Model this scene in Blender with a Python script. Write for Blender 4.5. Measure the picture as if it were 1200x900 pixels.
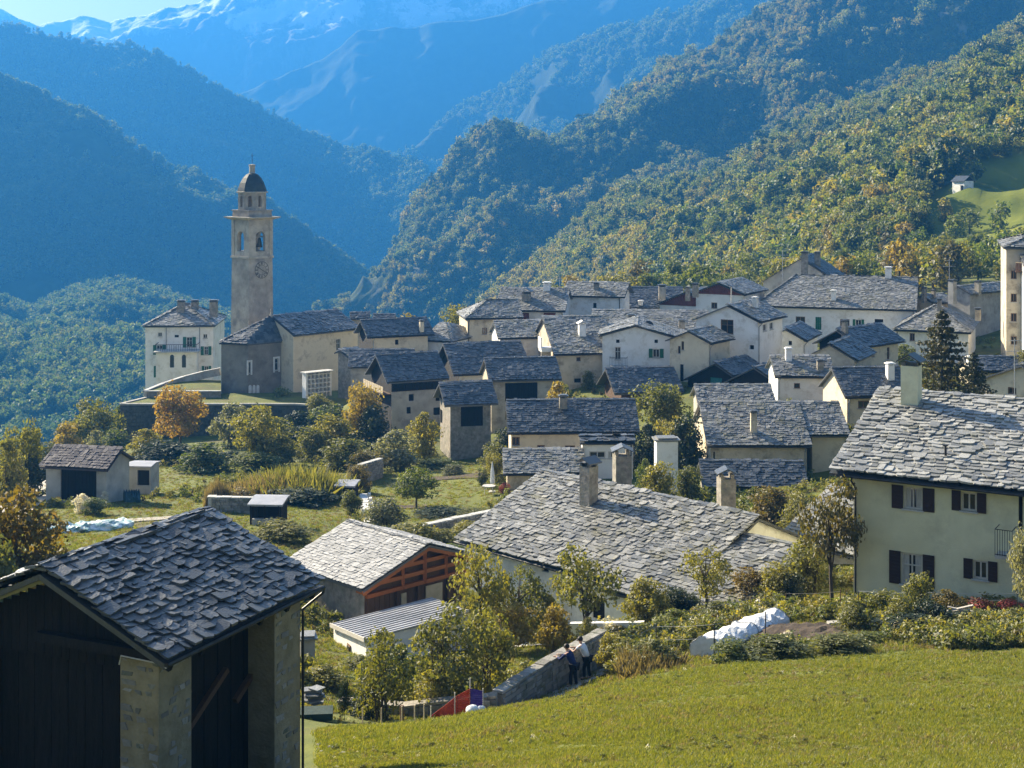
import bpy, math, random
import numpy as np
from mathutils import Vector, Matrix
R = math.radians
for o in list(bpy.data.objects): bpy.data.objects.remove(o)
scene = bpy.context.scene
COL = scene.collection

# ------------------------------------------------------------------ camera
F, CX, HY = 1666.67, 600.0, 200.0          # focal length in photo pixels, centre column, horizon row
cam = bpy.data.cameras.new('camera'); cam.lens = 50; cam.sensor_width = 36
cam.shift_y = -(450 - HY) / 1200
cam.clip_start = 0.5; cam.clip_end = 30000
co = bpy.data.objects.new('camera', cam); co.rotation_euler = (R(90), 0, 0); COL.objects.link(co)
scene.camera = co

# ------------------------------------------------------------------ sky, sun, exposure
SUN_AZ, SUN_EL = -46.0, 27.0               # degrees left (-) of the view direction, and up
world = bpy.data.worlds.new('World'); scene.world = world; world.use_nodes = True
wn = world.node_tree; sky = wn.nodes.new('ShaderNodeTexSky')
sky.sky_type = 'NISHITA'; sky.sun_disc = False
sky.sun_elevation = R(SUN_EL); sky.sun_rotation = R(SUN_AZ)
sky.altitude = 1000; sky.air_density = 1.0; sky.dust_density = 6.0; sky.ozone_density = 1.0
wn.links.new(sky.outputs['Color'], wn.nodes['Background'].inputs['Color'])
wn.nodes['Background'].inputs['Strength'].default_value = 0.05
sl = bpy.data.lights.new('sun', 'SUN'); sl.energy = 5.0; sl.angle = R(0.5); sl.color = (1.0, 0.88, 0.66)
so = bpy.data.objects.new('sun', sl); COL.objects.link(so)
sdir = Vector((math.sin(R(SUN_AZ)) * math.cos(R(SUN_EL)), math.cos(R(SUN_AZ)) * math.cos(R(SUN_EL)), math.sin(R(SUN_EL))))
so.rotation_euler = sdir.to_track_quat('Z', 'Y').to_euler()
scene.view_settings.view_transform = 'Standard'; scene.view_settings.look = 'None'
scene.view_settings.exposure = 2.15; scene.view_settings.gamma = 1.0
scene.render.engine = 'CYCLES'
scene.cycles.use_denoising = True
scene.cycles.max_bounces = 6; scene.cycles.diffuse_bounces = 3; scene.cycles.volume_bounces = 1
scene.cycles.transmission_bounces = 3; scene.cycles.glossy_bounces = 2
scene.cycles.use_adaptive_sampling = True

# ------------------------------------------------------------------ points
def P(px, py, d): return Vector(((px - CX) / F * d, d, -(py - HY) / F * d))
def ray(px, py): return Vector(((px - CX) / F, 1.0, -(py - HY) / F))

# ------------------------------------------------------------------ noise (numpy)
def _h(ix, iy, iz):
    n = (ix * 374761393 + iy * 668265263 + iz * 1274126177) & 0xffffffff
    n = ((n ^ (n >> 13)) * 1103515245) & 0xffffffff
    n = ((n ^ (n >> 16)) * 2246822519) & 0xffffffff
    return ((n ^ (n >> 15)) & 0xffffff) / float(0xffffff) * 2 - 1
def vnoise(p):
    p = np.asarray(p, float); i = np.floor(p).astype(np.int64); f = p - i; f = f * f * (3 - 2 * f)
    r = 0
    for dx in (0, 1):
        for dy in (0, 1):
            for dz in (0, 1):
                w = (f[:, 0] if dx else 1 - f[:, 0]) * (f[:, 1] if dy else 1 - f[:, 1]) * (f[:, 2] if dz else 1 - f[:, 2])
                r = r + w * _h(i[:, 0] + dx, i[:, 1] + dy, i[:, 2] + dz)
    return r
def fbm(p, octv=4, ridged=False):
    p = np.asarray(p, float); a, s, r = 1.0, 0.0, 0
    for k in range(octv):
        n = vnoise(p * (2.03 ** k) + 17.3 * k)
        if ridged: n = 1 - 2 * np.abs(n)
        r = r + a * n; s += a; a *= 0.5
    return r / s

# ------------------------------------------------------------------ meshes and objects
OFF = {}
def mesh_np(name, V, faces):
    me = bpy.data.meshes.new(name)
    if isinstance(faces, np.ndarray):
        nf, k = faces.shape
        me.vertices.add(len(V)); me.vertices.foreach_set('co', np.asarray(V, np.float32).ravel())
        me.loops.add(nf * k); me.loops.foreach_set('vertex_index', faces.astype(np.int32).ravel())
        me.polygons.add(nf)
        me.polygons.foreach_set('loop_start', np.arange(0, nf * k, k, dtype=np.int32))
        me.polygons.foreach_set('loop_total', np.full(nf, k, np.int32))
        me.update(calc_edges=True)
        me.shade_flat()
    else:
        me.from_pydata([tuple(v) for v in V], [], faces); me.update(); me.shade_flat()
    return me
def put(name, me, mat=None, parent=None, kind=None):
    o = bpy.data.objects.new(name, me); COL.objects.link(o)
    if mat is not None and me is not None and len(me.materials) == 0: me.materials.append(mat)
    if parent is not None:
        o.parent = parent; OFF[o.name] = OFF[parent.name]
    if kind: o['kind'] = kind
    return o
def obj(name, V, faces, mat, parent=None, kind=None, smooth=False):
    V = np.asarray([tuple(v) for v in V] if not isinstance(V, np.ndarray) else V, float)
    if parent is not None: V = V - np.array(OFF[parent.name])
    me = mesh_np(name, V, faces)
    if smooth: me.shade_smooth()
    return put(name, me, mat, parent, kind)
def thing(name, label, cat, loc, group=None):
    o = bpy.data.objects.new(name, None); COL.objects.link(o); o.location = loc
    o.empty_display_size = 0.3
    OFF[o.name] = tuple(loc); tag(o, label, cat, group); return o
def tag(o, label, cat, group=None):
    o['label'] = label; o['category'] = cat
    if group: o['group'] = group
    return o
def one(name, label, cat, V, faces, mat, group=None, smooth=False):
    "a thing that is a single mesh, origin at its base"
    V = np.asarray([tuple(v) for v in V] if not isinstance(V, np.ndarray) else V, float)
    c = np.array([V[:, 0].mean(), V[:, 1].mean(), V[:, 2].min()])
    o = obj(name, V - c, faces, mat, smooth=smooth); o.location = c; return tag(o, label, cat, group)
class MB:
    def __init__(s): s.V = []; s.F = []
    def poly(s, *pts):
        n = len(s.V); s.V += [tuple(p) for p in pts]; s.F.append(tuple(range(n, n + len(pts)))); return s
    def hexa(s, p):                           # eight corners: bottom ring, top ring
        n = len(s.V); s.V += [tuple(q) for q in p]
        for f in ((3, 2, 1, 0), (4, 5, 6, 7), (0, 1, 5, 4), (1, 2, 6, 5), (2, 3, 7, 6), (3, 0, 4, 7)): s.F.append(tuple(n + i for i in f))
        return s
    def box(s, c, sx, sy, sz, a=0.0, ux=None, uy=None, uz=None):   # c = centre; a = turn about z
        ux = Vector(ux) if ux is not None else Vector((math.cos(a), math.sin(a), 0))
        uy = Vector(uy) if uy is not None else Vector((-math.sin(a), math.cos(a), 0))
        uz = Vector(uz) if uz is not None else Vector((0, 0, 1))
        c = Vector(c)
        return s.hexa([c + ux * (sx / 2 * i) + uy * (sy / 2 * j) + uz * (sz / 2 * k) for k in (-1, 1) for i, j in ((-1, -1), (1, -1), (1, 1), (-1, 1))])
    def bar(s, p, q, w, h, up=(0, 0, 1)):
        p, q = Vector(p), Vector(q); d = q - p; L = d.length; d.normalize()
        y = Vector(up).cross(d)
        if y.length < 1e-4: y = Vector((1, 0, 0)).cross(d)
        y.normalize(); z = d.cross(y)
        return s.box((p + q) / 2, L, w, h, ux=d, uy=y, uz=z)
    def tube(s, pts, rad, n=6, cap=True):
        pts = [Vector(p) for p in pts]; rad = rad if hasattr(rad, '__len__') else [rad] * len(pts)
        b = len(s.V)
        for i, p in enumerate(pts):
            d = (pts[min(i + 1, len(pts) - 1)] - pts[max(i - 1, 0)]).normalized()
            x = d.cross(Vector((0.13, 0.98, 0.1)) if abs(d.y) < 0.9 else Vector((1, 0, 0))).normalized(); y = d.cross(x)
            for k in range(n):
                t = 2 * math.pi * k / n; s.V.append(tuple(p + (x * math.cos(t) + y * math.sin(t)) * rad[i]))
        for i in range(len(pts) - 1):
            for k in range(n):
                k2 = (k + 1) % n; s.F.append((b + i * n + k, b + i * n + k2, b + (i + 1) * n + k2, b + (i + 1) * n + k))
        if cap:
            s.F.append(tuple(b + k for k in range(n))[::-1]); s.F.append(tuple(b + (len(pts) - 1) * n + k for k in range(n)))
        return s
    def lathe(s, c, prof, n=12, a0=0.0):      # prof: (r, z) from the bottom up
        b = len(s.V); c = Vector(c)
        for r, z in prof:
            for k in range(n):
                t = a0 + 2 * math.pi * k / n; s.V.append((c.x + r * math.cos(t), c.y + r * math.sin(t), c.z + z))
        for i in range(len(prof) - 1):
            for k in range(n):
                k2 = (k + 1) % n; s.F.append((b + i * n + k, b + i * n + k2, b + (i + 1) * n + k2, b + (i + 1) * n + k))
        s.F.append(tuple(b + k for k in range(n))[::-1]); s.F.append(tuple(b + (len(prof) - 1) * n + k for k in range(n)))
        return s
    def build(s, name, mat, parent=None, kind=None, smooth=False): return obj(name, s.V, s.F, mat, parent, kind, smooth)
    def one(s, name, label, cat, mat, group=None, smooth=False): return one(name, label, cat, s.V, s.F, mat, group, smooth)

# ------------------------------------------------------------------ materials
def mat(name, c1, c2=None, scale=1.0, rough=0.85, bump=0.0, bscale=None, island=0.0, stretch=None, detail=6.0, c3=None, s3=0.3, spec=0.3, metal=0.0, lo=0.35, hi=0.65):
    m = bpy.data.materials.new(name); m.use_nodes = True; nt = m.node_tree; N, L = nt.nodes, nt.links
    b = N['Principled BSDF']; b.inputs['Roughness'].default_value = rough; b.inputs['Specular IOR Level'].default_value = spec; b.inputs['Metallic'].default_value = metal
    if c2 is None: c2 = c1
    tc = N.new('ShaderNodeTexCoord'); src = tc.outputs['Object']
    if stretch:
        mp = N.new('ShaderNodeMapping'); mp.inputs['Scale'].default_value = stretch; L.new(src, mp.inputs['Vector']); src = mp.outputs['Vector']
    nz = N.new('ShaderNodeTexNoise'); nz.inputs['Scale'].default_value = scale; nz.inputs['Detail'].default_value = detail; nz.inputs['Roughness'].default_value = 0.62
    L.new(src, nz.inputs['Vector'])
    fac = nz.outputs['Fac']
    if island > 0:
        g = N.new('ShaderNodeNewGeometry'); oi = N.new('ShaderNodeObjectInfo')
        ad = N.new('ShaderNodeMath'); ad.operation = 'ADD'; L.new(g.outputs['Random Per Island'], ad.inputs[0]); L.new(oi.outputs['Random'], ad.inputs[1])
        fr = N.new('ShaderNodeMath'); fr.operation = 'FRACT'; L.new(ad.outputs[0], fr.inputs[0])
        mx = N.new('ShaderNodeMix'); mx.data_type = 'FLOAT'; mx.inputs['Factor'].default_value = island
        L.new(fac, mx.inputs[2]); L.new(fr.outputs[0], mx.inputs[3]); fac = mx.outputs[0]
    rp = N.new('ShaderNodeValToRGB'); rp.color_ramp.elements[0].position = lo if island == 0 else 0.1; rp.color_ramp.elements[1].position = hi if island == 0 else 0.9
    rp.color_ramp.elements[0].color = (*c1, 1); rp.color_ramp.elements[1].color = (*c2, 1)
    L.new(fac, rp.inputs['Fac']); colr = rp.outputs['Color']
    if c3 is not None:
        n3 = N.new('ShaderNodeTexNoise'); n3.inputs['Scale'].default_value = s3; n3.inputs['Detail'].default_value = 8; n3.inputs['Roughness'].default_value = 0.7
        L.new(tc.outputs['Object'], n3.inputs['Vector'])
        r3 = N.new('ShaderNodeValToRGB'); r3.color_ramp.elements[0].position = 0.5; r3.color_ramp.elements[1].position = 0.68
        L.new(n3.outputs['Fac'], r3.inputs['Fac'])
        m3 = N.new('ShaderNodeMix'); m3.data_type = 'RGBA'; L.new(r3.outputs['Color'], m3.inputs[0]); L.new(colr, m3.inputs[6]); m3.inputs[7].default_value = (*c3, 1)
        colr = m3.outputs[2]
    L.new(colr, b.inputs['Base Color'])
    if bump > 0:
        nb = N.new('ShaderNodeTexNoise'); nb.inputs['Scale'].default_value = bscale or scale * 4; nb.inputs['Detail'].default_value = 5
        L.new(src, nb.inputs['Vector'])
        bp = N.new('ShaderNodeBump'); bp.inputs['Strength'].default_value = bump; bp.inputs['Distance'].default_value = 0.05
        L.new(nb.outputs['Fac'], bp.inputs['Height']); L.new(bp.outputs['Normal'], b.inputs['Normal'])
    return m
def leafmat(name, cols, trans=0.45, rough=0.6):
    "leaves: colour differs from leaf to leaf and from plant to plant, and light comes through"
    m = bpy.data.materials.new(name); m.use_nodes = True; nt = m.node_tree; N, L = nt.nodes, nt.links
    N.remove(N['Principled BSDF']); out = N['Material Output']
    g = N.new('ShaderNodeNewGeometry'); oi = N.new('ShaderNodeObjectInfo')
    mm = N.new('ShaderNodeMath'); mm.operation = 'MULTIPLY_ADD'; mm.inputs[1].default_value = 0.55
    L.new(g.outputs['Random Per Island'], mm.inputs[0])
    m2 = N.new('ShaderNodeMath'); m2.operation = 'MULTIPLY'; m2.inputs[1].default_value = 0.45; L.new(oi.outputs['Random'], m2.inputs[0]); L.new(m2.outputs[0], mm.inputs[2])
    rp = N.new('ShaderNodeValToRGB'); cr = rp.color_ramp; n = len(cols)
    while len(cr.elements) < n: cr.elements.new(0.5)
    for i, c in enumerate(cols): cr.elements[i].position = 0.08 + 0.84 * i / max(1, n - 1); cr.elements[i].color = (*c, 1)
    L.new(mm.outputs[0], rp.inputs['Fac'])
    d = N.new('ShaderNodeBsdfDiffuse'); t = N.new('ShaderNodeBsdfTranslucent'); gl = N.new('ShaderNodeBsdfGlossy'); gl.inputs['Roughness'].default_value = rough
    L.new(rp.outputs['Color'], d.inputs['Color']); 
    br = N.new('ShaderNodeMix'); br.data_type = 'RGBA'; br.blend_type = 'MULTIPLY'; br.inputs[0].default_value = 1.0; L.new(rp.outputs['Color'], br.inputs[6]); br.inputs[7].default_value = (1.35, 1.25, 0.6, 1)
    L.new(br.outputs[2], t.inputs['Color'])
    mx = N.new('ShaderNodeMixShader'); mx.inputs[0].default_value = trans; L.new(d.outputs[0], mx.inputs[1]); L.new(t.outputs[0], mx.inputs[2])
    m3 = N.new('ShaderNodeMixShader'); m3.inputs[0].default_value = 0.06; L.new(mx.outputs[0], m3.inputs[1]); L.new(gl.outputs[0], m3.inputs[2])
    L.new(m3.outputs[0], out.inputs['Surface']); return m
M = {}
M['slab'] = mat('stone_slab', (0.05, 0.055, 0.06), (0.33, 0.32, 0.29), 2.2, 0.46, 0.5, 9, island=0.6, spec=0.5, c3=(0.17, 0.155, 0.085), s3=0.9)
M['slab_dark'] = mat('shaded_stone_slab', (0.018, 0.024, 0.03), (0.145, 0.147, 0.145), 2.2, 0.38, 0.5, 9, island=0.6, spec=0.5)  # slab copy darkened, putting the shade of dim roof slopes into its colour
M['slab_mid'] = mat('grey_stone_slab', (0.10, 0.105, 0.11), (0.46, 0.45, 0.41), 2.2, 0.5, 0.5, 9, island=0.6, spec=0.5, c3=(0.2, 0.19, 0.13), s3=1.3)
M['slab_pale'] = mat('pale_stone_slab', (0.20, 0.20, 0.195), (0.42, 0.41, 0.39), 2.2, 0.6, 0.4, 9, island=0.65, spec=0.4)
M['white'] = mat('white_plaster', (0.76, 0.74, 0.69), (0.84, 0.82, 0.78), 0.5, 0.9, 0.25, 14, c3=(0.57, 0.53, 0.46), s3=0.7)
M['cream'] = mat('cream_plaster', (0.62, 0.52, 0.36), (0.74, 0.64, 0.46), 0.6, 0.9, 0.25, 14, c3=(0.36, 0.29, 0.2), s3=0.6)
M['beige'] = mat('beige_plaster', (0.46, 0.39, 0.28), (0.60, 0.52, 0.39), 0.8, 0.9, 0.35, 10, c3=(0.22, 0.185, 0.14), s3=0.6)
M['greyplaster'] = mat('grey_plaster', (0.34, 0.32, 0.28), (0.50, 0.47, 0.41), 0.7, 0.9, 0.4, 8, c3=(0.24, 0.22, 0.19), s3=0.5)
M['apse'] = mat('grey_brown_render', (0.20, 0.175, 0.14), (0.28, 0.25, 0.20), 0.5, 0.92, 0.4, 6, c3=(0.15, 0.13, 0.11), s3=0.4)
M['yellow'] = mat('pale_yellow_plaster', (0.62, 0.59, 0.39), (0.71, 0.68, 0.46), 0.7, 0.9, 0.25, 20, c3=(0.54, 0.51, 0.34), s3=0.6)
M['rubble'] = mat('rubble_stone', (0.17, 0.15, 0.12), (0.36, 0.32, 0.26), 2.5, 0.92, 0.8, 5, c3=(0.2, 0.2, 0.15), s3=1.0)
M['stone'] = mat('wall_stone', (0.16, 0.15, 0.135), (0.36, 0.34, 0.30), 3.0, 0.9, 0.6, 12, island=0.7, c3=(0.13, 0.14, 0.09), s3=2.0)
M['mortar'] = mat('lime_mortar', (0.22, 0.185, 0.11), (0.33, 0.28, 0.18), 2.0, 0.95, 0.6, 12)
M['pinkstone'] = mat('tower_stone', (0.27, 0.235, 0.19), (0.46, 0.40, 0.32), 0.5, 0.9, 0.4, 5, c3=(0.20, 0.18, 0.155), s3=0.45)
M['copper'] = mat('dark_dome_slate', (0.028, 0.034, 0.032), (0.06, 0.07, 0.064), 1.2, 0.7, 0.4, 6)
M['towertrim'] = mat('tower_cream_stone', (0.38, 0.33, 0.255), (0.54, 0.47, 0.37), 0.7, 0.9, 0.3, 7, c3=(0.27, 0.24, 0.2), s3=0.6)
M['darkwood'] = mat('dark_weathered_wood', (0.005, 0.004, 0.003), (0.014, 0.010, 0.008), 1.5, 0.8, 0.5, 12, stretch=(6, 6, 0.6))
M['brownwood'] = mat('brown_wood', (0.07, 0.037, 0.02), (0.15, 0.085, 0.05), 1.5, 0.75, 0.4, 12, stretch=(6, 6, 0.7), island=0.4)
M['redwood'] = mat('red_brown_timber', (0.30, 0.085, 0.022), (0.42, 0.14, 0.04), 1.2, 0.6, 0.3, 10, island=0.4)
M['oldred'] = mat('faded_red_paint', (0.13, 0.035, 0.025), (0.20, 0.07, 0.05), 1.5, 0.8, 0.3, 10)
M['palewood'] = mat('pale_wood', (0.42, 0.34, 0.22), (0.55, 0.45, 0.30), 2, 0.75, 0.3, 10)
M['shutter'] = mat('dark_brown_shutter', (0.028, 0.012, 0.010), (0.042, 0.02, 0.015), 3, 0.6, 0.2, 12)
M['greenshutter'] = mat('green_shutter', (0.02, 0.11, 0.06), (0.03, 0.15, 0.08), 2, 0.55, 0.2, 12)
M['teal'] = mat('teal_paint', (0.02, 0.12, 0.13), (0.03, 0.17, 0.17), 2, 0.6, 0.2, 10)
M['frame'] = mat('white_window_frame', (0.46, 0.43, 0.37), (0.56, 0.53, 0.47), 3, 0.6)
M['woodframe'] = mat('brown_window_frame', (0.16, 0.09, 0.05), (0.22, 0.13, 0.07), 3, 0.6)
M['metal'] = mat('dark_metal', (0.03, 0.03, 0.032), (0.06, 0.058, 0.055), 3, 0.5, metal=0.4)
M['zinc'] = mat('grey_zinc', (0.26, 0.27, 0.28), (0.36, 0.37, 0.38), 2.5, 0.45, 0.1, 8, metal=0.4)
M['sheet'] = mat('grey_metal_sheet', (0.30, 0.30, 0.31), (0.40, 0.40, 0.41), 1.2, 0.5, 0.2, 6, metal=0.2)
M['curtain'] = mat('pale_curtain', (0.32, 0.31, 0.28), (0.5, 0.49, 0.45), 6, 0.8, stretch=(6, 6, 0.4))
M['earth'] = mat('garden_earth', (0.035, 0.024, 0.016), (0.085, 0.06, 0.04), 1.5, 0.95, 0.9, 6)
M['gravel'] = mat('pale_gravel', (0.30, 0.27, 0.22), (0.46, 0.42, 0.36), 3, 0.95, 0.6, 12)
M['concrete'] = mat('pale_concrete', (0.42, 0.41, 0.38), (0.56, 0.55, 0.51), 1.5, 0.9, 0.3, 10, c3=(0.3, 0.29, 0.27), s3=0.8)
M['whitestone'] = mat('white_stone', (0.6, 0.58, 0.54), (0.74, 0.72, 0.68), 2, 0.85, 0.2, 8)
M['tile'] = mat('grey_violet_tile', (0.045, 0.04, 0.05), (0.095, 0.085, 0.10), 2, 0.75, 0.3, 8, island=0.5)
M['bark'] = mat('bark', (0.045, 0.034, 0.025), (0.11, 0.088, 0.066), 4, 0.95, 0.8, 14)
M['rockface'] = mat('grey_rock', (0.17, 0.16, 0.15), (0.34, 0.32, 0.30), 0.6, 0.95, 0.8, 4)
M['bronze'] = mat('bronze', (0.10, 0.07, 0.035), (0.16, 0.12, 0.06), 4, 0.45, metal=0.8)
gl = bpy.data.materials.new('window_glass'); gl.use_nodes = True; b_ = gl.node_tree.nodes['Principled BSDF']
b_.inputs['Base Color'].default_value = (0.018, 0.02, 0.022, 1); b_.inputs['Roughness'].default_value = 0.08; b_.inputs['Specular IOR Level'].default_value = 0.6
M['glass'] = gl
LM = {}
LM['green'] = leafmat('green_leaves', [(0.05, 0.08, 0.014), (0.11, 0.14, 0.024), (0.19, 0.20, 0.034)], 0.5)
LM['olive'] = leafmat('olive_leaves', [(0.065, 0.085, 0.018), (0.14, 0.15, 0.03), (0.235, 0.215, 0.048)], 0.5)
LM['yellow'] = leafmat('yellow_leaves', [(0.10, 0.115, 0.018), (0.20, 0.195, 0.03), (0.30, 0.255, 0.045)], 0.5)
LM['golden'] = leafmat('golden_leaves', [(0.14, 0.125, 0.018), (0.25, 0.195, 0.028), (0.34, 0.25, 0.045)], 0.5)
LM['orange'] = leafmat('orange_leaves', [(0.17, 0.16, 0.022), (0.29, 0.215, 0.03), (0.36, 0.215, 0.045)], 0.45)
LM['rust'] = leafmat('rust_leaves', [(0.06, 0.062, 0.014), (0.14, 0.115, 0.022), (0.21, 0.14, 0.03)])
LM['silver'] = leafmat('silver_leaves', [(0.10, 0.115, 0.06), (0.19, 0.20, 0.11), (0.27, 0.27, 0.17)])
LM['reed'] = leafmat('dry_reeds', [(0.10, 0.085, 0.038), (0.18, 0.145, 0.07), (0.27, 0.215, 0.115)])
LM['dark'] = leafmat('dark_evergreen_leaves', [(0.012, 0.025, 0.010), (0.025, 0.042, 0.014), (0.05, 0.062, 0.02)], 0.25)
LM['spruce'] = leafmat('spruce_needles', [(0.02, 0.03, 0.010), (0.045, 0.05, 0.014), (0.09, 0.075, 0.02)], 0.3)
LM['forest'] = leafmat('forest_leaves', [(0.06, 0.105, 0.02), (0.105, 0.155, 0.027), (0.165, 0.20, 0.032), (0.235, 0.235, 0.036), (0.30, 0.25, 0.04)], 0.5)
LM['forestgold'] = leafmat('golden_forest_leaves', [(0.11, 0.135, 0.022), (0.20, 0.205, 0.03), (0.29, 0.255, 0.036), (0.33, 0.245, 0.04)], 0.5)
LM['forestdark'] = leafmat('dark_forest_leaves', [(0.022, 0.045, 0.014), (0.045, 0.075, 0.02), (0.08, 0.11, 0.024)], 0.35)
LM['farforest'] = leafmat('far_forest_leaves', [(0.05, 0.10, 0.03), (0.09, 0.15, 0.038), (0.15, 0.19, 0.042), (0.22, 0.21, 0.045)], 0.45)
LM['grass'] = leafmat('grass_blades', [(0.085, 0.125, 0.014), (0.165, 0.185, 0.021), (0.26, 0.245, 0.038)], 0.5)
LM['flower'] = leafmat('white_flowers', [(0.55, 0.5, 0.4), (0.7, 0.66, 0.58), (0.78, 0.75, 0.7)], 0.3)
LM['pinkflower'] = leafmat('red_flowers', [(0.10, 0.10, 0.03), (0.35, 0.06, 0.05), (0.45, 0.10, 0.09)], 0.3)

# ------------------------------------------------------------------ the ground (one height function, thin-plate through surveyed points)
CTRL = [  # photo column, photo row, metres away
 (1200, 900, 28), (800, 900, 28.5), (560, 900, 31), (400, 900, 34), (1200, 830, 37.5), (800, 842, 38), (560, 868, 37),
 (1200, 770, 50), (1030, 777, 50), (860, 787, 50), (760, 796, 49.5), (700, 806, 49), (620, 823, 47), (560, 838, 45), (480, 857, 43), (400, 876, 40),
 (1500, 905, 28), (1500, 765, 50), (1500, 700, 66), (1900, 850, 30),
 (660, 812, 57.5), (600, 838, 54), (500, 850, 52), (430, 842, 53), (370, 838, 53), (720, 790, 60),
 (375, 790, 60), (340, 800, 56), (430, 760, 72), (410, 776, 66), (520, 770, 66), (600, 765, 68), (620, 745, 77), (640, 738, 82), (720, 737, 77), (560, 760, 70),
 (760, 772, 57), (850, 770, 55.5), (1000, 762, 54), (1150, 755, 54), (800, 745, 62), (900, 738, 62), (1010, 714, 68), (1190, 710, 67), (860, 702, 74), (930, 690, 77), (960, 660, 85),
 (-60, 720, 55), (-60, 640, 85), (60, 660, 76), (150, 628, 95), (20, 640, 85), (100, 615, 98), (230, 606, 102), (95, 590, 110), (200, 584, 114), (320, 614, 98), (330, 650, 86), (280, 690, 72),
 (400, 610, 104), (450, 606, 108), (500, 610, 106), (470, 634, 98), (560, 612, 104), (480, 578, 122), (540, 570, 124), (540, 548, 138), (480, 552, 136), (400, 566, 128),
 (330, 570, 126), (250, 565, 130), (200, 527, 180), (300, 530, 170), (120, 532, 165), (60, 547, 150), (0, 600, 104), (30, 570, 130), (60, 548, 165), (10, 552, 165),
 (-40, 590, 200), (60, 585, 205), (-40, 680, 270), (60, 640, 260), (160, 540, 262), (120, 560, 225), (-40, 700, 400), (160, 620, 400), (350, 540, 400),
 (-600, 600, 200), (-900, 700, 80), (-600, 900, 40),
 (300, 500, 198), (250, 502, 198), (200, 506, 198), (150, 512, 198), (400, 484, 196), (210, 475, 238), (330, 468, 240), (160, 485, 235), (430, 465, 215),
 (350, 517, 180), (420, 514, 172), (470, 513, 160), (560, 544, 146), (650, 545, 132), (670, 566, 118), (640, 592, 111), (770, 585, 110), (750, 560, 122),
 (690, 462, 165), (620, 470, 170), (750, 450, 165), (900, 565, 114), (960, 572, 120), (1000, 505, 130), (930, 478, 140), (850, 455, 158), (1040, 440, 162), (1100, 428, 184), (1180, 418, 188),
 (900, 420, 176), (960, 410, 190), (800, 385, 212), (650, 384, 212), (580, 408, 195), (480, 420, 185), (1000, 392, 218), (900, 372, 235), (1150, 470, 130), (1150, 540, 100), (1300, 480, 130), (1050, 600, 95), (900, 605, 98),
 (500, 392, 260), (700, 355, 280), (900, 345, 290), (1100, 322, 310), (1300, 305, 310), (1100, 308, 400), (900, 335, 400), (700, 352, 420), (550, 385, 420), (1500, 290, 400),
]
_c = [P(*c) for c in CTRL] + [Vector((x, y, z)) for x, y, z in ((0, 0, -1.7), (-25, 0, -2.5), (25, 0, -1.2), (0, -20, 4), (0, 12, -5.4), (8, 20, -8.6), (-14, 20, -9.4), (-8, 33, -14.4), (-12, 28, -13.0), (-5, 36, -15.6), (-16, 36, -15.4), (-14, 48, -17.8), (60, 10, -4), (-60, 10, -7))]
_X = np.array([[v.x, v.y] for v in _c]); _Z = np.array([v.z for v in _c])
def _fit():
    n = len(_X); D = np.sqrt(((_X[:, None] - _X[None]) ** 2).sum(-1) + 9.0)
    A = np.zeros((n + 3, n + 3)); A[:n, :n] = -D + np.eye(n) * 1.5; A[:n, n] = 1; A[:n, n + 1:] = _X; A[n, :n] = 1; A[n + 1:, :n] = _X.T
    return np.linalg.solve(A, np.concatenate([_Z, np.zeros(3)]))
_W = _fit()
def Tn(x, y):
    x = np.asarray(x, float).ravel(); y = np.asarray(y, float).ravel(); q = np.stack([x, y], 1); out = np.empty(len(q))
    for i in range(0, len(q), 4000):
        k = q[i:i + 4000]; D = np.sqrt(((k[:, None] - _X[None]) ** 2).sum(-1) + 9.0)
        out[i:i + 4000] = -D @ _W[:-3] + _W[-3] + k @ _W[-2:]
    return out + 0.10 * fbm(np.stack([x * 0.35, y * 0.35, x * 0], 1), 3)
def T(x, y): return float(Tn([x], [y])[0])
def G(px, d): x = (px - CX) / F * d; return Vector((x, d, T(x, d)))      # ground point at a column, metres away

ys = np.concatenate([np.linspace(-15, 20, 15), np.linspace(21, 64, 120), np.linspace(64.7, 150, 130), np.linspace(151, 440, 110)])
ks = np.linspace(-1.15, 1.15, 300)
YY, KK = np.meshgrid(ys, ks, indexing='ij'); XX = KK * (YY + 26)
ZZ = Tn(XX, YY).reshape(XX.shape)
ny_, nx_ = XX.shape
ii = np.arange(ny_ * nx_).reshape(ny_, nx_)
gf = np.stack([ii[:-1, :-1], ii[:-1, 1:], ii[1:, 1:], ii[1:, :-1]], -1).reshape(-1, 4)
M['ground'] = mat('meadow_ground', (0.065, 0.082, 0.012), (0.135, 0.145, 0.021), 0.35, 0.95, 0.8, 7, c3=(0.10, 0.085, 0.028), s3=0.22, detail=9)
ground = obj('ground', np.stack([XX, YY, ZZ], -1).reshape(-1, 3), gf, M['ground'], kind='structure', smooth=True)
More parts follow.
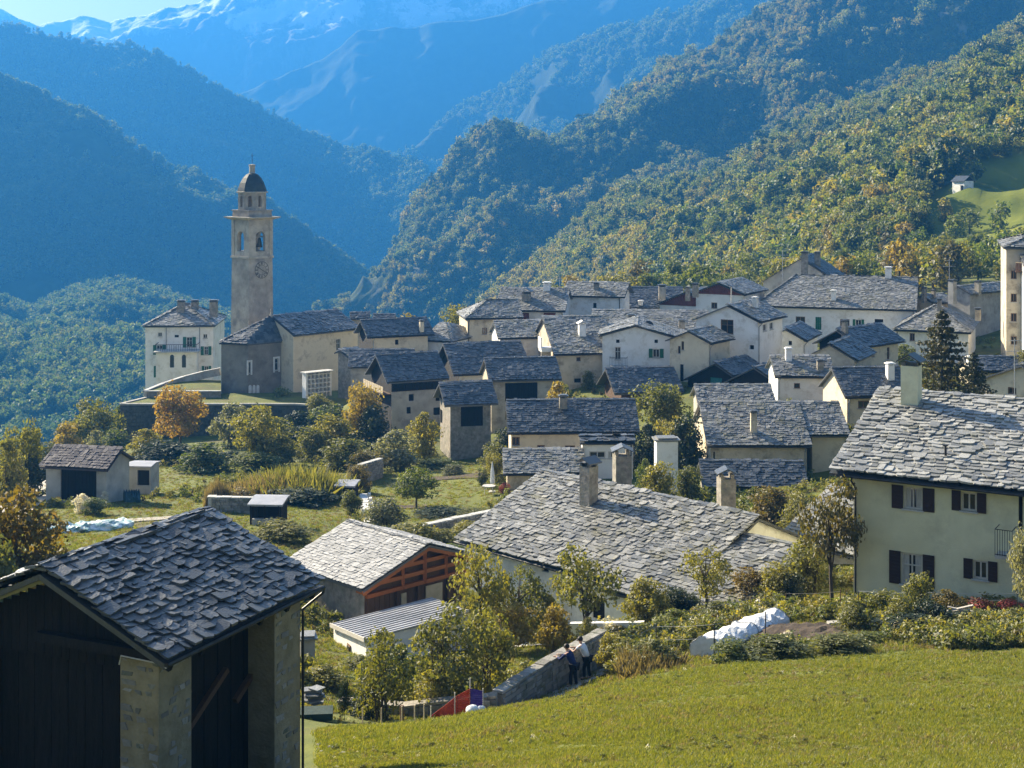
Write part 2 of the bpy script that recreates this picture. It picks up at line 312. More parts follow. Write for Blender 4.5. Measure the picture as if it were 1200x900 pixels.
# ------------------------------------------------------------------ mountains
def mountmat(name, base1, base2, rock=(0.2, 0.19, 0.175), rockamt=0.5, rscale=0.01, snow=None, scale=0.02):
    m = mat(name, base1, base2, scale, 0.95, 0.9, scale * 5, detail=10)
    nt = m.node_tree; N, L = nt.nodes, nt.links; b = N['Principled BSDF']; b.inputs['Specular IOR Level'].default_value = 0.1
    for n in N:
        if n.type == 'BUMP': n.inputs['Distance'].default_value = 0.25 / scale * 0.05
    colr = b.inputs['Base Color'].links[0].from_socket
    tc = N.new('ShaderNodeTexCoord')
    mp = N.new('ShaderNodeMapping'); mp.inputs['Scale'].default_value = (1, 1, 0.45); L.new(tc.outputs['Object'], mp.inputs['Vector'])
    n3 = N.new('ShaderNodeTexNoise'); n3.inputs['Scale'].default_value = rscale; n3.inputs['Detail'].default_value = 10; n3.inputs['Roughness'].default_value = 0.72; L.new(mp.outputs['Vector'], n3.inputs['Vector'])
    r3 = N.new('ShaderNodeValToRGB'); r3.color_ramp.elements[0].position = 1 - rockamt; r3.color_ramp.elements[1].position = 1 - rockamt + 0.06; L.new(n3.outputs['Fac'], r3.inputs['Fac'])
    m3 = N.new('ShaderNodeMix'); m3.data_type = 'RGBA'; L.new(r3.outputs['Color'], m3.inputs[0]); L.new(colr, m3.inputs[6]); m3.inputs[7].default_value = (*rock, 1)
    colr = m3.outputs[2]
    if snow:
        z0, z1, amt = snow
        sp = N.new('ShaderNodeSeparateXYZ'); L.new(tc.outputs['Object'], sp.inputs[0])
        mr = N.new('ShaderNodeMapRange'); mr.inputs['From Min'].default_value = z0; mr.inputs['From Max'].default_value = z1; L.new(sp.outputs['Z'], mr.inputs['Value'])
        ns = N.new('ShaderNodeTexNoise'); ns.inputs['Scale'].default_value = 0.0045; ns.inputs['Detail'].default_value = 9; ns.inputs['Roughness'].default_value = 0.68; L.new(tc.outputs['Object'], ns.inputs['Vector'])
        ad = N.new('ShaderNodeMath'); ad.operation = 'MULTIPLY'; L.new(mr.outputs[0], ad.inputs[0]); L.new(ns.outputs['Fac'], ad.inputs[1])
        rs = N.new('ShaderNodeValToRGB'); rs.color_ramp.elements[0].position = amt; rs.color_ramp.elements[1].position = amt + 0.05; L.new(ad.outputs[0], rs.inputs['Fac'])
        m4 = N.new('ShaderNodeMix'); m4.data_type = 'RGBA'; L.new(rs.outputs['Color'], m4.inputs[0]); L.new(colr, m4.inputs[6]); m4.inputs[7].default_value = (0.8, 0.82, 0.85, 1); colr = m4.outputs[2]
    L.new(colr, b.inputs['Base Color']); return m

VALLEY = -300.0
def mountain(name, ridge, foot, nx, ny, amp, wl, mt, prof=1.0, seed=0, ridged=True, crest=0.25, fine=0.0):
    "a hillside lofted from a foot line up to a crest line, falling away again behind it"
    def line(pts):
        a = np.array(pts, float); px = np.linspace(a[0, 0], a[-1, 0], nx)
        py = np.interp(px, a[:, 0], a[:, 1]); d = np.interp(px, a[:, 0], a[:, 2])
        return np.stack([(px - CX) / F * d, d, -(py - HY) / F * d], 1)
    Rl, Fl = line(ridge), line(foot)
    rows = []
    v = np.linspace(0, 1, ny)
    skirt = Fl.copy(); skirt[:, 1] -= 30; skirt[:, 2] = np.minimum(Fl[:, 2] - 40, VALLEY - 5)
    rows.append(skirt)
    mean = (Rl - Fl).mean(0); dn = np.array([-mean[0] * 0.3, -abs(mean[2]) * 0.8, abs(mean[1]) * 0.8 + 1e-3]); dn /= np.linalg.norm(dn)
    for k in v:
        p = Fl + (Rl - Fl) * k; p[:, 2] = Fl[:, 2] + (Rl[:, 2] - Fl[:, 2]) * k ** prof
        q = p / wl + seed * 7.1
        n = fbm(q * np.array([1, 1, 0.6]), 6, ridged)
        env = crest + (1 - crest) * math.sin(math.pi * min(1, k * 0.93)) ** 0.7 if k > 0 else 0
        if fine: n = n + fine * fbm(q * 9, 4)
        rows.append(p + dn * (amp * env * n)[:, None])
    for k in (0.15, 0.5, 1.0):
        p = Rl + (Rl - Fl) * np.array([1, 1, 0]) * k * 0.7; p[:, 1] = np.maximum(p[:, 1], Rl[:, 1] + 20 + 200 * k); p[:, 2] = Rl[:, 2] + (VALLEY - Rl[:, 2]) * k
        rows.append(p)
    V = np.array(rows); ny2 = len(rows)
    ii = np.arange(ny2 * nx).reshape(ny2, nx)
    f = np.stack([ii[:-1, :-1], ii[:-1, 1:], ii[1:, 1:], ii[1:, :-1]], -1).reshape(-1, 4)
    o = obj(name, V.reshape(-1, 3), f, mt, kind='structure', smooth=True)
    return o, V[1:ny + 1]                    # the visible face for planting

m_far = mountmat('far_mountain_rock', (0.10, 0.105, 0.10), (0.20, 0.20, 0.19), (0.30, 0.29, 0.28), 0.5, 0.003, snow=(260, 500, 0.405), scale=0.004)
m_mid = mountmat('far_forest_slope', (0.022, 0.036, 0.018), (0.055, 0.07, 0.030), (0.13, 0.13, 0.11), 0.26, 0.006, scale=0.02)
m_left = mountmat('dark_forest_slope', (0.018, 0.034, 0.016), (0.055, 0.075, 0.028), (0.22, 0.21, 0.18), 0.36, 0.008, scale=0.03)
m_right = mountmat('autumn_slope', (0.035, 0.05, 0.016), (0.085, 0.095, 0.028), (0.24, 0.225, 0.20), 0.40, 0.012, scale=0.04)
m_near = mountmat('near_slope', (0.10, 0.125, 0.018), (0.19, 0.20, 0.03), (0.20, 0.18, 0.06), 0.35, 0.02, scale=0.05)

E, Ev = mountain('snowy_mountains', [(px, py, d * .8) for px, py, d in [(-300, -30, 6300), (-100, 0, 6300), (0, 13, 6300), (20, 22, 6300), (45, 31, 6300), (85, 28, 6300), (105, 22, 6250), (130, 31, 6250), (170, 22, 6200), (210, 12, 6200), (250, 3, 6150), (290, -8, 6100), (350, -30, 6000), (450, -38, 6000), (520, -22, 6000), (600, -45, 6000), (900, -55, 6000), (1200, -50, 6000), (1500, -40, 6000)]],
   [(-300, 190, 4300), (400, 190, 4300), (1500, 190, 4300)], 420, 120, 150, 330, m_far, seed=1, crest=0.12, fine=0.16)
D, Dv = mountain('blue_mountain', [(150, 140, 3900), (250, 122, 3900), (290, 107, 3900), (340, 85, 3880), (400, 57, 3850), (420, 36, 3850), (470, 38, 3850), (560, 28, 3820), (640, 8, 3800), (690, 0, 3800), (740, -20, 3800), (900, -60, 3750), (1200, -80, 3750)],
   [(150, 300, 3450), (500, 300, 3400), (800, 260, 3350), (1200, 220, 3300)], 240, 90, 75, 260, m_mid, seed=2, crest=0.15)
C3, Cv = mountain('valley_ridge', [(400, 215, 3250), (445, 190, 3200), (480, 177, 3200), (520, 158, 3150), (560, 132, 3100), (620, 97, 3050), (680, 62, 3000), (740, 37, 2950), (800, 12, 2900), (870, -20, 2900), (1000, -70, 2900), (1400, -90, 2900)],
   [(400, 330, 2500), (500, 300, 2400), (700, 260, 2350), (1000, 200, 2300), (1400, 150, 2300)], 200, 70, 90, 200, m_mid, seed=3, crest=0.2)
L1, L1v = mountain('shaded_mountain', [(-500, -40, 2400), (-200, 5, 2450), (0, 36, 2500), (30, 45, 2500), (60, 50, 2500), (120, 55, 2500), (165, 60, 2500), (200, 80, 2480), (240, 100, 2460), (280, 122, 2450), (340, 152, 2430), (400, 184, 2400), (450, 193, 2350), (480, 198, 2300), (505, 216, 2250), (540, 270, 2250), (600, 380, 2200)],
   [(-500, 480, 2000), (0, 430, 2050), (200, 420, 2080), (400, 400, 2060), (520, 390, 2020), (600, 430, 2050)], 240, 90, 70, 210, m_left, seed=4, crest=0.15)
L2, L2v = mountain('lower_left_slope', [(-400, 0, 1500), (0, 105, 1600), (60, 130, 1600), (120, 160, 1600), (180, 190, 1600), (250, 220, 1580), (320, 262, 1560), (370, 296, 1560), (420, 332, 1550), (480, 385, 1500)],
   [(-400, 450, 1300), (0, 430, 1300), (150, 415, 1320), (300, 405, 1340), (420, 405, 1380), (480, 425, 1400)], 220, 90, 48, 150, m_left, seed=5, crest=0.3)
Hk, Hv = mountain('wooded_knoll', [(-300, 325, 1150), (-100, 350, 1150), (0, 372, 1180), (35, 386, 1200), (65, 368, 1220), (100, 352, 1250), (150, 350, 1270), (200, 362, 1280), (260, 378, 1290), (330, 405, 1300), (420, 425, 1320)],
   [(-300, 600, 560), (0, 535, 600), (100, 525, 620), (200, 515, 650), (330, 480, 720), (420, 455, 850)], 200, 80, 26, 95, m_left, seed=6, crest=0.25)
R2, R2v = mountain('steep_wooded_mountain', [(1600, -330, 1550), (1200, -150, 1600), (1000, -55, 1650), (930, 2, 1600), (880, 52, 1580), (830, 90, 1550), (790, 100, 1530), (740, 130, 1500), (690, 162, 1480), (650, 179, 1450), (620, 176, 1420), (590, 175, 1400), (545, 193, 1380), (510, 222, 1350), (480, 264, 1320), (460, 302, 1300), (440, 337, 1280), (420, 366, 1250), (380, 410, 1230)][::-1],
   [(380, 440, 1100), (500, 415, 1050), (700, 380, 1030), (900, 330, 1030), (1200, 230, 1080), (1600, 120, 1150)], 260, 110, 75, 170, m_right, prof=0.95, seed=8, crest=0.3)
R1, R1v = mountain('autumn_hillside', [(1700, -170, 1050), (1400, -50, 1040), (1200, 52, 1030), (1130, 94, 1030), (1060, 124, 1030), (980, 156, 1030), (900, 194, 1030), (840, 219, 1020), (790, 232, 1010), (745, 250, 1000), (700, 276, 990), (660, 304, 980), (620, 333, 980), (560, 375, 1000)][::-1],
   [(560, 410, 860), (640, 366, 800), (700, 358, 690), (800, 348, 540), (900, 340, 430), (1000, 330, 370), (1100, 322, 335), (1200, 318, 320), (1700, 300, 310)], 260, 120, 30, 120, m_near, prof=1.1, seed=9, crest=0.35)
n_ = 24; gx = np.linspace(-5500, 5500, n_); gy = np.linspace(-120, 5700, n_); GX, GY = np.meshgrid(gx, gy)
ii = np.arange(n_ * n_).reshape(n_, n_)
obj('valley_floor', np.stack([GX, GY, GX * 0 + VALLEY], -1).reshape(-1, 3), np.stack([ii[:-1, :-1], ii[:-1, 1:], ii[1:, 1:], ii[1:, :-1]], -1).reshape(-1, 4), m_left, kind='structure')

# ------------------------------------------------------------------ foliage meshes
def leaves(rng, cen, rad, n, size, up=0.35, flat=1.0):
    "n leaf-sized faces spread through clumps (centres cen, radii rad)"
    k = rng.integers(0, len(cen), n); dirs = rng.normal(size=(n, 3)); dirs /= np.linalg.norm(dirs, axis=1)[:, None]
    r = rad[k] * rng.uniform(0.35, 1.05, n) ** 0.6
    p = cen[k] + dirs * r[:, None] * np.array([1, 1, flat])
    nr = dirs + rng.normal(size=(n, 3)) * 0.8 + np.array([0, 0, up]); nr /= np.linalg.norm(nr, axis=1)[:, None]
    a = np.cross(nr, rng.normal(size=(n, 3))); a /= np.linalg.norm(a, axis=1)[:, None]; b = np.cross(nr, a)
    s = size * rng.uniform(0.6, 1.45, n)[:, None]
    V = np.stack([p - a * s * 0.62, p - b * s * 0.36 + nr * s * 0.08, p + a * s * 0.62, p + b * s * 0.36 + nr * s * 0.08], 1).reshape(-1, 3)
    return V, np.arange(4 * n).reshape(n, 4)
def crown_np(seed, shape, n, size, H=1.0, W=1.0, nc=26, cr=0.2, gaps=True):
    "crown in a unit box: height H, width W, base at z=0"
    rng = np.random.default_rng(seed)
    c = []
    while len(c) < nc:
        p = rng.uniform(-1, 1, 3)
        if shape == 'round':
            if (p ** 2).sum() > 1 or (p ** 2).sum() < 0.12: continue
            c.append((p[0] * W * 0.38, p[1] * W * 0.38, H * (0.58 + p[2] * 0.34)))
        elif shape == 'bush':
            if (p ** 2).sum() > 1: continue
            z = (p[2] + 1) / 2; c.append((p[0] * W * 0.42 * (1.05 - 0.5 * z), p[1] * W * 0.42 * (1.05 - 0.5 * z), H * (0.06 + z * 0.82)))
        elif shape == 'tall':
            if (p ** 2).sum() > 1: continue
            z = (p[2] + 1) / 2; c.append((p[0] * W * 0.36, p[1] * W * 0.36, H * (0.14 + z * 0.76)))
        elif shape == 'cone':
            z = (p[2] + 1) / 2 * 0.96; rr = (1 - z) * 0.5 * W * rng.uniform(0.55, 1.0); t = rng.uniform(0, 6.283)
            c.append((rr * math.cos(t), rr * math.sin(t), H * z - rr * 0.12))
    c = np.array(c); rad = rng.uniform(0.65, 1.35, nc) * cr * W
    if shape == 'cone': rad = rad * (1.25 - c[:, 2] / H * 0.95)
    return leaves(rng, c, rad, n, size, flat=0.75 if shape != 'cone' else 0.45) + (c,)
def trunk_np(seed, c, H, r0, stems=1, lean=0.1, nlimb=7):
    rng = random.Random(seed); b = MB()
    order = sorted(range(len(c)), key=lambda i: rng.random())[:nlimb]
    for s in range(stems):
        ox, oy = (rng.uniform(-0.08, 0.08), rng.uniform(-0.08, 0.08)) if stems > 1 else (0, 0)
        top = Vector((rng.uniform(-1, 1) * lean * H * (2.2 if stems > 1 else 1), rng.uniform(-1, 1) * lean * H * (2.2 if stems > 1 else 1), H * 0.62))
        pts = [Vector((ox, oy, -0.05 * H)), Vector((ox, oy, 0)) + top * 0.35 + Vector((rng.uniform(-.02, .02) * H, rng.uniform(-.02, .02) * H, 0)), Vector((ox, oy, 0)) + top * 0.7, Vector((ox, oy, 0)) + top]
        b.tube(pts, [r0, r0 * 0.75, r0 * 0.5, r0 * 0.18], 6, False)
        for i in order[s::stems]:
            e = Vector(c[i]); t = rng.uniform(0.35, 0.85); st = Vector((ox, oy, 0)) + top * t
            mid = (st + e) / 2 + Vector((0, 0, 0.04 * H))
            b.tube([st, mid, e], [r0 * 0.4, r0 * 0.26, r0 * 0.08], 5, False)
    return b.V, b.F

# prototypes for the woods: ~200 leaf clumps each
woods = bpy.data.collections.new('forest_prototypes')
def forest_proto(seed, shape, n, size, W, nc, cr, m):
    V, f, c = crown_np(seed, shape, n, size, 1.0, W, nc, cr)
    tv, tf = trunk_np(seed, c, 1.0, 0.022, 1, 0.05, 4)
    me = mesh_np('woodland_tree', V, f); me.materials.append(m); return me
protos = {}
for tagname, m in (('near', LM['forest']), ('far', LM['farforest'])):
    col = bpy.data.collections.new('forest_' + tagname); protos[tagname] = col
    for i, (sh, W, nc, cr) in enumerate((('round', 0.85, 16, .22), ('round', 1.0, 18, .2), ('bush', 0.9, 16, .2), ('tall', 0.62, 16, .24), ('cone', 0.5, 26, .12))):
        me = forest_proto(40 + i, sh, 330 if tagname == 'near' else 200, 0.10 if tagname == 'near' else 0.13, W, nc, cr, m)
        o = bpy.data.objects.new('woodland_tree_%02d' % i, me); col.objects.link(o)
    if tagname == 'near':
        for i, (m2, sh, W, nc, cr) in enumerate(((LM['forestgold'], 'round', .9, 17, .2), (LM['forestgold'], 'tall', .65, 16, .22), (LM['forestgold'], 'bush', .95, 16, .2), (LM['forestdark'], 'cone', .42, 40, .10), (LM['forestdark'], 'round', .95, 20, .18), (LM['forestdark'], 'tall', .6, 18, .2), (LM['forestdark'], 'cone', .34, 40, .09))):
            o = bpy.data.objects.new('woodland_tree_%02d' % (5 + i), forest_proto(80 + i, sh, 330, .095, W, nc, cr, m2)); col.objects.link(o)
def stand(p, wl, gold, dark, seed):
    "which kind of tree grows where: patches of golden and of dark trees in the mixed wood"
    r = np.random.default_rng(seed); n = fbm(p / wl, 3); n2 = fbm(p / wl + 31.7, 3); u = r.random(len(p))
    pg = np.clip(gold + 1.6 * n, .03, .9); pd = np.clip(dark + 1.6 * n2, .03, .8) * (1 - pg)
    g = r.choice([5, 6, 7], len(p), p=[.45, .2, .35]); d_ = r.choice([8, 9, 10, 11], len(p), p=[.2, .42, .26, .12]); m_ = r.choice(5, len(p), p=[.3, .28, .2, .16, .06])
    return np.where(u < pg, g, np.where(u < pg + pd, d_, m_))
def scatter(name, pts, sc, col, seed=0, nproto=5, tilt=0.0, idx=None):
    "one object of points; geometry nodes set an instance on each"
    rng = np.random.default_rng(seed); n = len(pts)
    me = bpy.data.meshes.new(name); me.vertices.add(n); me.vertices.foreach_set('co', np.asarray(pts, np.float32).ravel())
    for an, ty, dat in (('sc', 'FLOAT', np.asarray(sc, np.float32)), ('rz', 'FLOAT', rng.uniform(0, 6.283, n).astype(np.float32)), ('id_', 'INT', (rng.integers(0, nproto, n) if idx is None else idx).astype(np.int32))):
        a = me.attributes.new(an, ty, 'POINT'); a.data.foreach_set('value', dat)
    o = bpy.data.objects.new(name, me); COL.objects.link(o); o['kind'] = 'stuff'
    ng = bpy.data.node_groups.new(name + '_nodes', 'GeometryNodeTree')
    ng.interface.new_socket('Geometry', in_out='INPUT', socket_type='NodeSocketGeometry'); ng.interface.new_socket('Geometry', in_out='OUTPUT', socket_type='NodeSocketGeometry')
    N, L = ng.nodes, ng.links
    gi, go = N.new('NodeGroupInput'), N.new('NodeGroupOutput'); ip = N.new('GeometryNodeInstanceOnPoints'); ci = N.new('GeometryNodeCollectionInfo')
    ci.inputs['Collection'].default_value = col; ci.inputs['Separate Children'].default_value = True; ci.inputs['Reset Children'].default_value = True
    ip.inputs['Pick Instance'].default_value = True
    def na(nm, ty):
        a = N.new('GeometryNodeInputNamedAttribute'); a.data_type = ty; a.inputs['Name'].default_value = nm; return a.outputs['Attribute']
    cx = N.new('ShaderNodeCombineXYZ'); L.new(na('rz', 'FLOAT'), cx.inputs['Z'])
    L.new(gi.outputs[0], ip.inputs['Points']); L.new(ci.outputs[0], ip.inputs['Instance']); L.new(na('id_', 'INT'), ip.inputs['Instance Index'])
    L.new(cx.outputs[0], ip.inputs['Rotation']); L.new(na('sc', 'FLOAT'), ip.inputs['Scale']); L.new(ip.outputs[0], go.inputs[0])
    md = o.modifiers.new('scatter', 'NODES'); md.node_group = ng
    return o
def on_face(V, n, seed, keep=None, v0=0.0, v1=1.0):
    rng = np.random.default_rng(seed); ny, nx, _ = V.shape
    # even spread over the picture: take cells in proportion to their area divided by distance squared
    A = np.linalg.norm(np.cross(V[1:, :-1] - V[:-1, :-1], V[:-1, 1:] - V[:-1, :-1]), axis=-1) / V[:-1, :-1, 1] ** 1.0
    A[:int(v0 * (ny - 1))] = 0; A[int(v1 * (ny - 1)):] = 0
    px = CX + V[:-1, :-1, 0] / V[:-1, :-1, 1] * F; A = A * ((px > -160) & (px < 1360))
    k = rng.choice(A.size, n, p=A.ravel() / A.sum()); j, i = np.divmod(k, nx - 1); u, w = rng.random(n)[:, None], rng.random(n)[:, None]
    p = (V[j, i] * (1 - u) + V[j, i + 1] * u) * (1 - w) + (V[j + 1, i] * (1 - u) + V[j + 1, i + 1] * u) * w
    if keep is not None: p = p[keep(p)]
    return p
def pxy(p): return CX + p[:, 0] / p[:, 1] * F, HY - p[:, 2] / p[:, 1] * F
PAST = [(1400, 110), (1200, 178), (1140, 200), (1085, 236), (1056, 292), (1110, 314), (1165, 304), (1200, 320), (1400, 345)]
def clearing(p):                              # the sloping pasture with its stone hut
    x, y = pxy(p); ins = np.zeros(len(x), bool)
    for (x0, y0), (x1, y1) in zip(PAST, PAST[1:] + PAST[:1]):
        c = ((y0 > y) != (y1 > y)); ins ^= c & (x < (x1 - x0) * (y - y0) / (y1 - y0 + 1e-9) + x0)
    return ~ins | (np.random.default_rng(2).random(len(x)) < .006)
def rocky(p):
    x, y = pxy(p); n = fbm(p / 55.0, 4)
    rock = (x < 600) & (n > 0.34) & (y > 225) | (n > 0.46)
    return ~rock
rs = np.random.default_rng(5)
a_ = on_face(R1v, 15000, 11, clearing); R1_pts = a_
order = np.argsort(a_[:, 1]); near_i, rest = order[:180], order[180:]
scatter('autumn_forest', a_[rest], np.clip(6.2 * np.exp(rs.normal(0, .32, len(rest))) * (1 + .35 * fbm(a_[rest] / 70, 2)), 3, 14), protos['near'], 1, idx=stand(a_[rest], 75, .20, .16, 1))
a2 = on_face(R2v, 25000, 12, rocky)
scatter('mountain_forest', a2, np.clip(6.9 * np.exp(rs.normal(0, .33, len(a2))) * (1 + .35 * fbm(a2 / 110, 2)), 4, 20), protos['near'], 2, idx=stand(a2, 120, .05, .30, 2))
a3 = on_face(Hv, 6500, 13)
scatter('valley_forest', a3, rs.uniform(6, 12, len(a3)), protos['far'], 3, idx=rs.choice(5, len(a3), p=[.34, .32, .22, .08, .04]))
a4 = on_face(L2v, 12000, 14, lambda p: fbm(p / 90.0, 4) < 0.38)
scatter('lower_slope_forest', a4, rs.uniform(8, 14, len(a4)), protos['far'], 4, idx=rs.choice(5, len(a4), p=[.2, .2, .15, .2, .25]))
a5 = on_face(L1v, 14000, 15, lambda p: fbm(p / 120.0, 4) < 0.45)
scatter('shaded_mountain_forest', a5, rs.uniform(11, 18, len(a5)), protos['far'], 5, idx=rs.choice(5, len(a5), p=[.15, .15, .1, .25, .35]))
a6 = on_face(Cv, 9000, 16, lambda p: fbm(p / 150.0, 4) < 0.2)
scatter('ridge_forest', a6, rs.uniform(12, 20, len(a6)), protos['far'], 6)

# ------------------------------------------------------------------ haze filling the valley
def haze():
    x, y0, y1, z0, z1 = 5600, -150, 5800, VALLEY - 2, 880
    b = MB().hexa([(-x, y0, z0), (x, y0, z0), (x, y1, z0), (-x, y1, z0), (-x, y0, z1), (x, y0, z1), (x, y1, z1), (-x, y1, z1)])
    m = bpy.data.materials.new('valley_haze'); m.use_nodes = True; nt = m.node_tree; N = nt.nodes; N.remove(N['Principled BSDF'])
    v = N.new('ShaderNodeVolumePrincipled'); v.inputs['Color'].default_value = (0.04, 0.235, 0.62, 1); v.inputs['Density'].default_value = HAZE; v.inputs['Anisotropy'].default_value = 0.3
    nt.links.new(v.outputs[0], N['Material Output'].inputs['Volume'])
    b.build('haze', m, kind='stuff')
HAZE = 0.00030
# ------------------------------------------------------------------ roofing slabs
def _unit_slab(rng):
    j = lambda a: rng.uniform(-a, a)
    c1, c2 = rng.uniform(0.02, 0.34), rng.uniform(0.02, 0.34); e1, e2 = rng.uniform(0.03, 0.25), rng.uniform(0.03, 0.25)
    return np.array([(-.5 + j(.03), 0), (.5 + j(.03), 0), (.5 + j(.05), 1 - e1), (.5 - c1, 1 + j(.05)), (-.5 + c2, 1 + j(.05)), (-.5 + j(.05), 1 - e2)])
_sr = random.Random(3)
OUTL = np.array([_unit_slab(_sr) for _ in range(14)])
UNIT_SLABS = []
def unit_slab_mesh(k, m):
    while len(UNIT_SLABS) <= k: UNIT_SLABS.append({})
    if m.name not in UNIT_SLABS[k]:
        o = OUTL[k]; V = [(x, y, 1.0) for x, y in o] + [(x, y, 0.0) for x, y in o]
        me = mesh_np('slab', V, [tuple(range(6))] + [(i, i + 6, (i + 1) % 6 + 6, (i + 1) % 6) for i in range(6)] + [(11, 10, 9, 8, 7, 6)])
        # winding: seen from above the outline runs clockwise in (along, down-slope)
        me.flip_normals(); me.materials.append(m); UNIT_SLABS[k][m.name] = me
    return UNIT_SLABS[k][m.name]
def slab_rows(e0, e1, r0, r1, expo, wid, seed, over=0.06, jit=1.0):
    "positions of overlapping slabs on a roof face; e0-e1 the eave, r0-r1 the top edge (may shrink to a point)"
    rng = np.random.default_rng(seed)
    e0, e1, r0, r1 = (np.array(q, float) for q in (e0, e1, r0, r1))
    u = e1 - e0; u /= np.linalg.norm(u); mid = (r0 + r1) / 2 - e0; up = mid - u * (mid @ u); S = np.linalg.norm(up); up /= S
    nrm = np.cross(u, up)
    if nrm[2] < 0: nrm = -nrm
    nrow = max(2, int(round(S / expo))); out = []
    for k in range(nrow):
        t = (k + 0.02) / nrow
        l = e0 + (r0 - e0) * t; r = e1 + (r1 - e1) * t; Lw = np.linalg.norm(r - l)
        if Lw < 0.25: continue
        n = max(1, int(round(Lw / wid))); ws = rng.uniform(0.55, 1.5, n); ws *= Lw / ws.sum(); s = 0
        off = 0
        for w in ws:
            c = s + w / 2; s += w
            low = l + (r - l) / Lw * c - up * (over if k == 0 else rng.uniform(-0.05, 0.09) * expo)
            out.append((low, w * rng.uniform(0.98, 1.10), expo * rng.uniform(1.6, 2.0), rng.uniform(-.09, .09), rng.normal(0, .045) * jit, rng.normal(0, .04) * jit, rng.uniform(0.55, 1.45), rng.integers(0, len(OUTL)), rng.uniform(0, .5) * jit))
    return out, u, -up, nrm
def slab_frames(rows, u, dn, nrm, thk):
    "origin (top edge centre) and axes of every slab, tilted so that it lies on the row below"
    res = []
    for low, w, l, yaw, roll, pit, th, k, lift in rows:
        t = thk * th
        d = dn * math.cos(yaw) + u * math.sin(yaw); x = np.cross(d, nrm); x = x * (1 if x @ u > 0 else -1)
        x = x + nrm * roll; x /= np.linalg.norm(x)
        a = 1.25 * thk / l + pit * 0.8
        d = d + nrm * a; d /= np.linalg.norm(d); n = np.cross(x, d); n = n * (1 if n @ nrm > 0 else -1)
        org = low - d * l + nrm * (thk * (1.6 + lift) + 0.02)
        res.append((org, x * w, d * l, n * t, k))
    return res
def slabs(roof, faces, expo, wid, thk, m, seed, single=0, jit=1.0):
    "faces: list of (e0, e1, r0, r1); the nearest `single` slabs are objects, the rest one joined part"
    fr = []; sag = .10 if jit > .9 else .03                                 # old roofs: the laths have settled unevenly
    for i, f in enumerate(faces):
        rows, u, dn, nrm = slab_rows(*f, expo, wid, seed * 31 + i, jit=jit)
        g_ = slab_frames(rows, u, dn, nrm, thk); w_ = (fbm(np.array([q[0] for q in g_]) * .38, 2) + .6) * sag
        fr += [(q[0] + nrm * max(0.0, h_), *q[1:]) for q, h_ in zip(g_, w_)]
    off = np.array(OFF[roof.name])
    if single:
        big = [(np.linalg.norm(f[1]) * np.linalg.norm(f[2])) / max(1.0, np.linalg.norm(f[0])) ** 2 * (1 if abs(CX + f[0][0] / f[0][1] * F - 600) < 640 else 0.01) for f in fr]
        o_ = sorted(range(len(fr)), key=lambda i: -big[i]); pick = set(o_[:single])
        for i in o_[:single]:
            org, x, d, n, k = fr[i]
            o = put('slab', unit_slab_mesh(int(k), m), None, roof)
            p = org - off
            o.matrix_local = Matrix(((x[0], d[0], n[0], p[0]), (x[1], d[1], n[1], p[1]), (x[2], d[2], n[2], p[2]), (0, 0, 0, 1)))
        fr = [f for i, f in enumerate(fr) if i not in pick]
    if not fr: return
    O = np.array([f[0] for f in fr]); X = np.array([f[1] for f in fr]); Dn = np.array([f[2] for f in fr]); Nn = np.array([f[3] for f in fr]); K = np.array([f[4] for f in fr])
    ol = OUTL[K]
    top = O[:, None] + X[:, None] * ol[:, :, 0:1] + Dn[:, None] * ol[:, :, 1:2] + Nn[:, None]
    bot = top - Nn[:, None]
    V = np.concatenate([top, bot], 1).reshape(-1, 3) - off; n = len(fr)
    base = (np.arange(n) * 12)[:, None]
    # order so that faces look outward
    sgn = np.sign(np.einsum('ij,ij->i', np.cross(X, Dn), Nn)).mean()
    quads = []
    for a, b, c, d in ((0, 1, 2, 3), (0, 3, 4, 5)): quads.append(base + np.array([[a, b, c, d]]))
    for i in range(1, 6): quads.append(base + np.array([[i, i + 6, (i + 1) % 6 + 6, (i + 1) % 6]]))
    q = np.concatenate(quads)
    if sgn < 0: q = q[:, ::-1]
    put('slab_courses', mesh_np('slab_courses', V, q), m, roof, 'stuff')

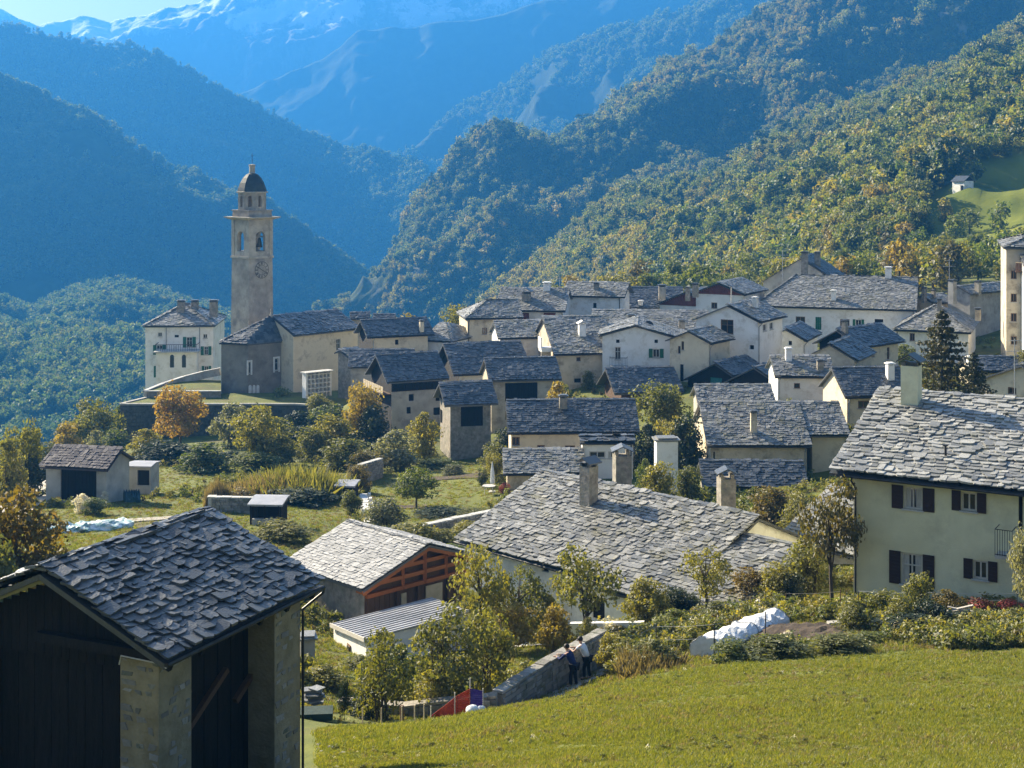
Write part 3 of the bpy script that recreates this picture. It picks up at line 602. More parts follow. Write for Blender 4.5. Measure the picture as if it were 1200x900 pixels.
# ------------------------------------------------------------------ walls with openings
def facade(b, A, e, L, z0, prof, holes, out, depth=0.2):
    "wall from A along unit vector e; prof = [(s, top z)...]; holes = [(s0, s1, za, zb)...]"
    A = Vector((A[0], A[1], 0)); e = Vector((e[0], e[1], 0)); o = Vector((out[0], out[1], 0))
    zmax = max(p[1] for p in prof)
    S = sorted({0.0, L} | {p[0] for p in prof if 0 < p[0] < L} | {s for h in holes for s in h[:2]})
    Z = sorted({z0, zmax} | {z for h in holes for z in h[2:]})
    top = lambda s: float(np.interp(s, [p[0] for p in prof], [p[1] for p in prof]))
    flip = e.cross(Vector((0, 0, 1))).dot(o) < 0
    def quad(*p): b.poly(*(p[::-1] if flip else p))
    for s0, s1 in zip(S, S[1:]):
        if s1 - s0 < 1e-4: continue
        tl, tr = top(s0 + 1e-5), top(s1 - 1e-5); sm = (s0 + s1) / 2
        for za, zb in zip(Z, Z[1:]):
            if zb - za < 1e-4: continue
            zm = (za + zb) / 2
            if any(h[0] < sm < h[1] and h[2] < zm < h[3] for h in holes): continue
            a, bb, c, d = min(za, tl), min(za, tr), min(zb, tr), min(zb, tl)
            if c - bb < 1e-5 and d - a < 1e-5: continue
            pts = [A + e * s0 + Vector((0, 0, a)), A + e * s1 + Vector((0, 0, bb))]
            if c - bb > 1e-5: pts.append(A + e * s1 + Vector((0, 0, c)))
            if d - a > 1e-5: pts.append(A + e * s0 + Vector((0, 0, d)))
            if len(pts) >= 3: quad(*pts)
    for s0, s1, za, zb in holes:
        p = lambda s, z, k: A + e * s + Vector((0, 0, z)) - o * (depth * k)
        quad(p(s0, za, 0), p(s0, za, 1), p(s1, za, 1), p(s1, za, 0)); quad(p(s1, zb, 0), p(s1, zb, 1), p(s0, zb, 1), p(s0, zb, 0))
        quad(p(s0, zb, 0), p(s0, zb, 1), p(s0, za, 1), p(s0, za, 0)); quad(p(s1, za, 0), p(s1, za, 1), p(s1, zb, 1), p(s1, zb, 0))
def fill_opening(T_, A, e, out, h, kind, shut=None, sm=None):
    "the window, door or boarding that stands in an opening, with its shutters"
    A = Vector((A[0], A[1], 0)); e = Vector((e[0], e[1], 0)); o = Vector((out[0], out[1], 0)); ang = math.atan2(e.y, e.x)
    s0, s1, za, zb = h; w, hh = s1 - s0, zb - za; sc, zc = (s0 + s1) / 2, (za + zb) / 2
    at = lambda s, z, k: A + e * s + Vector((0, 0, z)) + o * k
    if kind in 'wWv':
        fm = {'w': M['frame'], 'W': M['woodframe'], 'v': M['frame']}[kind]; t = min(0.09, w * 0.14); b = MB()
        for s in (s0 + t / 2, s1 - t / 2): b.box(at(s, zc, -0.11), t, 0.07, hh, ang)
        for z in (za + t / 2, zb - t / 2): b.box(at(sc, z, -0.11), w - 2 * t, 0.07, t, ang)
        if w > 0.6: b.box(at(sc, zc, -0.107), t * 0.8, 0.06, hh - 2 * t, ang)
        if hh > 1.3: b.box(at(sc, za + hh * 0.62, -0.104), w - 2 * t, 0.05, t * 0.6, ang)
        wo = b.build('window', fm, T_)
        p = MB().poly(at(s0, za, -0.13), at(s1, za, -0.13), at(s1, zb, -0.13), at(s0, zb, -0.13)); p.build('pane', M['glass'], wo)
        if kind == 'v':
            c = MB(); n = 5
            for sa, sb in ((s0 + t, s0 + w * 0.36), (s1 - w * 0.36, s1 - t)):
                c.poly(at(sa, za + t, -0.126), at(sb, za + t, -0.126), at(sb, zb - t, -0.126), at(sa, zb - t, -0.126))
            c.build('curtain', M['curtain'], wo)
        MB().box(at(sc, za - 0.035, 0.035), w + 0.16, 0.16, 0.07, ang).build('sill', M['concrete'], wo)
    elif kind == 'd':
        d = MB(); n = max(2, int(w / 0.22))
        for i in range(n): d.box(at(s0 + w * (i + .5) / n, zc, -0.12 + (0.006 if i % 2 else 0)), w / n - 0.012, 0.06, hh, ang)
        do = d.build('door', M['darkwood'] if sm is None else sm, T_)
        MB().box(at(s1 - 0.12, za + min(1.0, hh * .5), -0.07), 0.04, 0.06, 0.14, ang).build('handle', M['metal'], do)
    elif kind == 'b':                           # boarded barn opening
        n = max(3, int(w / 0.28)); po = MB().box(at(sc, zc, -0.17), w, 0.03, hh, ang).build('barn_boarding', M['darkwood'], T_)
        for i in range(n): MB().box(at(s0 + w * (i + .5) / n, zc, -0.13 + 0.012 * (i % 2)), w / n - 0.02, 0.04, hh - 0.01, ang).build('plank', M['brownwood'] if sm is None else sm, po)
    elif kind == 'o':                           # dark sheet closing the recess, its colour standing in for inner shade
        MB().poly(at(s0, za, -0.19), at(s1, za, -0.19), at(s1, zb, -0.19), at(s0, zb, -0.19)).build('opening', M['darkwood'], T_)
    if shut:
        for s in ((s0 - shut / 2 - 0.02), (s1 + shut / 2 + 0.02)):
            b = MB().box(at(s, zc, 0.03), shut, 0.045, hh + 0.06, ang)
            so_ = b.build('shutter', sm or M['shutter'], T_)
            n = max(4, int(hh / 0.16)); q = MB()
            for i in range(n): q.box(at(s, za + hh * (i + .5) / n, 0.062), shut * 0.76, 0.02, hh / n * 0.45, ang)
            q.build('louvre', sm or M['shutter'], so_, 'stuff')

HOUSES = []
class House:
    """gabled house. The ridge starts at photo point R0, d metres away, and runs at `ang` degrees (0 = to the right,
    90 = straight away) as far as column R1x (or L metres). ey = photo row of the near-side eave below R0."""
    def __init__(s, name, label, cat, R0, d, ang, ey, R1x=None, L=None, pitch=26, wb=None, hip0=0, hip1=0, wall='white', slab='slab', expo=.36, wid=.55, thk=.05,
                 ov=.35, oe=.45, win=(), chim=(), group=None, single=0, gable=None, walls=True, back=False, drop=0.8, base=None, tri=None, band=None, gutter=False, jit=1.15):
        s.u = u = Vector((math.cos(R(ang)), math.sin(R(ang)), 0)); s.n = n = Vector((math.sin(R(ang)), -math.cos(R(ang)), 0))
        s.r0 = r0 = P(R0[0], R0[1], d); pitch = pitch - 3 if slab != 'slab_dark' else pitch + 3; s.tp = tp = math.tan(R(pitch)); s.pitch = pitch
        if L is None:
            k = (R1x - CX) / F; L = (k * r0.y - r0.x) / (u.x - k * u.y)
        s.L = L; q = ey - HY
        s.w = w = (q * r0.y + r0.z * F) / (tp * F - q * n.y); s.wb = wb = w if wb is None else wb
        s.zr = r0.z; s.ze = r0.z - w * tp; s.zeb = r0.z - wb * tp
        s.ov, s.oe = ov, oe
        s.A = r0 + u * ov + n * (w - oe); s.A.z = 0                       # front left wall corner
        s.LW = L - 2 * ov; s.DW = w + wb - 2 * oe
        cs = [s.A, s.A + u * s.LW, s.A + u * s.LW - n * s.DW, s.A - n * s.DW]
        zg = [T(c.x, c.y) for c in cs]; s.z0 = (min(zg) - drop) if base is None else base; s.zg = zg
        cen = sum(cs, Vector()) / 4
        s.t = t = thing(name, label, cat, (cen.x, cen.y, s.z0), group)
        s.wallmat = M[wall]; s.hip = (hip0, hip1); s.name = name
        # openings
        tk = 0.13                                                          # roof deck thickness
        zt = lambda tt: r0.z - abs(tt) * tp - tk * 1.1                       # underside of the roof, tt = distance from the ridge
        s.fac = {'f': (s.A, u, s.LW, n), 'b': (s.A - n * s.DW + u * s.LW, -u, s.LW, -n), 'g0': (s.A - n * s.DW, n, s.DW, -u), 'g1': (s.A + u * s.LW, -n, s.DW, u)}
        s.holes = {k: [] for k in s.fac}; fills = []
        for wn_ in win:
            fk, px, py, pw, ph, kind = wn_[:6]
            h = s.pix(fk, px, py, pw, ph)
            if h is None: continue
            if kind != 'x': s.holes[fk].append(h)
            fills.append((fk, h, kind, wn_[6] if len(wn_) > 6 else None, wn_[7] if len(wn_) > 7 else None))
        if walls:
            ef, eb = zt(w - oe), zt(wb - oe)
            pr = {'f': [(0, ef), (s.LW, ef)], 'b': [(0, eb), (s.LW, eb)]}
            rid = zt(0)
            pr['g0'] = [(0, eb), (wb - oe, rid), (s.DW, ef)] if not hip0 else [(0, eb), (s.DW, ef)]
            pr['g1'] = [(0, ef), (w - oe, rid), (s.DW, eb)] if not hip1 else [(0, ef), (s.DW, eb)]
            b = MB()
            for k, (A_, e_, L_, o_) in s.fac.items():
                if gable and k in gable: continue
                facade(b, A_, e_, L_, s.z0, pr[k], s.holes[k], o_)
            s.wall = b.build('wall', s.wallmat, t)
            if gable:
                for k, m_ in gable.items():
                    A_, e_, L_, o_ = s.fac[k]; b = MB(); facade(b, A_, e_, L_, s.z0, pr[k], s.holes[k], o_); b.build('gable_wall', M[m_], t)
            for k, m_ in (tri or {}).items():                                 # boarded triangle above the eaves
                A_, e_, L_, o_ = s.fac[k]; z_ = min(pr[k][0][1], pr[k][-1][1]); po = MB(); A3 = Vector((A_.x, A_.y, 0)); n_ = max(5, int(L_ / .3))
                for i in range(n_):
                    sm_ = L_ * (i + .5) / n_; zt_ = float(np.interp(sm_, [q_[0] for q_ in pr[k]], [q_[1] for q_ in pr[k]])) - .02
                    if zt_ > z_ + .02: po.box(A3 + e_ * sm_ + o_ * (.05 + .012 * (i % 2)) + Vector((0, 0, (zt_ + z_ - .15) / 2)), L_ / n_ - .015, .05, zt_ - z_ + .15, math.atan2(e_.y, e_.x))
                po.build('gable_boarding', M[m_], t, 'stuff')
            for k, (hb, m_) in (band or {}).items():                          # boarded band under the eaves
                A_, e_, L_, o_ = s.fac[k]; z_ = pr[k][0][1]; A3 = Vector((A_.x, A_.y, 0)); n_ = max(5, int(L_ / .28)); po = MB()
                for i in range(n_): po.box(A3 + e_ * (L_ * (i + .5) / n_) + o_ * (.05 + .012 * (i % 2)) + Vector((0, 0, z_ - hb / 2 - .01)), L_ / n_ - .015, .05, hb, math.atan2(e_.y, e_.x))
                po.build('boarded_band', M[m_], t, 'stuff')
            for fk, h, kind, shut, sm in fills:
                A_, e_, L_, o_ = s.fac[fk]; fill_opening(t, A_, e_, o_, h, kind, shut, sm)
        # roof
        up = Vector((0, 0, 1)); h0 = hip0; h1 = hip1
        a0, a1 = r0 + u * h0, r0 + u * (L - h1)
        F0, F1 = r0 + n * w - up * (w * tp), r0 + u * L + n * w - up * (w * tp)
        B0, B1 = r0 - n * wb - up * (wb * tp), r0 + u * L - n * wb - up * (wb * tp)
        fs = [(F0, F1, a0, a1), (B1, B0, a1, a0)]
        if h0: fs.append((B0, F0, a0, a0))
        if h1: fs.append((F1, B1, a1, a1))
        b = MB(); dz = up * tk
        for e0, e1, q0, q1 in fs:
            if (q0 - q1).length < 1e-6:
                nn = len(b.V); b.V += [tuple(p) for p in (e0, e1, q0, e0 - dz, e1 - dz, q0 - dz)]
                b.F += [(nn, nn + 1, nn + 2), (nn + 5, nn + 4, nn + 3), (nn, nn + 3, nn + 4, nn + 1)]
            else:
                nn = len(b.V); b.V += [tuple(p) for p in (e0, e1, q1, q0, e0 - dz, e1 - dz, q1 - dz, q0 - dz)]
                b.F += [(nn, nn + 1, nn + 2, nn + 3), (nn + 7, nn + 6, nn + 5, nn + 4), (nn, nn + 4, nn + 5, nn + 1), (nn + 1, nn + 5, nn + 6, nn + 2), (nn + 3, nn + 7, nn + 4, nn)]
        s.roof = b.build('roof', M['slab_dark'] if slab != 'tile' else M['tile'], t)
        vis = []
        for f in fs:
            c = (f[0] + f[1] + f[2] + f[3]) / 4; nr = (f[1] - f[0]).cross(((f[2] + f[3]) / 2 - f[0]))
            if nr.z < 0: nr = -nr
            if nr.dot(-c) > 0 or back: vis.append(f)
        sd = int(abs(R0[0] * 7 + R0[1] * 13)) % 9973
        if slab == 'metal': pass
        else: slabs(s.roof, vis, expo, wid, thk, M[slab], sd, single, jit)
        # ridge stones
        if slab not in ('metal',):
            rg = random.Random(sd); b = MB(); q = 0; rl = (a1 - a0).length
            while q < rl - 0.15:
                l = min(rg.uniform(.5, 1.1), rl - q); b.box(a0 + u * (q + l / 2) + up * (thk * 2.4 + rg.uniform(0, .03)), l * .97, rg.uniform(.34, .5), thk * 1.5, R(ang) + rg.uniform(-.05, .05)); q += l
            if b.V: b.build('ridge_slabs', M[slab], s.roof, 'stuff')
        s.u, s.n = u, n
        if gutter:
            g0_, g1_ = F0 + n * .07 - up * .05, F1 + n * .07 - up * .05
            if h0: g0_ = g0_ + u * .1
            MB().tube([g0_, g1_], .075, 6).build('gutter', M['metal'], t)
            c_ = s.A + u * (s.LW - .15 if int(R0[0]) % 2 else .15); zt_ = s.ze - .1
            MB().tube([c_ + n * (oe + .06) + up * zt_, c_ + n * .08 + up * (zt_ - .5), Vector((c_.x + n.x * .08, c_.y + n.y * .08, s.z0))], .055, 6).build('downpipe', M['metal'] if int(R0[1]) % 2 else M['zinc'], t)
        for c in chim: s.chimney(*c)
        HOUSES.append(s)
    def pix(s, fk, px, py, pw, ph):
        A, e, L, o = s.fac[fk]
        def hit(x, y):
            Dv = ray(x, y); t_ = A.dot(o) / Dv.dot(o); p = Dv * t_; return (p - A).dot(e), p.z
        a, b_ = hit(px - pw / 2, py), hit(px + pw / 2, py); zt, zb = hit(px, py - ph / 2)[1], hit(px, py + ph / 2)[1]
        s0, s1 = sorted((a[0], b_[0])); s0, s1 = max(s0, .08), min(s1, L - .08)
        if s1 - s0 < .12: return None
        return (s0, s1, zb, zt)
    def on_roof(s, px, py):
        nr = Vector((s.n.x * s.tp, s.n.y * s.tp, 1)); Dv = ray(px, py); return Dv * (s.r0.dot(nr) / Dv.dot(nr))
    def chimney(s, px, pyb, pyt, pw, m='rubble', cap='slab', ay=1.0, turn=None, single=False):
        "chimney standing on the front slope at photo point (px, pyb), its top at row pyt, pw pixels wide"
        p = s.on_roof(px, pyb); wd = pw * p.y / F; zt = -(pyt - HY) / F * p.y
        a = math.atan2(s.u.y, s.u.x) if turn is None else R(turn)
        wd *= 1 / (abs(math.cos(a)) + ay * abs(math.sin(a))) if abs(math.sin(a)) > .2 else 1
        z0 = p.z - wd * 0.6
        b = MB().box((p.x, p.y, (z0 + zt) / 2), wd, wd * ay, zt - z0, a)
        ch = b.build('chimney', M[m], s.t)
        c = MB(); hz = max(.12, wd * .22)
        for i in (-1, 1):
            for j in (-1, 1):
                v = Vector((p.x, p.y, zt + hz / 2 - .03)) + Vector((math.cos(a), math.sin(a), 0)) * (i * wd * .36) + Vector((-math.sin(a), math.cos(a), 0)) * (j * wd * ay * .36)
                c.box(v, wd * .22, wd * .22, hz + .05, a)
        c.box((p.x, p.y, zt + .1 * wd), wd * .5, wd * ay * .5, hz, a)
        if cap == 'gable':
            X = Vector((math.cos(a), math.sin(a), 0)); Y = Vector((-math.sin(a), math.cos(a), 0)); C_ = Vector((p.x, p.y, zt + hz)); U = Vector((0, 0, 1))
            for q in (-1, 1):
                e_ = C_ + X * (q * wd * .72); r_ = C_ + U * wd * .42; y_ = Y * (wd * ay * .7); th = U * (.07)
                c.hexa([e_ - y_, e_ + y_, r_ + y_, r_ - y_, e_ - y_ + th, e_ + y_ + th, r_ + y_ + th, r_ - y_ + th] if q < 0 else [r_ - y_, r_ + y_, e_ + y_, e_ - y_, r_ - y_ + th, r_ + y_ + th, e_ + y_ + th, e_ - y_ + th])
        else:
            c.box((p.x, p.y, zt + hz + .03), wd * 1.3, wd * ay * 1.3, .08, a + .04); c.box((p.x, p.y, zt + hz + .11), wd * .9, wd * ay * .9, .07, a - .05)
        c.build('chimney_cap', M['slab_dark'] if m != 'white' else M['white'], ch)
        return p, zt, wd, a

# ------------------------------------------------------------------ the houses, from the back of the village to the front
H = House
V_ = 'houses of the village'
S3 = dict(expo=.30, wid=.42, thk=.045)
S2 = dict(expo=.28, wid=.40, thk=.045)
def hs(*a, **k):
    k.setdefault('group', V_); k.setdefault('gutter', k.get('wall') in ('white', 'cream', 'beige') and k.get("group") == V_); return H('house', a[0], 'house', *a[1:], **k)

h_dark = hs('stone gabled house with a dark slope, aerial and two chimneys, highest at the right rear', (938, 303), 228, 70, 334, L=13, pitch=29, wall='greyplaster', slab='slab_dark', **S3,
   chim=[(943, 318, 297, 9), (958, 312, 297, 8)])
h_long = hs('long white house with a bright hipped roof in front of the dark stone gable', (893, 322), 214, -17, 359, R1x=1076, pitch=25, hip0=5.0, wall='white', slab='slab', back=True, **S3,
   win=[('f', 938, 376, 11, 10, 'W'), ('f', 959, 379, 7, 15, 'd', None, M['greenshutter']), ('f', 990, 378, 11, 8, 'W'), ('f', 1006, 378, 7, 7, 'w', .35, M['greenshutter']), ('f', 1030, 376, 10, 4, 'o')],
   chim=[(977, 352, 342, 7, 'white'), (1041, 326, 315, 9, 'white')])
h_red = hs('white house under a wide dark red wooden gable', (841, 332), 206, 62, 346, L=11, pitch=24, wall='white', slab='slab', tri={'g0': 'oldred'}, ov=.8, **S3,
   win=[('g0', 837, 358, 7, 7, 'W')], chim=[(815, 345, 334, 8), (806, 350, 338, 6)])
h_red2 = hs('low white house whose red wooden gable shows left of the wider red gable', (803, 342), 210, 62, 360, L=9, pitch=26, wall='white', slab='slab', tri={'g0': 'oldred'}, ov=.8, **S3)
h_slab = hs('house showing only its dark slab slope and two pale chimneys at the back', (733, 337), 222, -4, 361, R1x=800, pitch=25, wall='greyplaster', slab='slab_dark', **S3,
   chim=[(776, 352, 336, 8, 'beige'), (751, 358, 354, 5, 'white')])
h_dusk = hs('house with a blue-shaded white wall and dark gable end right of the dormered roof', (665, 331), 214, -14, 347, R1x=738, pitch=24, wall='white', slab='slab', ov=.7, **S3,
   win=[('f', 697, 358, 4, 6, 'o'), ('g1', 723, 352, 4, 10, 'd')], chim=[(699, 340, 333, 7)])
h_dorm = hs('broad house with red wall panels and a small dormer at the back of the village', (587, 338), 207, -8, 364, R1x=668, pitch=25, wall='white', slab='slab', **S3,
   win=[('f', 597, 370, 6, 9, 'W'), ('f', 611, 371, 18, 9, 'b', None, M['oldred']), ('f', 644, 371, 14, 9, 'b', None, M['oldred'])], chim=[(617, 352, 344, 10, 'rubble', 'gable'), (641, 341, 333, 8, 'white')])
h_pink = hs('peach coloured house with a bright hipped roof at the left end of the back row', (540, 353), 197, 10, 374, L=8, pitch=27, hip0=3.6, wall='cream', slab='slab', back=True, **S3,
   win=[('f', 568, 388, 6, 8, 'W'), ('f', 567, 403, 12, 4, 'W')])
h_low = hs('small house with a short slab roof in front of the broad house with red panels', (578, 377), 184, 9, 397, R1x=637, pitch=26, wall='white', slab='slab', **S3,
   win=[('f', 632, 410, 3, 5, 'o')])
h_mid = hs('long house whose broad slab roof fills the gap behind the white gable with a balcony', (694, 364), 194, -5, 398, R1x=830, pitch=25, wall='beige', slab='slab', **S3,
   chim=[(799, 387, 377, 7), (740, 388, 371, 8), (753, 386, 373, 7)])
h_stain = hs('stained beige house with a white capped chimney and a pale blue door', (635, 372), 177, 9, 416, R1x=707, pitch=27, wall='beige', slab='slab', **S3,
   win=[('f', 678, 421, 5, 5, 'W'), ('f', 693, 447, 6, 16, 'v'), ('f', 677, 446, 8, 5, 'o')], chim=[(682, 394, 381, 8, 'white', 'gable')])
h_balc = hs('white gabled house with a small iron balcony and one shuttered window', (745, 382), 168, 84, 400, L=10, pitch=19, wb=4.4, wall='white', slab='slab', **S3,
   win=[('g0', 724, 400, 4, 4, 'o'), ('g0', 769, 400, 4, 4, 'o'), ('g0', 724, 414, 7, 15, 'w'), ('g0', 769, 414, 8, 10, 'w', .45, M['greenshutter'])])
h_tower = hs('narrow tall white house squeezed between two white gables', (806, 388), 163, 55, 403, L=6, pitch=26, wall='cream', slab='slab', **S3,
   win=[('g0', 796, 410, 3, 9, 'W'), ('g0', 800, 405, 3, 10, 'W'), ('g0', 799, 437, 4, 20, 'd'), ('f', 812, 444, 6, 8, 'o')])
h_loft = hs('tall white gabled house with one big brown loft window', (852, 358), 169, 58, 378, L=8.5, pitch=26, wb=4.6, wall='white', slab='slab', **S3,
   win=[('g0', 852, 383, 15, 17, 'W'), ('g0', 834, 407, 6, 8, 'w'), ('g0', 881, 407, 5, 5, 'o'), ('f', 896, 384, 4, 8, 'w'), ('f', 904, 382, 4, 8, 'w')], chim=[(885, 362, 350, 8, 'white')])
h_hid = hs('little white gabled house with two square windows, half hidden below the long white house', (920, 386), 178, 66, 400, L=9, pitch=24, wall='white', slab='slab_dark', **S3,
   win=[('g0', 909, 402, 4, 5, 'o'), ('g0', 926, 402, 4, 5, 'o')])
h_hip = hs('white hip roofed house with a row of tall windows on its beige right side', (1054, 357), 194, -22, 387, L=9.8, pitch=25, hip0=4.6, hip1=4.6, wall='white', slab='slab', **S3,
   win=[('f', 1069, 395, 6, 9, 'W'), ('f', 1070, 413, 6, 9, 'W')], chim=[(1101, 365, 352, 6), (1146, 372, 363, 8, 'beige')])
h_ridge = hs('grey rendered house with a stout chimney and aerial behind the white hip roofed house', (1122, 336), 206, 40, 345, L=12, pitch=26, wall='greyplaster', slab='slab', **S3,
   chim=[(1116, 352, 330, 10, 'greyplaster'), (1146, 343, 331, 8, 'beige')])
h_shed2 = hs('low slab roofed house with small chimneys between the long white house and the aerial chimney', (1078, 346), 210, 30, 356, R1x=1106, pitch=24, wall='cream', slab='slab', **S3, chim=[(1083, 352, 338, 6), (1094, 350, 341, 5)])
h_brown = hs('chalet with a dark brown gable and beige side wall below the long white house', (980, 387), 163, 43, 408, L=9.2, pitch=25, wall='cream', slab='slab_dark', gable={'g0': 'darkwood'}, ov=.8, **S3,
   win=[('f', 1022, 416, 6, 5, 'W'), ('f', 1041, 414, 3, 14, 'W')], chim=[(990, 392, 377, 8)])
h_mono = hs('house showing a dark slope with a pale stepped left edge below the brown gable', (972, 404), 153, 62, 424, L=8, pitch=25, wall='greyplaster', slab='slab_dark', **S3)
h_snow = hs('bright white house with a single small window under a grey slab roof', (902, 418), 145, -2, 442, R1x=972, pitch=27, wall='white', slab='slab', **S3,
   win=[('f', 934, 452, 7, 6, 'W')], chim=[(924, 424, 410, 7, 'white'), (961, 434, 424, 7)])
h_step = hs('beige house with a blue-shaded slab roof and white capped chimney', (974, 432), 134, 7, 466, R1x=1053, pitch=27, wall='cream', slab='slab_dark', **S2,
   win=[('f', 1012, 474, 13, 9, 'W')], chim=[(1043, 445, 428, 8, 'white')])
h_lay = hs('low house whose roof top lies between the teal doored barn and the bigger slab roof', (813, 452), 138, 0, 476, R1x=903, pitch=26, wall='greyplaster', slab='slab', **S2)
h_big = hs('long house with a wide slab roof, slim chimney and beige right hand wing', (819, 472), 127, -1, 523, R1x=936, pitch=27, wall='beige', slab='slab', **S2,
   win=[('f', 829, 531, 10, 10, 'o'), ('f', 837, 534, 3, 10, 'w')], chim=[(883, 508, 484, 7, 'beige')])
h_wing = H('house_wing', 'beige wing with a brown window and dark door, right of the slim chimney roof', 'house', (936.5, 472.5), 127, -1, 511, R1x=983, pitch=27, wall='cream', slab='slab', group=V_, **S2,
   win=[('f', 948, 533, 11, 10, 'W'), ('f', 951, 563, 14, 15, 'W', .5)])
h_lean = hs('low house with a dark slab roof, nearest the rear of the crooked roof', (819, 541), 113, -2, 572, R1x=941, pitch=25, wall='rubble', slab='slab_dark', **S2,
   win=[('f', 842, 578, 12, 8, 'w')], chim=[])
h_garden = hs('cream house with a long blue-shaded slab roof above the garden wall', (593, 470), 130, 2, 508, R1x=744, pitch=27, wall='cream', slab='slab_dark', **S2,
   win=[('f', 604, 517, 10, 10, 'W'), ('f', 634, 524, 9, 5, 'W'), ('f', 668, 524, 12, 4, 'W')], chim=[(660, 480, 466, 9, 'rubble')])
h_terr = hs('lower house with flowers on a wooden balcony in front of the cream house', (589, 528), 121, 1, 556, R1x=684, pitch=26, wall='cream', slab='slab', **S2)
h_box = hs('small white annex with a ribbon of windows and a nearly flat roof', (679, 513), 122, 0, 519.5, R1x=743, pitch=7, wall='white', slab='slab_dark', expo=.5, wid=.7, thk=.05, oe=.25, ov=.2,
   win=[('f', 700, 533, 19, 8, 'w'), ('f', 718, 533, 11, 8, 'v')])
h_barn3 = H('barn', 'barn with a dark boarded front between two beige stone piers above the yellow bush', 'barn', (567, 421), 160, 10, 447, R1x=651, pitch=26, wall='beige', slab='slab_dark', **S3,
   win=[('f', 611, 459, 38, 21, 'b', None, M['darkwood'])], group='barns of the village')
h_twin = hs('low white walled house with a wide blue-shaded roof and dark left gable', (519, 404), 176, 16, 440, R1x=610, pitch=26, wall='white', slab='slab_dark', gable={'g0': 'darkwood'}, ov=.8, **S3)
h_stone = H('barn', 'small stone barn with one dark wooden door standing in the garden corner', 'barn', (514, 450), 150, 14, 476, R1x=576, pitch=27, wall='rubble', slab='slab_dark', tri={'g0': 'darkwood'}, ov=.7, **S3,
   win=[('f', 553, 488, 26, 23, 'b', None, M['darkwood']), ('g0', 517, 488, 3, 16, 'o')], group='barns of the village')
h_chal = H('barn', 'tall plastered barn with a dark timber gable and pale balcony boards', 'barn', (440, 417), 166, 24, 449, R1x=512, pitch=30, wall='greyplaster', slab='slab_dark', gable={'g0': 'darkwood'}, band={'f': (1.25, 'darkwood')}, ov=.7, **S3,
   win=[('f', 482, 466, 6, 8, 'o'), ('f', 479, 481, 5, 8, 'o'), ('f', 513, 465, 5, 10, 'o'), ('f', 512, 482, 8, 9, 'o')], group='barns of the village')
A_, e_, L_, o_ = h_chal.fac['g0']; an = math.atan2(e_.y, e_.x); zc = h_chal.ze - .9
bk_ = MB().box(Vector((A_.x, A_.y, zc - .5)) + e_ * (L_ / 2) + o_ * .5, L_, 1.0, .12, an).build('balcony', M['brownwood'], h_chal.t)
for i in range(9): MB().box(Vector((A_.x, A_.y, zc)) + e_ * (L_ * (i + .5) / 9) + o_ * 1.0, L_ / 9 - .1, .05, .8, an).build('balcony_board', M['palewood'], bk_)
h_strip = hs('low house seen only as a dark strip of roof behind the timber gabled barn', (409, 411), 178, 4, 431, R1x=486, pitch=25, wall='greyplaster', slab='slab_dark', **S3)
h_alp = hs('chalet with pale panels in its dark gable and a sunlit chimney, beside the church', (422, 376), 188, 22, 396, R1x=500, pitch=27, wall='cream', slab='slab_dark', gable={'g0': 'darkwood'}, ov=.8, **S3,
   win=[('f', 465, 401, 4, 6, 'o')], chim=[(494, 390, 377, 6, 'cream')])
h_end = hs('low house with two dark slopes between the chalet by the church and the peach house', (515, 379), 194, -25, 399, R1x=548, pitch=24, hip1=3, wall='white', slab='slab', **S3)
h_back = hs('small dark roof peeping out behind the chalet beside the church', (437, 369), 214, 5, 376, R1x=464, pitch=25, wall='greyplaster', slab='slab_dark', **S3)
h_back2 = hs('smallest dark roof peeping out right behind the church nave', (410, 367), 222, 5, 374, R1x=434, pitch=25, wall='greyplaster', slab='slab_dark', **S3)
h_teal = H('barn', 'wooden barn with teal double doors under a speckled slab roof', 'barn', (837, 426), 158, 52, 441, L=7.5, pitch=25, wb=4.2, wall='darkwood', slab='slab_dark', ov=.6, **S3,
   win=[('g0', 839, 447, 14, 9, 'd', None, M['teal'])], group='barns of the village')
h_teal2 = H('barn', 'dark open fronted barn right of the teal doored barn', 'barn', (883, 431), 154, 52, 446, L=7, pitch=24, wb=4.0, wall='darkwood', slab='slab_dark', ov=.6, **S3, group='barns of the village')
h_pent = H('barn', 'slab roofed barn below the white balcony gable, with stacked boards in its gable', 'barn', (709, 433), 160, 12, 462, R1x=789, pitch=27, wall='brownwood', slab='slab_dark', **S3, ov=.9,
   win=[('g0', 706, 452, 4, 8, 'o')], group='barns of the village')
h_right = hs('small house with a white roof edge just left of the tall apartment house foot', (1196, 428), 122, 40, 460, L=9, pitch=25, wb=4.5, wall='cream', slab='slab', **S2, win=[('g0', 1186, 458, 10, 8, 'W')])
h_right2 = hs('house showing a flat dark slope and white chimney behind the spruce', (1128, 419), 150, 2, 436, R1x=1215, pitch=22, wall='cream', slab='slab_dark', **S3, chim=[(1137, 432, 420, 7, 'white')])
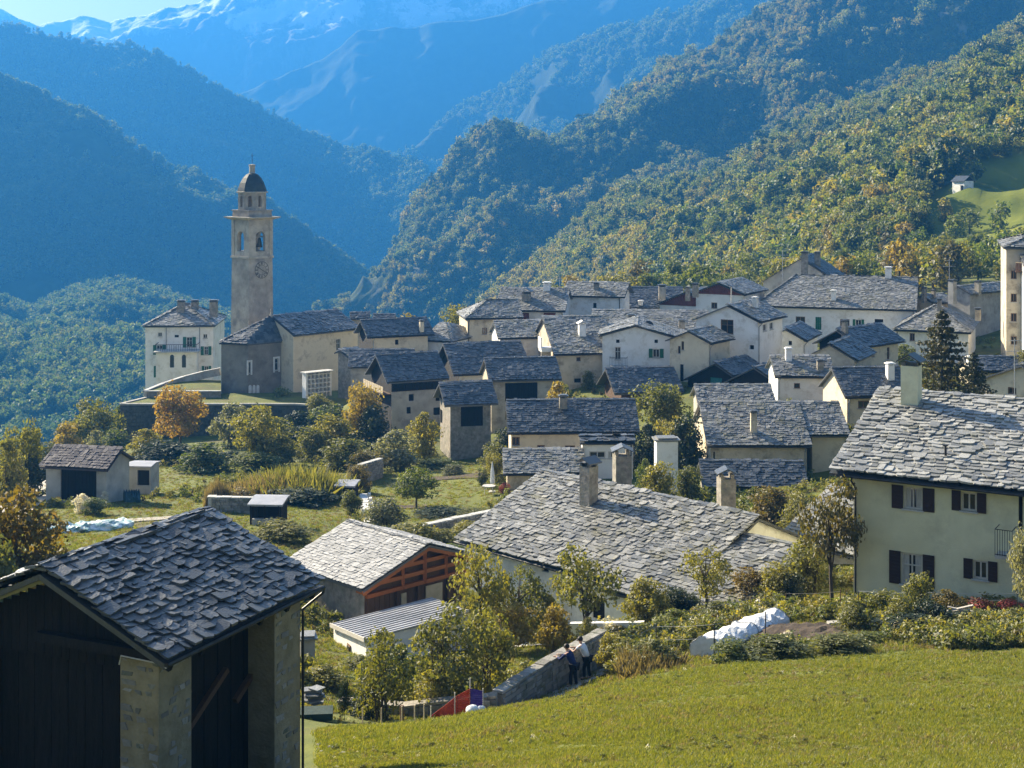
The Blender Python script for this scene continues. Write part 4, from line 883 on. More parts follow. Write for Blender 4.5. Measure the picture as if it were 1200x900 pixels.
# ------------------------------------------------------------------ church with polygonal choir
def arch_panel(b, A, e, o, s0, s1, z0, z1, oa, ob, za, zs, dep, n=8):
    "wall panel from s0 to s1 with one round-headed opening oa..ob, sill za, springing zs"
    A = Vector((A[0], A[1], 0)); e = Vector((e[0], e[1], 0)); o = Vector((o[0], o[1], 0)); r = (ob - oa) / 2; c = (oa + ob) / 2
    p = lambda s, z, k=0: A + e * s + Vector((0, 0, z)) - o * (dep * k)
    flip = e.cross(Vector((0, 0, 1))).dot(o) < 0
    def q(*pts): b.poly(*(pts[::-1] if flip else pts))
    for k in (0, 1):
        f = (lambda *a: q(*a)) if k == 0 else (lambda *a: q(*a[::-1]))
        f(p(s0, z0, k), p(oa, z0, k), p(oa, z1, k), p(s0, z1, k)); f(p(ob, z0, k), p(s1, z0, k), p(s1, z1, k), p(ob, z1, k))
        if za > z0 + 1e-4: f(p(oa, z0, k), p(ob, z0, k), p(ob, za, k), p(oa, za, k))
        arc = [(c - r * math.cos(math.pi * i / n), zs + r * math.sin(math.pi * i / n)) for i in range(n + 1)]
        for i in range(n): f(p(*arc[i], k), p(*arc[i + 1], k), p(arc[i + 1][0], z1, k), p(arc[i][0], z1, k))
    for i in range(n): q(p(*arc[i], 0), p(*arc[i], 1), p(*arc[i + 1], 1), p(*arc[i + 1], 0))
    q(p(oa, za, 0), p(oa, za, 1), p(oa, zs, 1), p(oa, zs, 0)); q(p(ob, zs, 0), p(ob, zs, 1), p(ob, za, 1), p(ob, za, 0))
    q(p(oa, za, 1), p(oa, za, 0), p(ob, za, 0), p(ob, za, 1))

nave = H('church', 'long church nave with a cream south wall and grey polygonal choir below the bell tower', 'church', (318, 371), 206, 47, 394, R1x=396, pitch=21.6, wall='cream', slab='slab_dark', ov=.2, oe=.5, expo=.42, wid=.6, thk=.055,
   win=[('f', 396.5, 404, 5, 14, 'w')], drop=1.2)
ch = nave.t
def zAt(z, px, py): d = -z * F / (py - HY); return P(px, py, d)
ez = -24.6
ap = [zAt(ez, 256.5, 402.5), zAt(ez, 290, 404.0), zAt(ez, 344, 399.2)]
nv = nave.r0; axis = nave.u
ap += [ap[2] + (nv - ap[2]).dot(-nave.n) * (-nave.n) * 1.9, ap[0] + axis * 3.2 - nave.n * 2.5]
apex = Vector((nv.x, nv.y, nv.z - 0.15))
cen = sum(ap, Vector()) / 5
inn = [cen + (q - cen) * 0.93 for q in ap]; zb = min(T(q.x, q.y) for q in inn) - 1.0
b = MB(); aw = [('a', 0, 1, [(329 - 48, 0)])]
specs = {0: [], 1: [(290, 431, 7, 13, 'w'), (324, 427, 4, 14, 'w')]}
fl = []
for i in range(5):
    p, q = inn[i], inn[(i + 1) % 5]; e = Vector((q.x - p.x, q.y - p.y, 0)); L_ = e.length; e.normalize(); o_ = Vector((e.y, -e.x, 0))
    if o_.dot(Vector((p.x - cen.x, p.y - cen.y, 0))) < 0: o_ = -o_
    hl = []
    for px, py, pw, ph, kd in specs.get(i, []):
        A_ = Vector((p.x, p.y, 0))
        def hit(x, y): Dv = ray(x, y); t_ = A_.dot(o_) / Dv.dot(o_); w_ = Dv * t_; return (w_ - A_).dot(e), w_.z
        s0, s1 = sorted((hit(px - pw / 2, py)[0], hit(px + pw / 2, py)[0])); h = (max(.1, s0), min(L_ - .1, s1), hit(px, py + ph / 2)[1], hit(px, py - ph / 2)[1]); hl.append(h); fl.append((p, e, o_, h, kd))
    facade(b, p, e, L_, zb, [(0, ez - .1), (L_, ez - .1)], hl, o_)
choir = b.build('choir', M['apse'], ch)
for p, e, o_, h, kd in fl:
    fill_opening(ch, p, e, o_, h, kd)
    sur = MB(); A_ = Vector((p.x, p.y, 0)); an = math.atan2(e.y, e.x)
    for s in (h[0] - .14, h[1] + .14): sur.box(A_ + e * s + Vector((0, 0, (h[2] + h[3]) / 2)) + o_ * .02, .26, .08, h[3] - h[2] + .5, an)
    sur.box(A_ + e * ((h[0] + h[1]) / 2) + Vector((0, 0, h[3] + .14)) + o_ * .018, h[1] - h[0] + .02, .07, .22, an)
    sur.build('window_surround', M['whitestone'], ch)
rb = MB()
for i in range(5): rb.poly(ap[i], ap[(i + 1) % 5], apex); rb.poly(ap[(i + 1) % 5] - Vector((0, 0, .12)), ap[i] - Vector((0, 0, .12)), apex - Vector((0, 0, .12)))
for i in range(5): rb.poly(ap[i] - Vector((0, 0, .12)), ap[(i + 1) % 5] - Vector((0, 0, .12)), ap[(i + 1) % 5], ap[i])
cr_ = rb.build('choir_roof', M['slab_dark'], ch)
slabs(cr_, [(ap[4], ap[0], apex, apex), (ap[0], ap[1], apex, apex), (ap[1], ap[2], apex, apex)], .42, .6, .055, M['slab_dark'], 77)
MB().lathe(apex, [(.28, -.1), (.3, .35), (.2, .4), (.12, .95), (.2, 1.05), (.05, 1.3)], 8).build('finial', M['pinkstone'], ch)
# memorial niches of white marble at the foot of the choir
p, q = inn[1], inn[2]; e = (q - p); e.z = 0; e.normalize(); o_ = Vector((e.y, -e.x, 0)); o_ = o_ if o_.y < 0 else -o_
for k, px in enumerate((293, 297.5, 302)):
    A_ = Vector((p.x, p.y, 0)); Dv = ray(px, 456); t_ = A_.dot(o_) / Dv.dot(o_); w_ = Dv * t_
    b = MB(); s_ = (w_ - A_).dot(e); r_ = .24
    pts = [A_ + e * (s_ + x) + Vector((0, 0, w_.z + z)) for x, z in [(-r_, -.55), (r_, -.55)] + [(r_ * math.cos(math.pi * i / 6), .35 + r_ * math.sin(math.pi * i / 6)) for i in range(7)]]
    n_ = len(pts); b.poly(*[v + o_ * .06 for v in pts])
    for i in range(n_): b.poly(pts[i] + o_ * .06, pts[i] - o_ * .02, pts[(i + 1) % n_] - o_ * .02, pts[(i + 1) % n_] + o_ * .06)
    b.build('memorial_tablet', M['whitestone'], ch)
# low annex with a columbarium-like shelf wall on the nave side
ann = H('chapel_annex', 'low stone annex with a sloping slab roof against the cream nave wall', 'annex', (397, 411), 196, 47, 425, R1x=420, pitch=24, wb=1.0, wall='rubble', slab='slab', expo=.4, wid=.6, thk=.05, win=[('f', 399, 436, 3, 5, 'o')])
# rack of white shelves below the nave
A_ = zAt(-29.6, 357, 455); B_ = zAt(-29.4, 387, 450); e = (B_ - A_); L_ = Vector((e.x, e.y, 0)).length; e = Vector((e.x, e.y, 0)).normalized(); n_ = Vector((e.y, -e.x, 0)); n_ = n_ if n_.y < 0 else -n_; an = math.atan2(e.y, e.x)
tt = thing('niche_wall', 'white wall of open burial niches in rows below the cream nave', 'niche wall', (A_.x, A_.y, A_.z - 1.2)); zf = A_.z - 1.2; b0 = A_ + e * L_ / 2
MB().box((b0.x - n_.x * .5, b0.y - n_.y * .5, zf + 1.5), L_, .3, 3.4, an).build('back_wall', M['white'], tt)
for k in range(5):
    MB().box((b0.x, b0.y, zf + .5 + k * .62), L_ - .36, .8, .12, an).build('shelf', M['white'], tt)
for k in range(7):
    c = A_ + e * (.15 + (L_ - .3) * k / 6); MB().box((c.x, c.y, zf + 1.5), .3 if k in (0, 6) else .1, .78, 3.3, an).build('pier', M['white'], tt)
MB().box((b0.x - n_.x * .1, b0.y - n_.y * .1, zf + 3.3), L_ + .4, 1.5, .14, an).build('cover', M['concrete'], tt)

# ------------------------------------------------------------------ bell tower
d = 216.0; tc = P(295.5, 300, d); side = 4.35; hs2 = side / 2
ta = R(46); e1 = Vector((math.cos(ta), math.sin(ta), 0)); e2 = Vector((-math.sin(ta), math.cos(ta), 0))   # e1 to the right-back, e2 to the left-back
zz = lambda py, dd=d: -(py - HY) / F * dd
gz = T(tc.x, tc.y) - 2
bt = thing('bell_tower', 'tall square church bell tower with clock, arched belfry and dark domed lantern', 'tower', (tc.x, tc.y, gz))
def sq(r, z): return [Vector((tc.x, tc.y, z)) + e1 * (r * i) + e2 * (r * j) for i, j in ((-1, -1), (1, -1), (1, 1), (-1, 1))]
z_c1, z_b0, z_b1, z_at, z_l0, z_l1, z_d1, z_f = zz(302), zz(301), zz(257), zz(247), zz(245), zz(225.5), zz(204), zz(193.5)
MB().hexa(sq(hs2 + .22, gz) + sq(hs2, z_c1)).build('shaft', M['pinkstone'], bt)
MB().hexa(sq(hs2 + .16, z_c1) + sq(hs2 + .16, z_c1 + .3)).build('string_course', M['towertrim'], bt)
b = MB(); z0 = z_c1 + .3; z1 = z_b1
for o_, e_ in ((-e2, e1), (e1, e2), (e2, -e1), (-e1, -e2)):
    A_ = Vector((tc.x, tc.y, 0)) + o_ * (hs2 - .05) - e_ * (hs2 - .05); L_ = side - .1
    arch_panel(b, A_, e_, o_, 0, L_, z0, z1, L_ * .30, L_ * .70, zz(294), zz(277), .5)
b.build('belfry', M['towertrim'], bt)
pl = MB()
for i, j in ((-1, -1), (1, -1), (1, 1), (-1, 1)):
    c = Vector((tc.x, tc.y, (z0 + z1) / 2)) + e1 * (i * (hs2 - .28)) + e2 * (j * (hs2 - .28)); pl.box(c, .66, .66, z1 - z0 - .01, ta)
pl.build('corner_pilasters', M['towertrim'], bt, 'stuff')
MB().hexa(sq(hs2 - .4, z0 - .02) + sq(hs2 - .4, z0 + .25)).build('belfry_floor', M['darkwood'], bt)
for k, (sx, rr) in enumerate(((0, .85), (1.1, .5))):
    c = Vector((tc.x, tc.y, z0 + 1.3)) + e1 * sx * .7 - e2 * sx * .7
    bo = MB().lathe(c, [(rr * 1.0, 0), (rr * .82, .25), (rr * .62, .8), (rr * .5, 1.25), (rr * .2, 1.45), (.05, 1.5)], 14).build('bell', M['bronze'], bt, smooth=True)
    MB().bar(c + Vector((0, 0, 1.6)) - e1 * 1.5, c + Vector((0, 0, 1.6)) + e1 * 1.5, .16, .2).build('headstock', M['frame'], bo)
MB().hexa(sq(hs2 + .2, z1) + sq(hs2 + .85, z1 + .28)).hexa(sq(hs2 + .9, z1 + .28) + sq(hs2 + .9, z1 + .42)).build('cornice', M['towertrim'], bt)
MB().hexa(sq(hs2 - .05, z1 + .42) + sq(hs2 - .1, z_at)).hexa(sq(hs2 + .08, z_at) + sq(hs2 + .08, z_at + .16)).build('parapet', M['pinkstone'], bt)
b = MB(); ro = 2.15; n8 = 8; zl0 = z_at + .16
for k in range(n8):
    a0_, a1_ = ta + math.pi / 8 + k * math.pi / 4, ta + math.pi / 8 + (k + 1) * math.pi / 4
    p = Vector((tc.x + ro * math.cos(a0_), tc.y + ro * math.sin(a0_), 0)); q = Vector((tc.x + ro * math.cos(a1_), tc.y + ro * math.sin(a1_), 0))
    e_ = q - p; L_ = e_.length; e_.normalize(); o_ = Vector((e_.y, -e_.x, 0))
    arch_panel(b, p, e_, o_, 0, L_, zl0, z_l1, L_ * .32, L_ * .68, zl0 + .45, z_l1 - .75, .28, 6)
b.build('lantern', M['pinkstone'], bt)
MB().lathe((tc.x, tc.y, z_l1), [(ro + .28, -.05), (ro + .3, .12), (ro + .05, .16)], 8, ta + math.pi / 8).build('lantern_cornice', M['towertrim'], bt)
hd = z_d1 - z_l1
MB().lathe((tc.x, tc.y, z_l1 + .12), [(ro + .12, 0), (ro * .98, hd * .22), (ro * .86, hd * .48), (ro * .66, hd * .74), (ro * .42, hd * .94), (.5, hd)], 8, ta + math.pi / 8).build('dome', M['copper'], bt)
MB().lathe((tc.x, tc.y, z_d1 + .05), [(.5, 0), (.44, .2), (.44, 1.15), (.52, 1.2), (.5, 1.38), (.1, 1.45)], 10).build('finial', M['towertrim'], bt)
MB().tube([(tc.x, tc.y, z_d1 + 1.4), (tc.x, tc.y, z_d1 + 3.2)], .035, 5).bar((tc.x - .3, tc.y, z_d1 + 2.75), (tc.x + .3, tc.y, z_d1 + 2.75), .05, .05).build('cross', M['metal'], bt)
# clock on the right hand face: dark ring of numerals on a pale disc
fo = -e2; fe = e1; cz = zz(315.5); cc = Vector((tc.x, tc.y, cz)) + fo * (hs2 + .06) + fe * .12; R0_ = 1.28
pt = lambda r, a, k: cc + fe * (r * math.sin(a)) + Vector((0, 0, r * math.cos(a))) + fo * k
ck = MB(); n_ = 40
ck.poly(*[pt(R0_, -2 * math.pi * i / n_, .05) for i in range(n_)][::-1])
clock = ck.build('clock_face', M['pinkstone'], bt)
rg = MB()
for i in range(n_):
    a0_, a1_ = 2 * math.pi * i / n_, 2 * math.pi * (i + 1) / n_
    for r0_, r1_ in ((R0_ - .07, R0_), (R0_ * .56, R0_ * .56 + .05)): rg.poly(pt(r0_, a0_, .07), pt(r0_, a1_, .07), pt(r1_, a1_, .07), pt(r1_, a0_, .07))
rg.build('clock_ring', M['metal'], clock)
ROM = ['XII', 'I', 'II', 'III', 'IIII', 'V', 'VI', 'VII', 'VIII', 'IX', 'X', 'XI']
for i, nm in enumerate(ROM):
    a = 2 * math.pi * i / 12; m_ = MB(); cr0, cr1 = R0_ * .64, R0_ * .92; wd = .105 if len(nm) < 4 else .085
    for j, chh in enumerate(nm):
        off = (j - (len(nm) - 1) / 2) * wd
        def stroke(x0, x1):
            rd = lambda r, x: pt(r, a, .075) + (fe * math.cos(a) - Vector((0, 0, math.sin(a)))) * x
            t_ = .024
            m_.poly(rd(cr0, x0 - t_), rd(cr0, x0 + t_), rd(cr1, x1 + t_), rd(cr1, x1 - t_))
        if chh == 'I': stroke(off, off)
        elif chh == 'V': stroke(off, off - .05); stroke(off, off + .05)
        else: stroke(off - .045, off + .045); stroke(off + .045, off - .045)
    m_.build('numeral', M['metal'], clock)
for a, l, w_ in ((R(118), .62, .10), (R(-58), .98, .07)):
    dr = fe * math.sin(a) + Vector((0, 0, math.cos(a))); MB().bar(cc + fo * .1 - dr * .15, cc + fo * .1 + dr * l, .04, w_, up=fo).build('clock_hand', M['metal'], clock)

# ------------------------------------------------------------------ pale palazzo left of the tower
pz = H('palazzo', 'pale three storey palazzo with green shutters and three chimneys left of the bell tower', 'house', (177, 357.5), 243, 4, 383, R1x=259, pitch=24, hip0=5.6, hip1=5.6, wall='white', slab='slab', expo=.46, wid=.66, thk=.06, back=True, drop=3.0,
   win=[('f', 187.5, 392, 5, 5, 'w'), ('f', 240.5, 394, 5, 5, 'w'), ('f', 222, 401, 7, 12, 'w', .55, M['greenshutter']), ('f', 187, 410, 7, 11, 'w', .55, M['greenshutter']), ('f', 241.5, 411, 5, 10, 'w', .5, M['greenshutter']),
        ('f', 187, 435.5, 6, 13, 'w', .5, M['greenshutter']), ('f', 242, 433, 5, 8, 'w', .4, M['greenshutter']), ('f', 207, 394, 5, 3, 'o'), ('g1', 266, 391, 3, 4, 'o')],
   chim=[(212.5, 366, 354, 8, 'rubble'), (228.5, 361, 354, 8, 'rubble'), (250.5, 366, 354, 9, 'rubble')])
A_, e_, L_, o_ = pz.fac['f']
s0, s1 = pz.pix('f', 210, 420, 47, 4)[:2]; zt_ = pz.pix('f', 210, 411, 40, 1)[3]; dep = 3.0
bb = MB(); q = [A_ + e_ * s0, A_ + e_ * s0 + o_ * dep, A_ + e_ * s1 + o_ * dep, A_ + e_ * s1]
hl = []
for px in (201.5, 215.5):
    Dv = ray(px, 423); t_ = q[1].dot(o_) / Dv.dot(o_); w_ = Dv * t_; sc_ = (w_ - q[1]).dot(e_); hl.append((sc_, w_.z))
LB = s1 - s0; zc_ = zt_; step = LB / 2
arch_panel(bb, q[1], e_, o_, 0, (hl[0][0] + hl[1][0]) / 2, pz.z0, zc_, hl[0][0] - .34, hl[0][0] + .34, hl[0][1] - 1.1, hl[0][1] + .7, .2)
arch_panel(bb, q[1], e_, o_, (hl[0][0] + hl[1][0]) / 2, LB, pz.z0, zc_, hl[1][0] - .34, hl[1][0] + .34, hl[1][1] - 1.1, hl[1][1] + .7, .2)
facade(bb, q[0], o_, dep, pz.z0, [(0, zc_), (dep, zc_)], [], -e_); facade(bb, q[2], -o_, dep, pz.z0, [(0, zc_), (dep, zc_)], [], e_)
bay = bb.build('bay', M['white'], pz.t)
for sc_, z_ in hl: MB().poly(q[1] + e_ * (sc_ - .4) - o_ * .19 + Vector((0, 0, z_ - 1.2)), q[1] + e_ * (sc_ + .4) - o_ * .19 + Vector((0, 0, z_ - 1.2)), q[1] + e_ * (sc_ + .4) - o_ * .19 + Vector((0, 0, z_ + 1.2)), q[1] + e_ * (sc_ - .4) - o_ * .19 + Vector((0, 0, z_ + 1.2))).build('bay_pane', M['glass'], bay)
cb = A_ + e_ * (s0 + s1) / 2 + o_ * (dep / 2); an = math.atan2(e_.y, e_.x)
MB().box((cb.x + o_.x * .15, cb.y + o_.y * .15, zc_ + .1), LB + .7, dep + .6, .22, an).build('balcony_floor', M['concrete'], pz.t)
rl = MB(); k = 0
for i in range(19): c = A_ + e_ * (s0 + LB * i / 18) + o_ * (dep + .1); rl.box((c.x, c.y, zc_ + .75), .05, .05, 1.1, an)
c = A_ + e_ * (s0 + s1) / 2 + o_ * (dep + .1); rl.box((c.x, c.y, zc_ + 1.32), LB + .2, .09, .08, an)
for s in (s0 - .1, s1 + .1): c = A_ + e_ * s + o_ * (dep / 2); rl.box((c.x, c.y, zc_ + 1.32), .08, dep, .08, an)
rl.build('balcony_railing', M['metal'], pz.t)
for px in (195, 234):
    h = pz.pix('f', px, 395, 1.2, 20); c = A_ + e_ * ((h[0] + h[1]) / 2) + o_ * .1; MB().tube([(c.x, c.y, pz.ze - .2), (c.x, c.y, zc_ + .3)], .07, 6).build('downpipe', M['zinc'], pz.t)

# ------------------------------------------------------------------ tall apartment house at the right edge
ht = H('apartment_house', 'tall beige apartment house with a wooden balcony, cut by the right edge', 'house', (1172, 275), 186, -14, 291, L=16, pitch=20, wb=3.5, hip0=3.5, hip1=3.5, wall='beige', slab='slab', expo=.46, wid=.66, thk=.06, back=True,
   win=[('f', 1188, 322, 7, 10, 'W'), ('f', 1188, 349, 7, 10, 'W'), ('f', 1188, 372, 7, 10, 'W'), ('f', 1188, 399, 7, 10, 'W')])
A_, e_, L_, o_ = ht.fac['f']
h = ht.pix('f', 1212, 307, 46, 22); bl = MB(); c = A_ + e_ * ((h[0] + h[1]) / 2) + o_ * .6; LB = h[1] - h[0]; an = math.atan2(e_.y, e_.x)
bk = MB().box((c.x, c.y, h[2]), LB, 1.2, .16, an).build('balcony', M['brownwood'], ht.t)
for i in range(12): q = A_ + e_ * (h[0] + LB * (i + .5) / 12) + o_ * 1.2; MB().box((q.x, q.y, h[2] + .6), LB / 12 - .05, .06, 1.0, an).build('balcony_board', M['brownwood'], bk)
q = A_ + e_ * ((h[0] + h[1]) / 2) + o_ * 1.2; MB().box((q.x, q.y, h[2] + 1.16), LB, .12, .1, an).build('handrail', M['palewood'], bk)
hw = H('apartment_wing', 'white wing of the tall apartment house at the very edge of the picture', 'house', (1196, 300), 180, -14, 316, L=10, pitch=20, wall='white', slab='slab', expo=.46, wid=.66, thk=.06, ov=.2,
   win=[('f', 1203, 350, 8, 12, 'W'), ('f', 1203, 388, 8, 12, 'W')])

# ------------------------------------------------------------------ near yellow house at the right
NS = dict(expo=.32, wid=.46, thk=.072, jit=1.2)
yh = H('house', 'pale yellow house with dark brown shutters under a wide sunlit slab roof', 'house', (1030, 459), 77.5, -30, 554, L=16, pitch=20.6, wall='yellow', slab='slab_mid', single=300, ov=1.0, oe=.7, **NS,
   win=[('f', 1070, 584, 22, 26, 'v', .55), ('f', 1135.5, 588, 18, 22, 'w', .42), ('f', 1068.5, 667, 25, 37, 'v', .55), ('f', 1149, 668, 17, 22, 'w', .42), ('f', 1196, 612, 5, 60, 'd')],
   chim=[])
p, zt_, wd, a = yh.chimney(1068, 478, 428, 27, 'yellow', 'gable', 1.0)
A_, e_, L_, o_ = yh.fac['f']; an = math.atan2(e_.y, e_.x)
ge = A_ + e_ * (L_ / 2) + o_ * (yh.oe + .02); MB().tube([A_ - e_ * .7 + o_ * .78 + Vector((0, 0, yh.ze - .06)), A_ + e_ * L_ + o_ * .78 + Vector((0, 0, yh.ze - .06))], .075, 8).build('gutter', M['metal'], yh.t)
c = A_ + e_ * .12; MB().tube([c + o_ * .72 + Vector((0, 0, yh.ze - .1)), c + o_ * .72 + Vector((0, 0, yh.ze - .3)), c + o_ * .09 + Vector((0, 0, yh.ze - .75)), c + o_ * .09 + Vector((0, 0, yh.z0))], .05, 8).build('downpipe', M['metal'], yh.t)
h = yh.pix('f', 1181, 632, 20, 32); bal = MB(); c0 = A_ + e_ * h[0]; c1 = A_ + e_ * h[1]
bf = MB().box((A_ + e_ * ((h[0] + h[1]) / 2) + o_ * .5 + Vector((0, 0, h[2]))), h[1] - h[0], 1.0, .14, an).build('balcony', M['concrete'], yh.t)
for i in range(8): q = A_ + e_ * (h[0] + (h[1] - h[0]) * i / 7) + o_ * .97; bal.tube([q + Vector((0, 0, h[2])), q + Vector((0, 0, h[3]))], .014, 5)
for zz_ in (h[2] + .12, h[3]): bal.bar(c0 + o_ * .97 + Vector((0, 0, zz_)), c1 + o_ * .97 + Vector((0, 0, zz_)), .03, .03)
for s in (c0, c1): bal.bar(s + Vector((0, 0, h[3])), s + o_ * .97 + Vector((0, 0, h[3])), .03, .03)
bal.build('railing', M['metal'], bf)
rv = yh.on_roof(1108, 541); MB().tube([rv - Vector((0, 0, .2)), rv + Vector((0, 0, .75))], .06, 8).box(rv + Vector((0, 0, .8)), .22, .22, .06, an).build('vent_pipe', M['metal'], yh.roof)
for i in range(12):
    q = A_ + e_ * (L_ * (i + .5) / 12) + o_ * .3; MB().bar(q - o_ * .2 + Vector((0, 0, yh.ze + .22)), q + o_ * .34 + Vector((0, 0, yh.ze - .02)), .12, .14).build('rafter_end', M['darkwood'], yh.roof)

# ------------------------------------------------------------------ big crooked slab roof in the middle
ctr = H('house', 'large old house whose crooked bright slab roof fills the middle of the picture', 'house', (635, 553), 92.7, -46, 634, R1x=890, pitch=25.5, wall='white', slab='slab', single=300, ov=.3, oe=.5, expo=.27, wid=.37, thk=.058, jit=1.5,
   win=[('f', 639, 664, 8, 13, 'o'), ('f', 626, 692, 13, 26, 'W'), ('f', 702, 713, 16, 26, 'd')], group=V_, gutter=True)
ctr.chimney(690, 594, 546, 22, 'rubble', 'gable', 1.0)
low = H('house_wing', 'lower slab roof stepping down from the crooked roof towards the tree by the yellow house', 'house', (795, 612), 82.6, -44, 690, L=9.0, pitch=21, wb=.7, wall='white', slab='slab', ov=.25, oe=.3, expo=.27, wid=.37, thk=.058, jit=1.5, group=V_)
tri = H('house', 'small house whose bright slab slope shows between the crooked roof and the leaning tree', 'house', (972, 572), 90, -48, 632, L=6, pitch=27, wb=2, wall='white', slab='slab', expo=.30, wid=.42, thk=.055, group=V_)

# ------------------------------------------------------------------ timber barn with a pale slab roof
cb_ = H('barn', 'timber barn with a glowing pale slab roof and red brown beams in its gable', 'barn', (408, 611), 80.3, -46, 660, R1x=503, pitch=22, wb=3.6, wall='rubble', slab='slab_pale', ov=.55, oe=.5, expo=.21, wid=.28, thk=.03, jit=.8, back=True, gable={'g1': 'brownwood'}, group='barns of the village')
A_, e_, L_, o_ = cb_.fac['g1']; A_ = Vector(A_); an = math.atan2(e_.y, e_.x); rs_ = cb_.w - cb_.oe; zr_ = cb_.r0.z - .16
up = Vector((0, 0, 1)); tz = lambda s: zr_ - abs(s - rs_) * cb_.tp
for k, dz in enumerate((.75, 1.3, 1.85)):                                   # tie beams
    z = zr_ - dz; a_, c_ = max(.0, rs_ - dz / cb_.tp * .96), min(L_, rs_ + dz / cb_.tp * .96)
    MB().bar(A_ + e_ * a_ + o_ * .16 + up * z, A_ + e_ * c_ + o_ * .16 + up * z, .2, .2).build('beam', M['redwood'], cb_.t)
MB().bar(A_ + e_ * rs_ + o_ * .2 + up * (zr_ - 1.9), A_ + e_ * rs_ + o_ * .2 + up * (zr_ - .1), .2, .2, up=(1, 0, 0)).build('king_post', M['redwood'], cb_.t)
for s in (rs_ - 1.5, rs_ + 1.5): MB().bar(A_ + e_ * s + o_ * .2 + up * (zr_ - 1.9), A_ + e_ * s + o_ * .2 + up * (tz(s) - .08), .16, .16, up=(1, 0, 0)).build('strut', M['redwood'], cb_.t)
for sg, (sA, sB) in ((0, (-.5, rs_)), (1, (L_ + .5, rs_))):
    MB().bar(A_ + e_ * sA + o_ * .5 + up * (tz(sA) - .02), A_ + e_ * sB + o_ * .5 + up * (tz(sB) - .02), .07, .26).build('bargeboard', M['redwood'], cb_.t)
for k in range(5):
    s = -.3 + (L_ + .6) * k / 4; MB().bar(A_ + e_ * s - o_ * .2 + up * (tz(s) - .1), A_ + e_ * s + o_ * .5 + up * (tz(s) - .1), .18, .18).build('purlin_end', M['redwood'], cb_.t)
n_ = 22
for k in range(n_):
    s = L_ * (k + .5) / n_; zt_ = min(tz(s) - .1, zr_ - 1.95); zb_ = zr_ - 4.1
    if zt_ - zb_ > .4: MB().box(A_ + e_ * s + o_ * (.03 + .012 * (k % 2)) + up * ((zt_ + zb_) / 2), L_ / n_ - .02, .04, zt_ - zb_, an).build('plank', M['brownwood'], cb_.t)
for s, w_, z0_, z1_, m_ in ((L_ * .66, 1.15, zr_ - 3.6, zr_ - 2.15, 'palewood'), (L_ * .36, .35, zr_ - 2.9, zr_ - 2.2, 'palewood'), (L_ * .16, 1.7, zr_ - 4.2, zr_ - 3.0, 'greyplaster')):
    MB().box(A_ + e_ * s + o_ * .1 + up * ((z0_ + z1_) / 2), w_, .06, z1_ - z0_, an).build('board_patch', M[m_], cb_.t)
for s in (.15, L_ * .3, L_ * .5, L_ * .8): MB().box(A_ + e_ * s + o_ * .12 + up * (zr_ - 3.1), .18, .18, 2.3, an).build('post', M['brownwood'], cb_.t)
# lean-to with grey sheet roof
q = [P(387, 731, 70), P(427, 748.5, 65.5), P(552, 716, 68.5), P(505, 700, 73)]
zq = [v.z for v in q]; lt = thing('lean_to', 'pale blue lean-to with a grey sheet metal roof in front of the timber barn', 'lean-to', ((q[0].x + q[2].x) / 2, (q[0].y + q[2].y) / 2, T(q[1].x, q[1].y) - .4)); zb = T(q[1].x, q[1].y) - .5
cq = sum(q, Vector()) / 4; iq = [cq + (v - cq) * .95 - up * .12 for v in q]
b = MB()
for i in range(4): b.poly(Vector((iq[i].x, iq[i].y, zb)), Vector((iq[(i + 1) % 4].x, iq[(i + 1) % 4].y, zb)), iq[(i + 1) % 4], iq[i])
b.build('wall', M['white'], lt)
rf = MB().hexa([v - up * .08 for v in q] + q).build('roof', M['sheet'], lt)
for k in range(11):
    t_ = (k + .5) / 11; a_, c_ = q[0] + (q[3] - q[0]) * t_, q[1] + (q[2] - q[1]) * t_
    MB().bar(q[0] + (q[1] - q[0]) * t_ + up * .02, q[3] + (q[2] - q[3]) * t_ + up * .02, .05, .05).build('seam', M['sheet'], rf)
MB().bar(q[0] - up * .06, q[1] - up * .06, .06, .2).build('fascia', M['frame'], rf)
w0 = q[0] + (q[1] - q[0]) * .55 - up * 1.0; an = math.atan2(q[1].y - q[0].y, q[1].x - q[0].x); ol = Vector((math.sin(an), -math.cos(an), 0)); w0 = Vector(iq[0].lerp(iq[1], .5)) - up * .85
wf = MB().box(w0 + ol * .0, .45, .1, .6, an).build('window', M['woodframe'], lt); MB().box(w0 + ol * .03, .33, .1, .46, an).build('pane', M['glass'], wf)
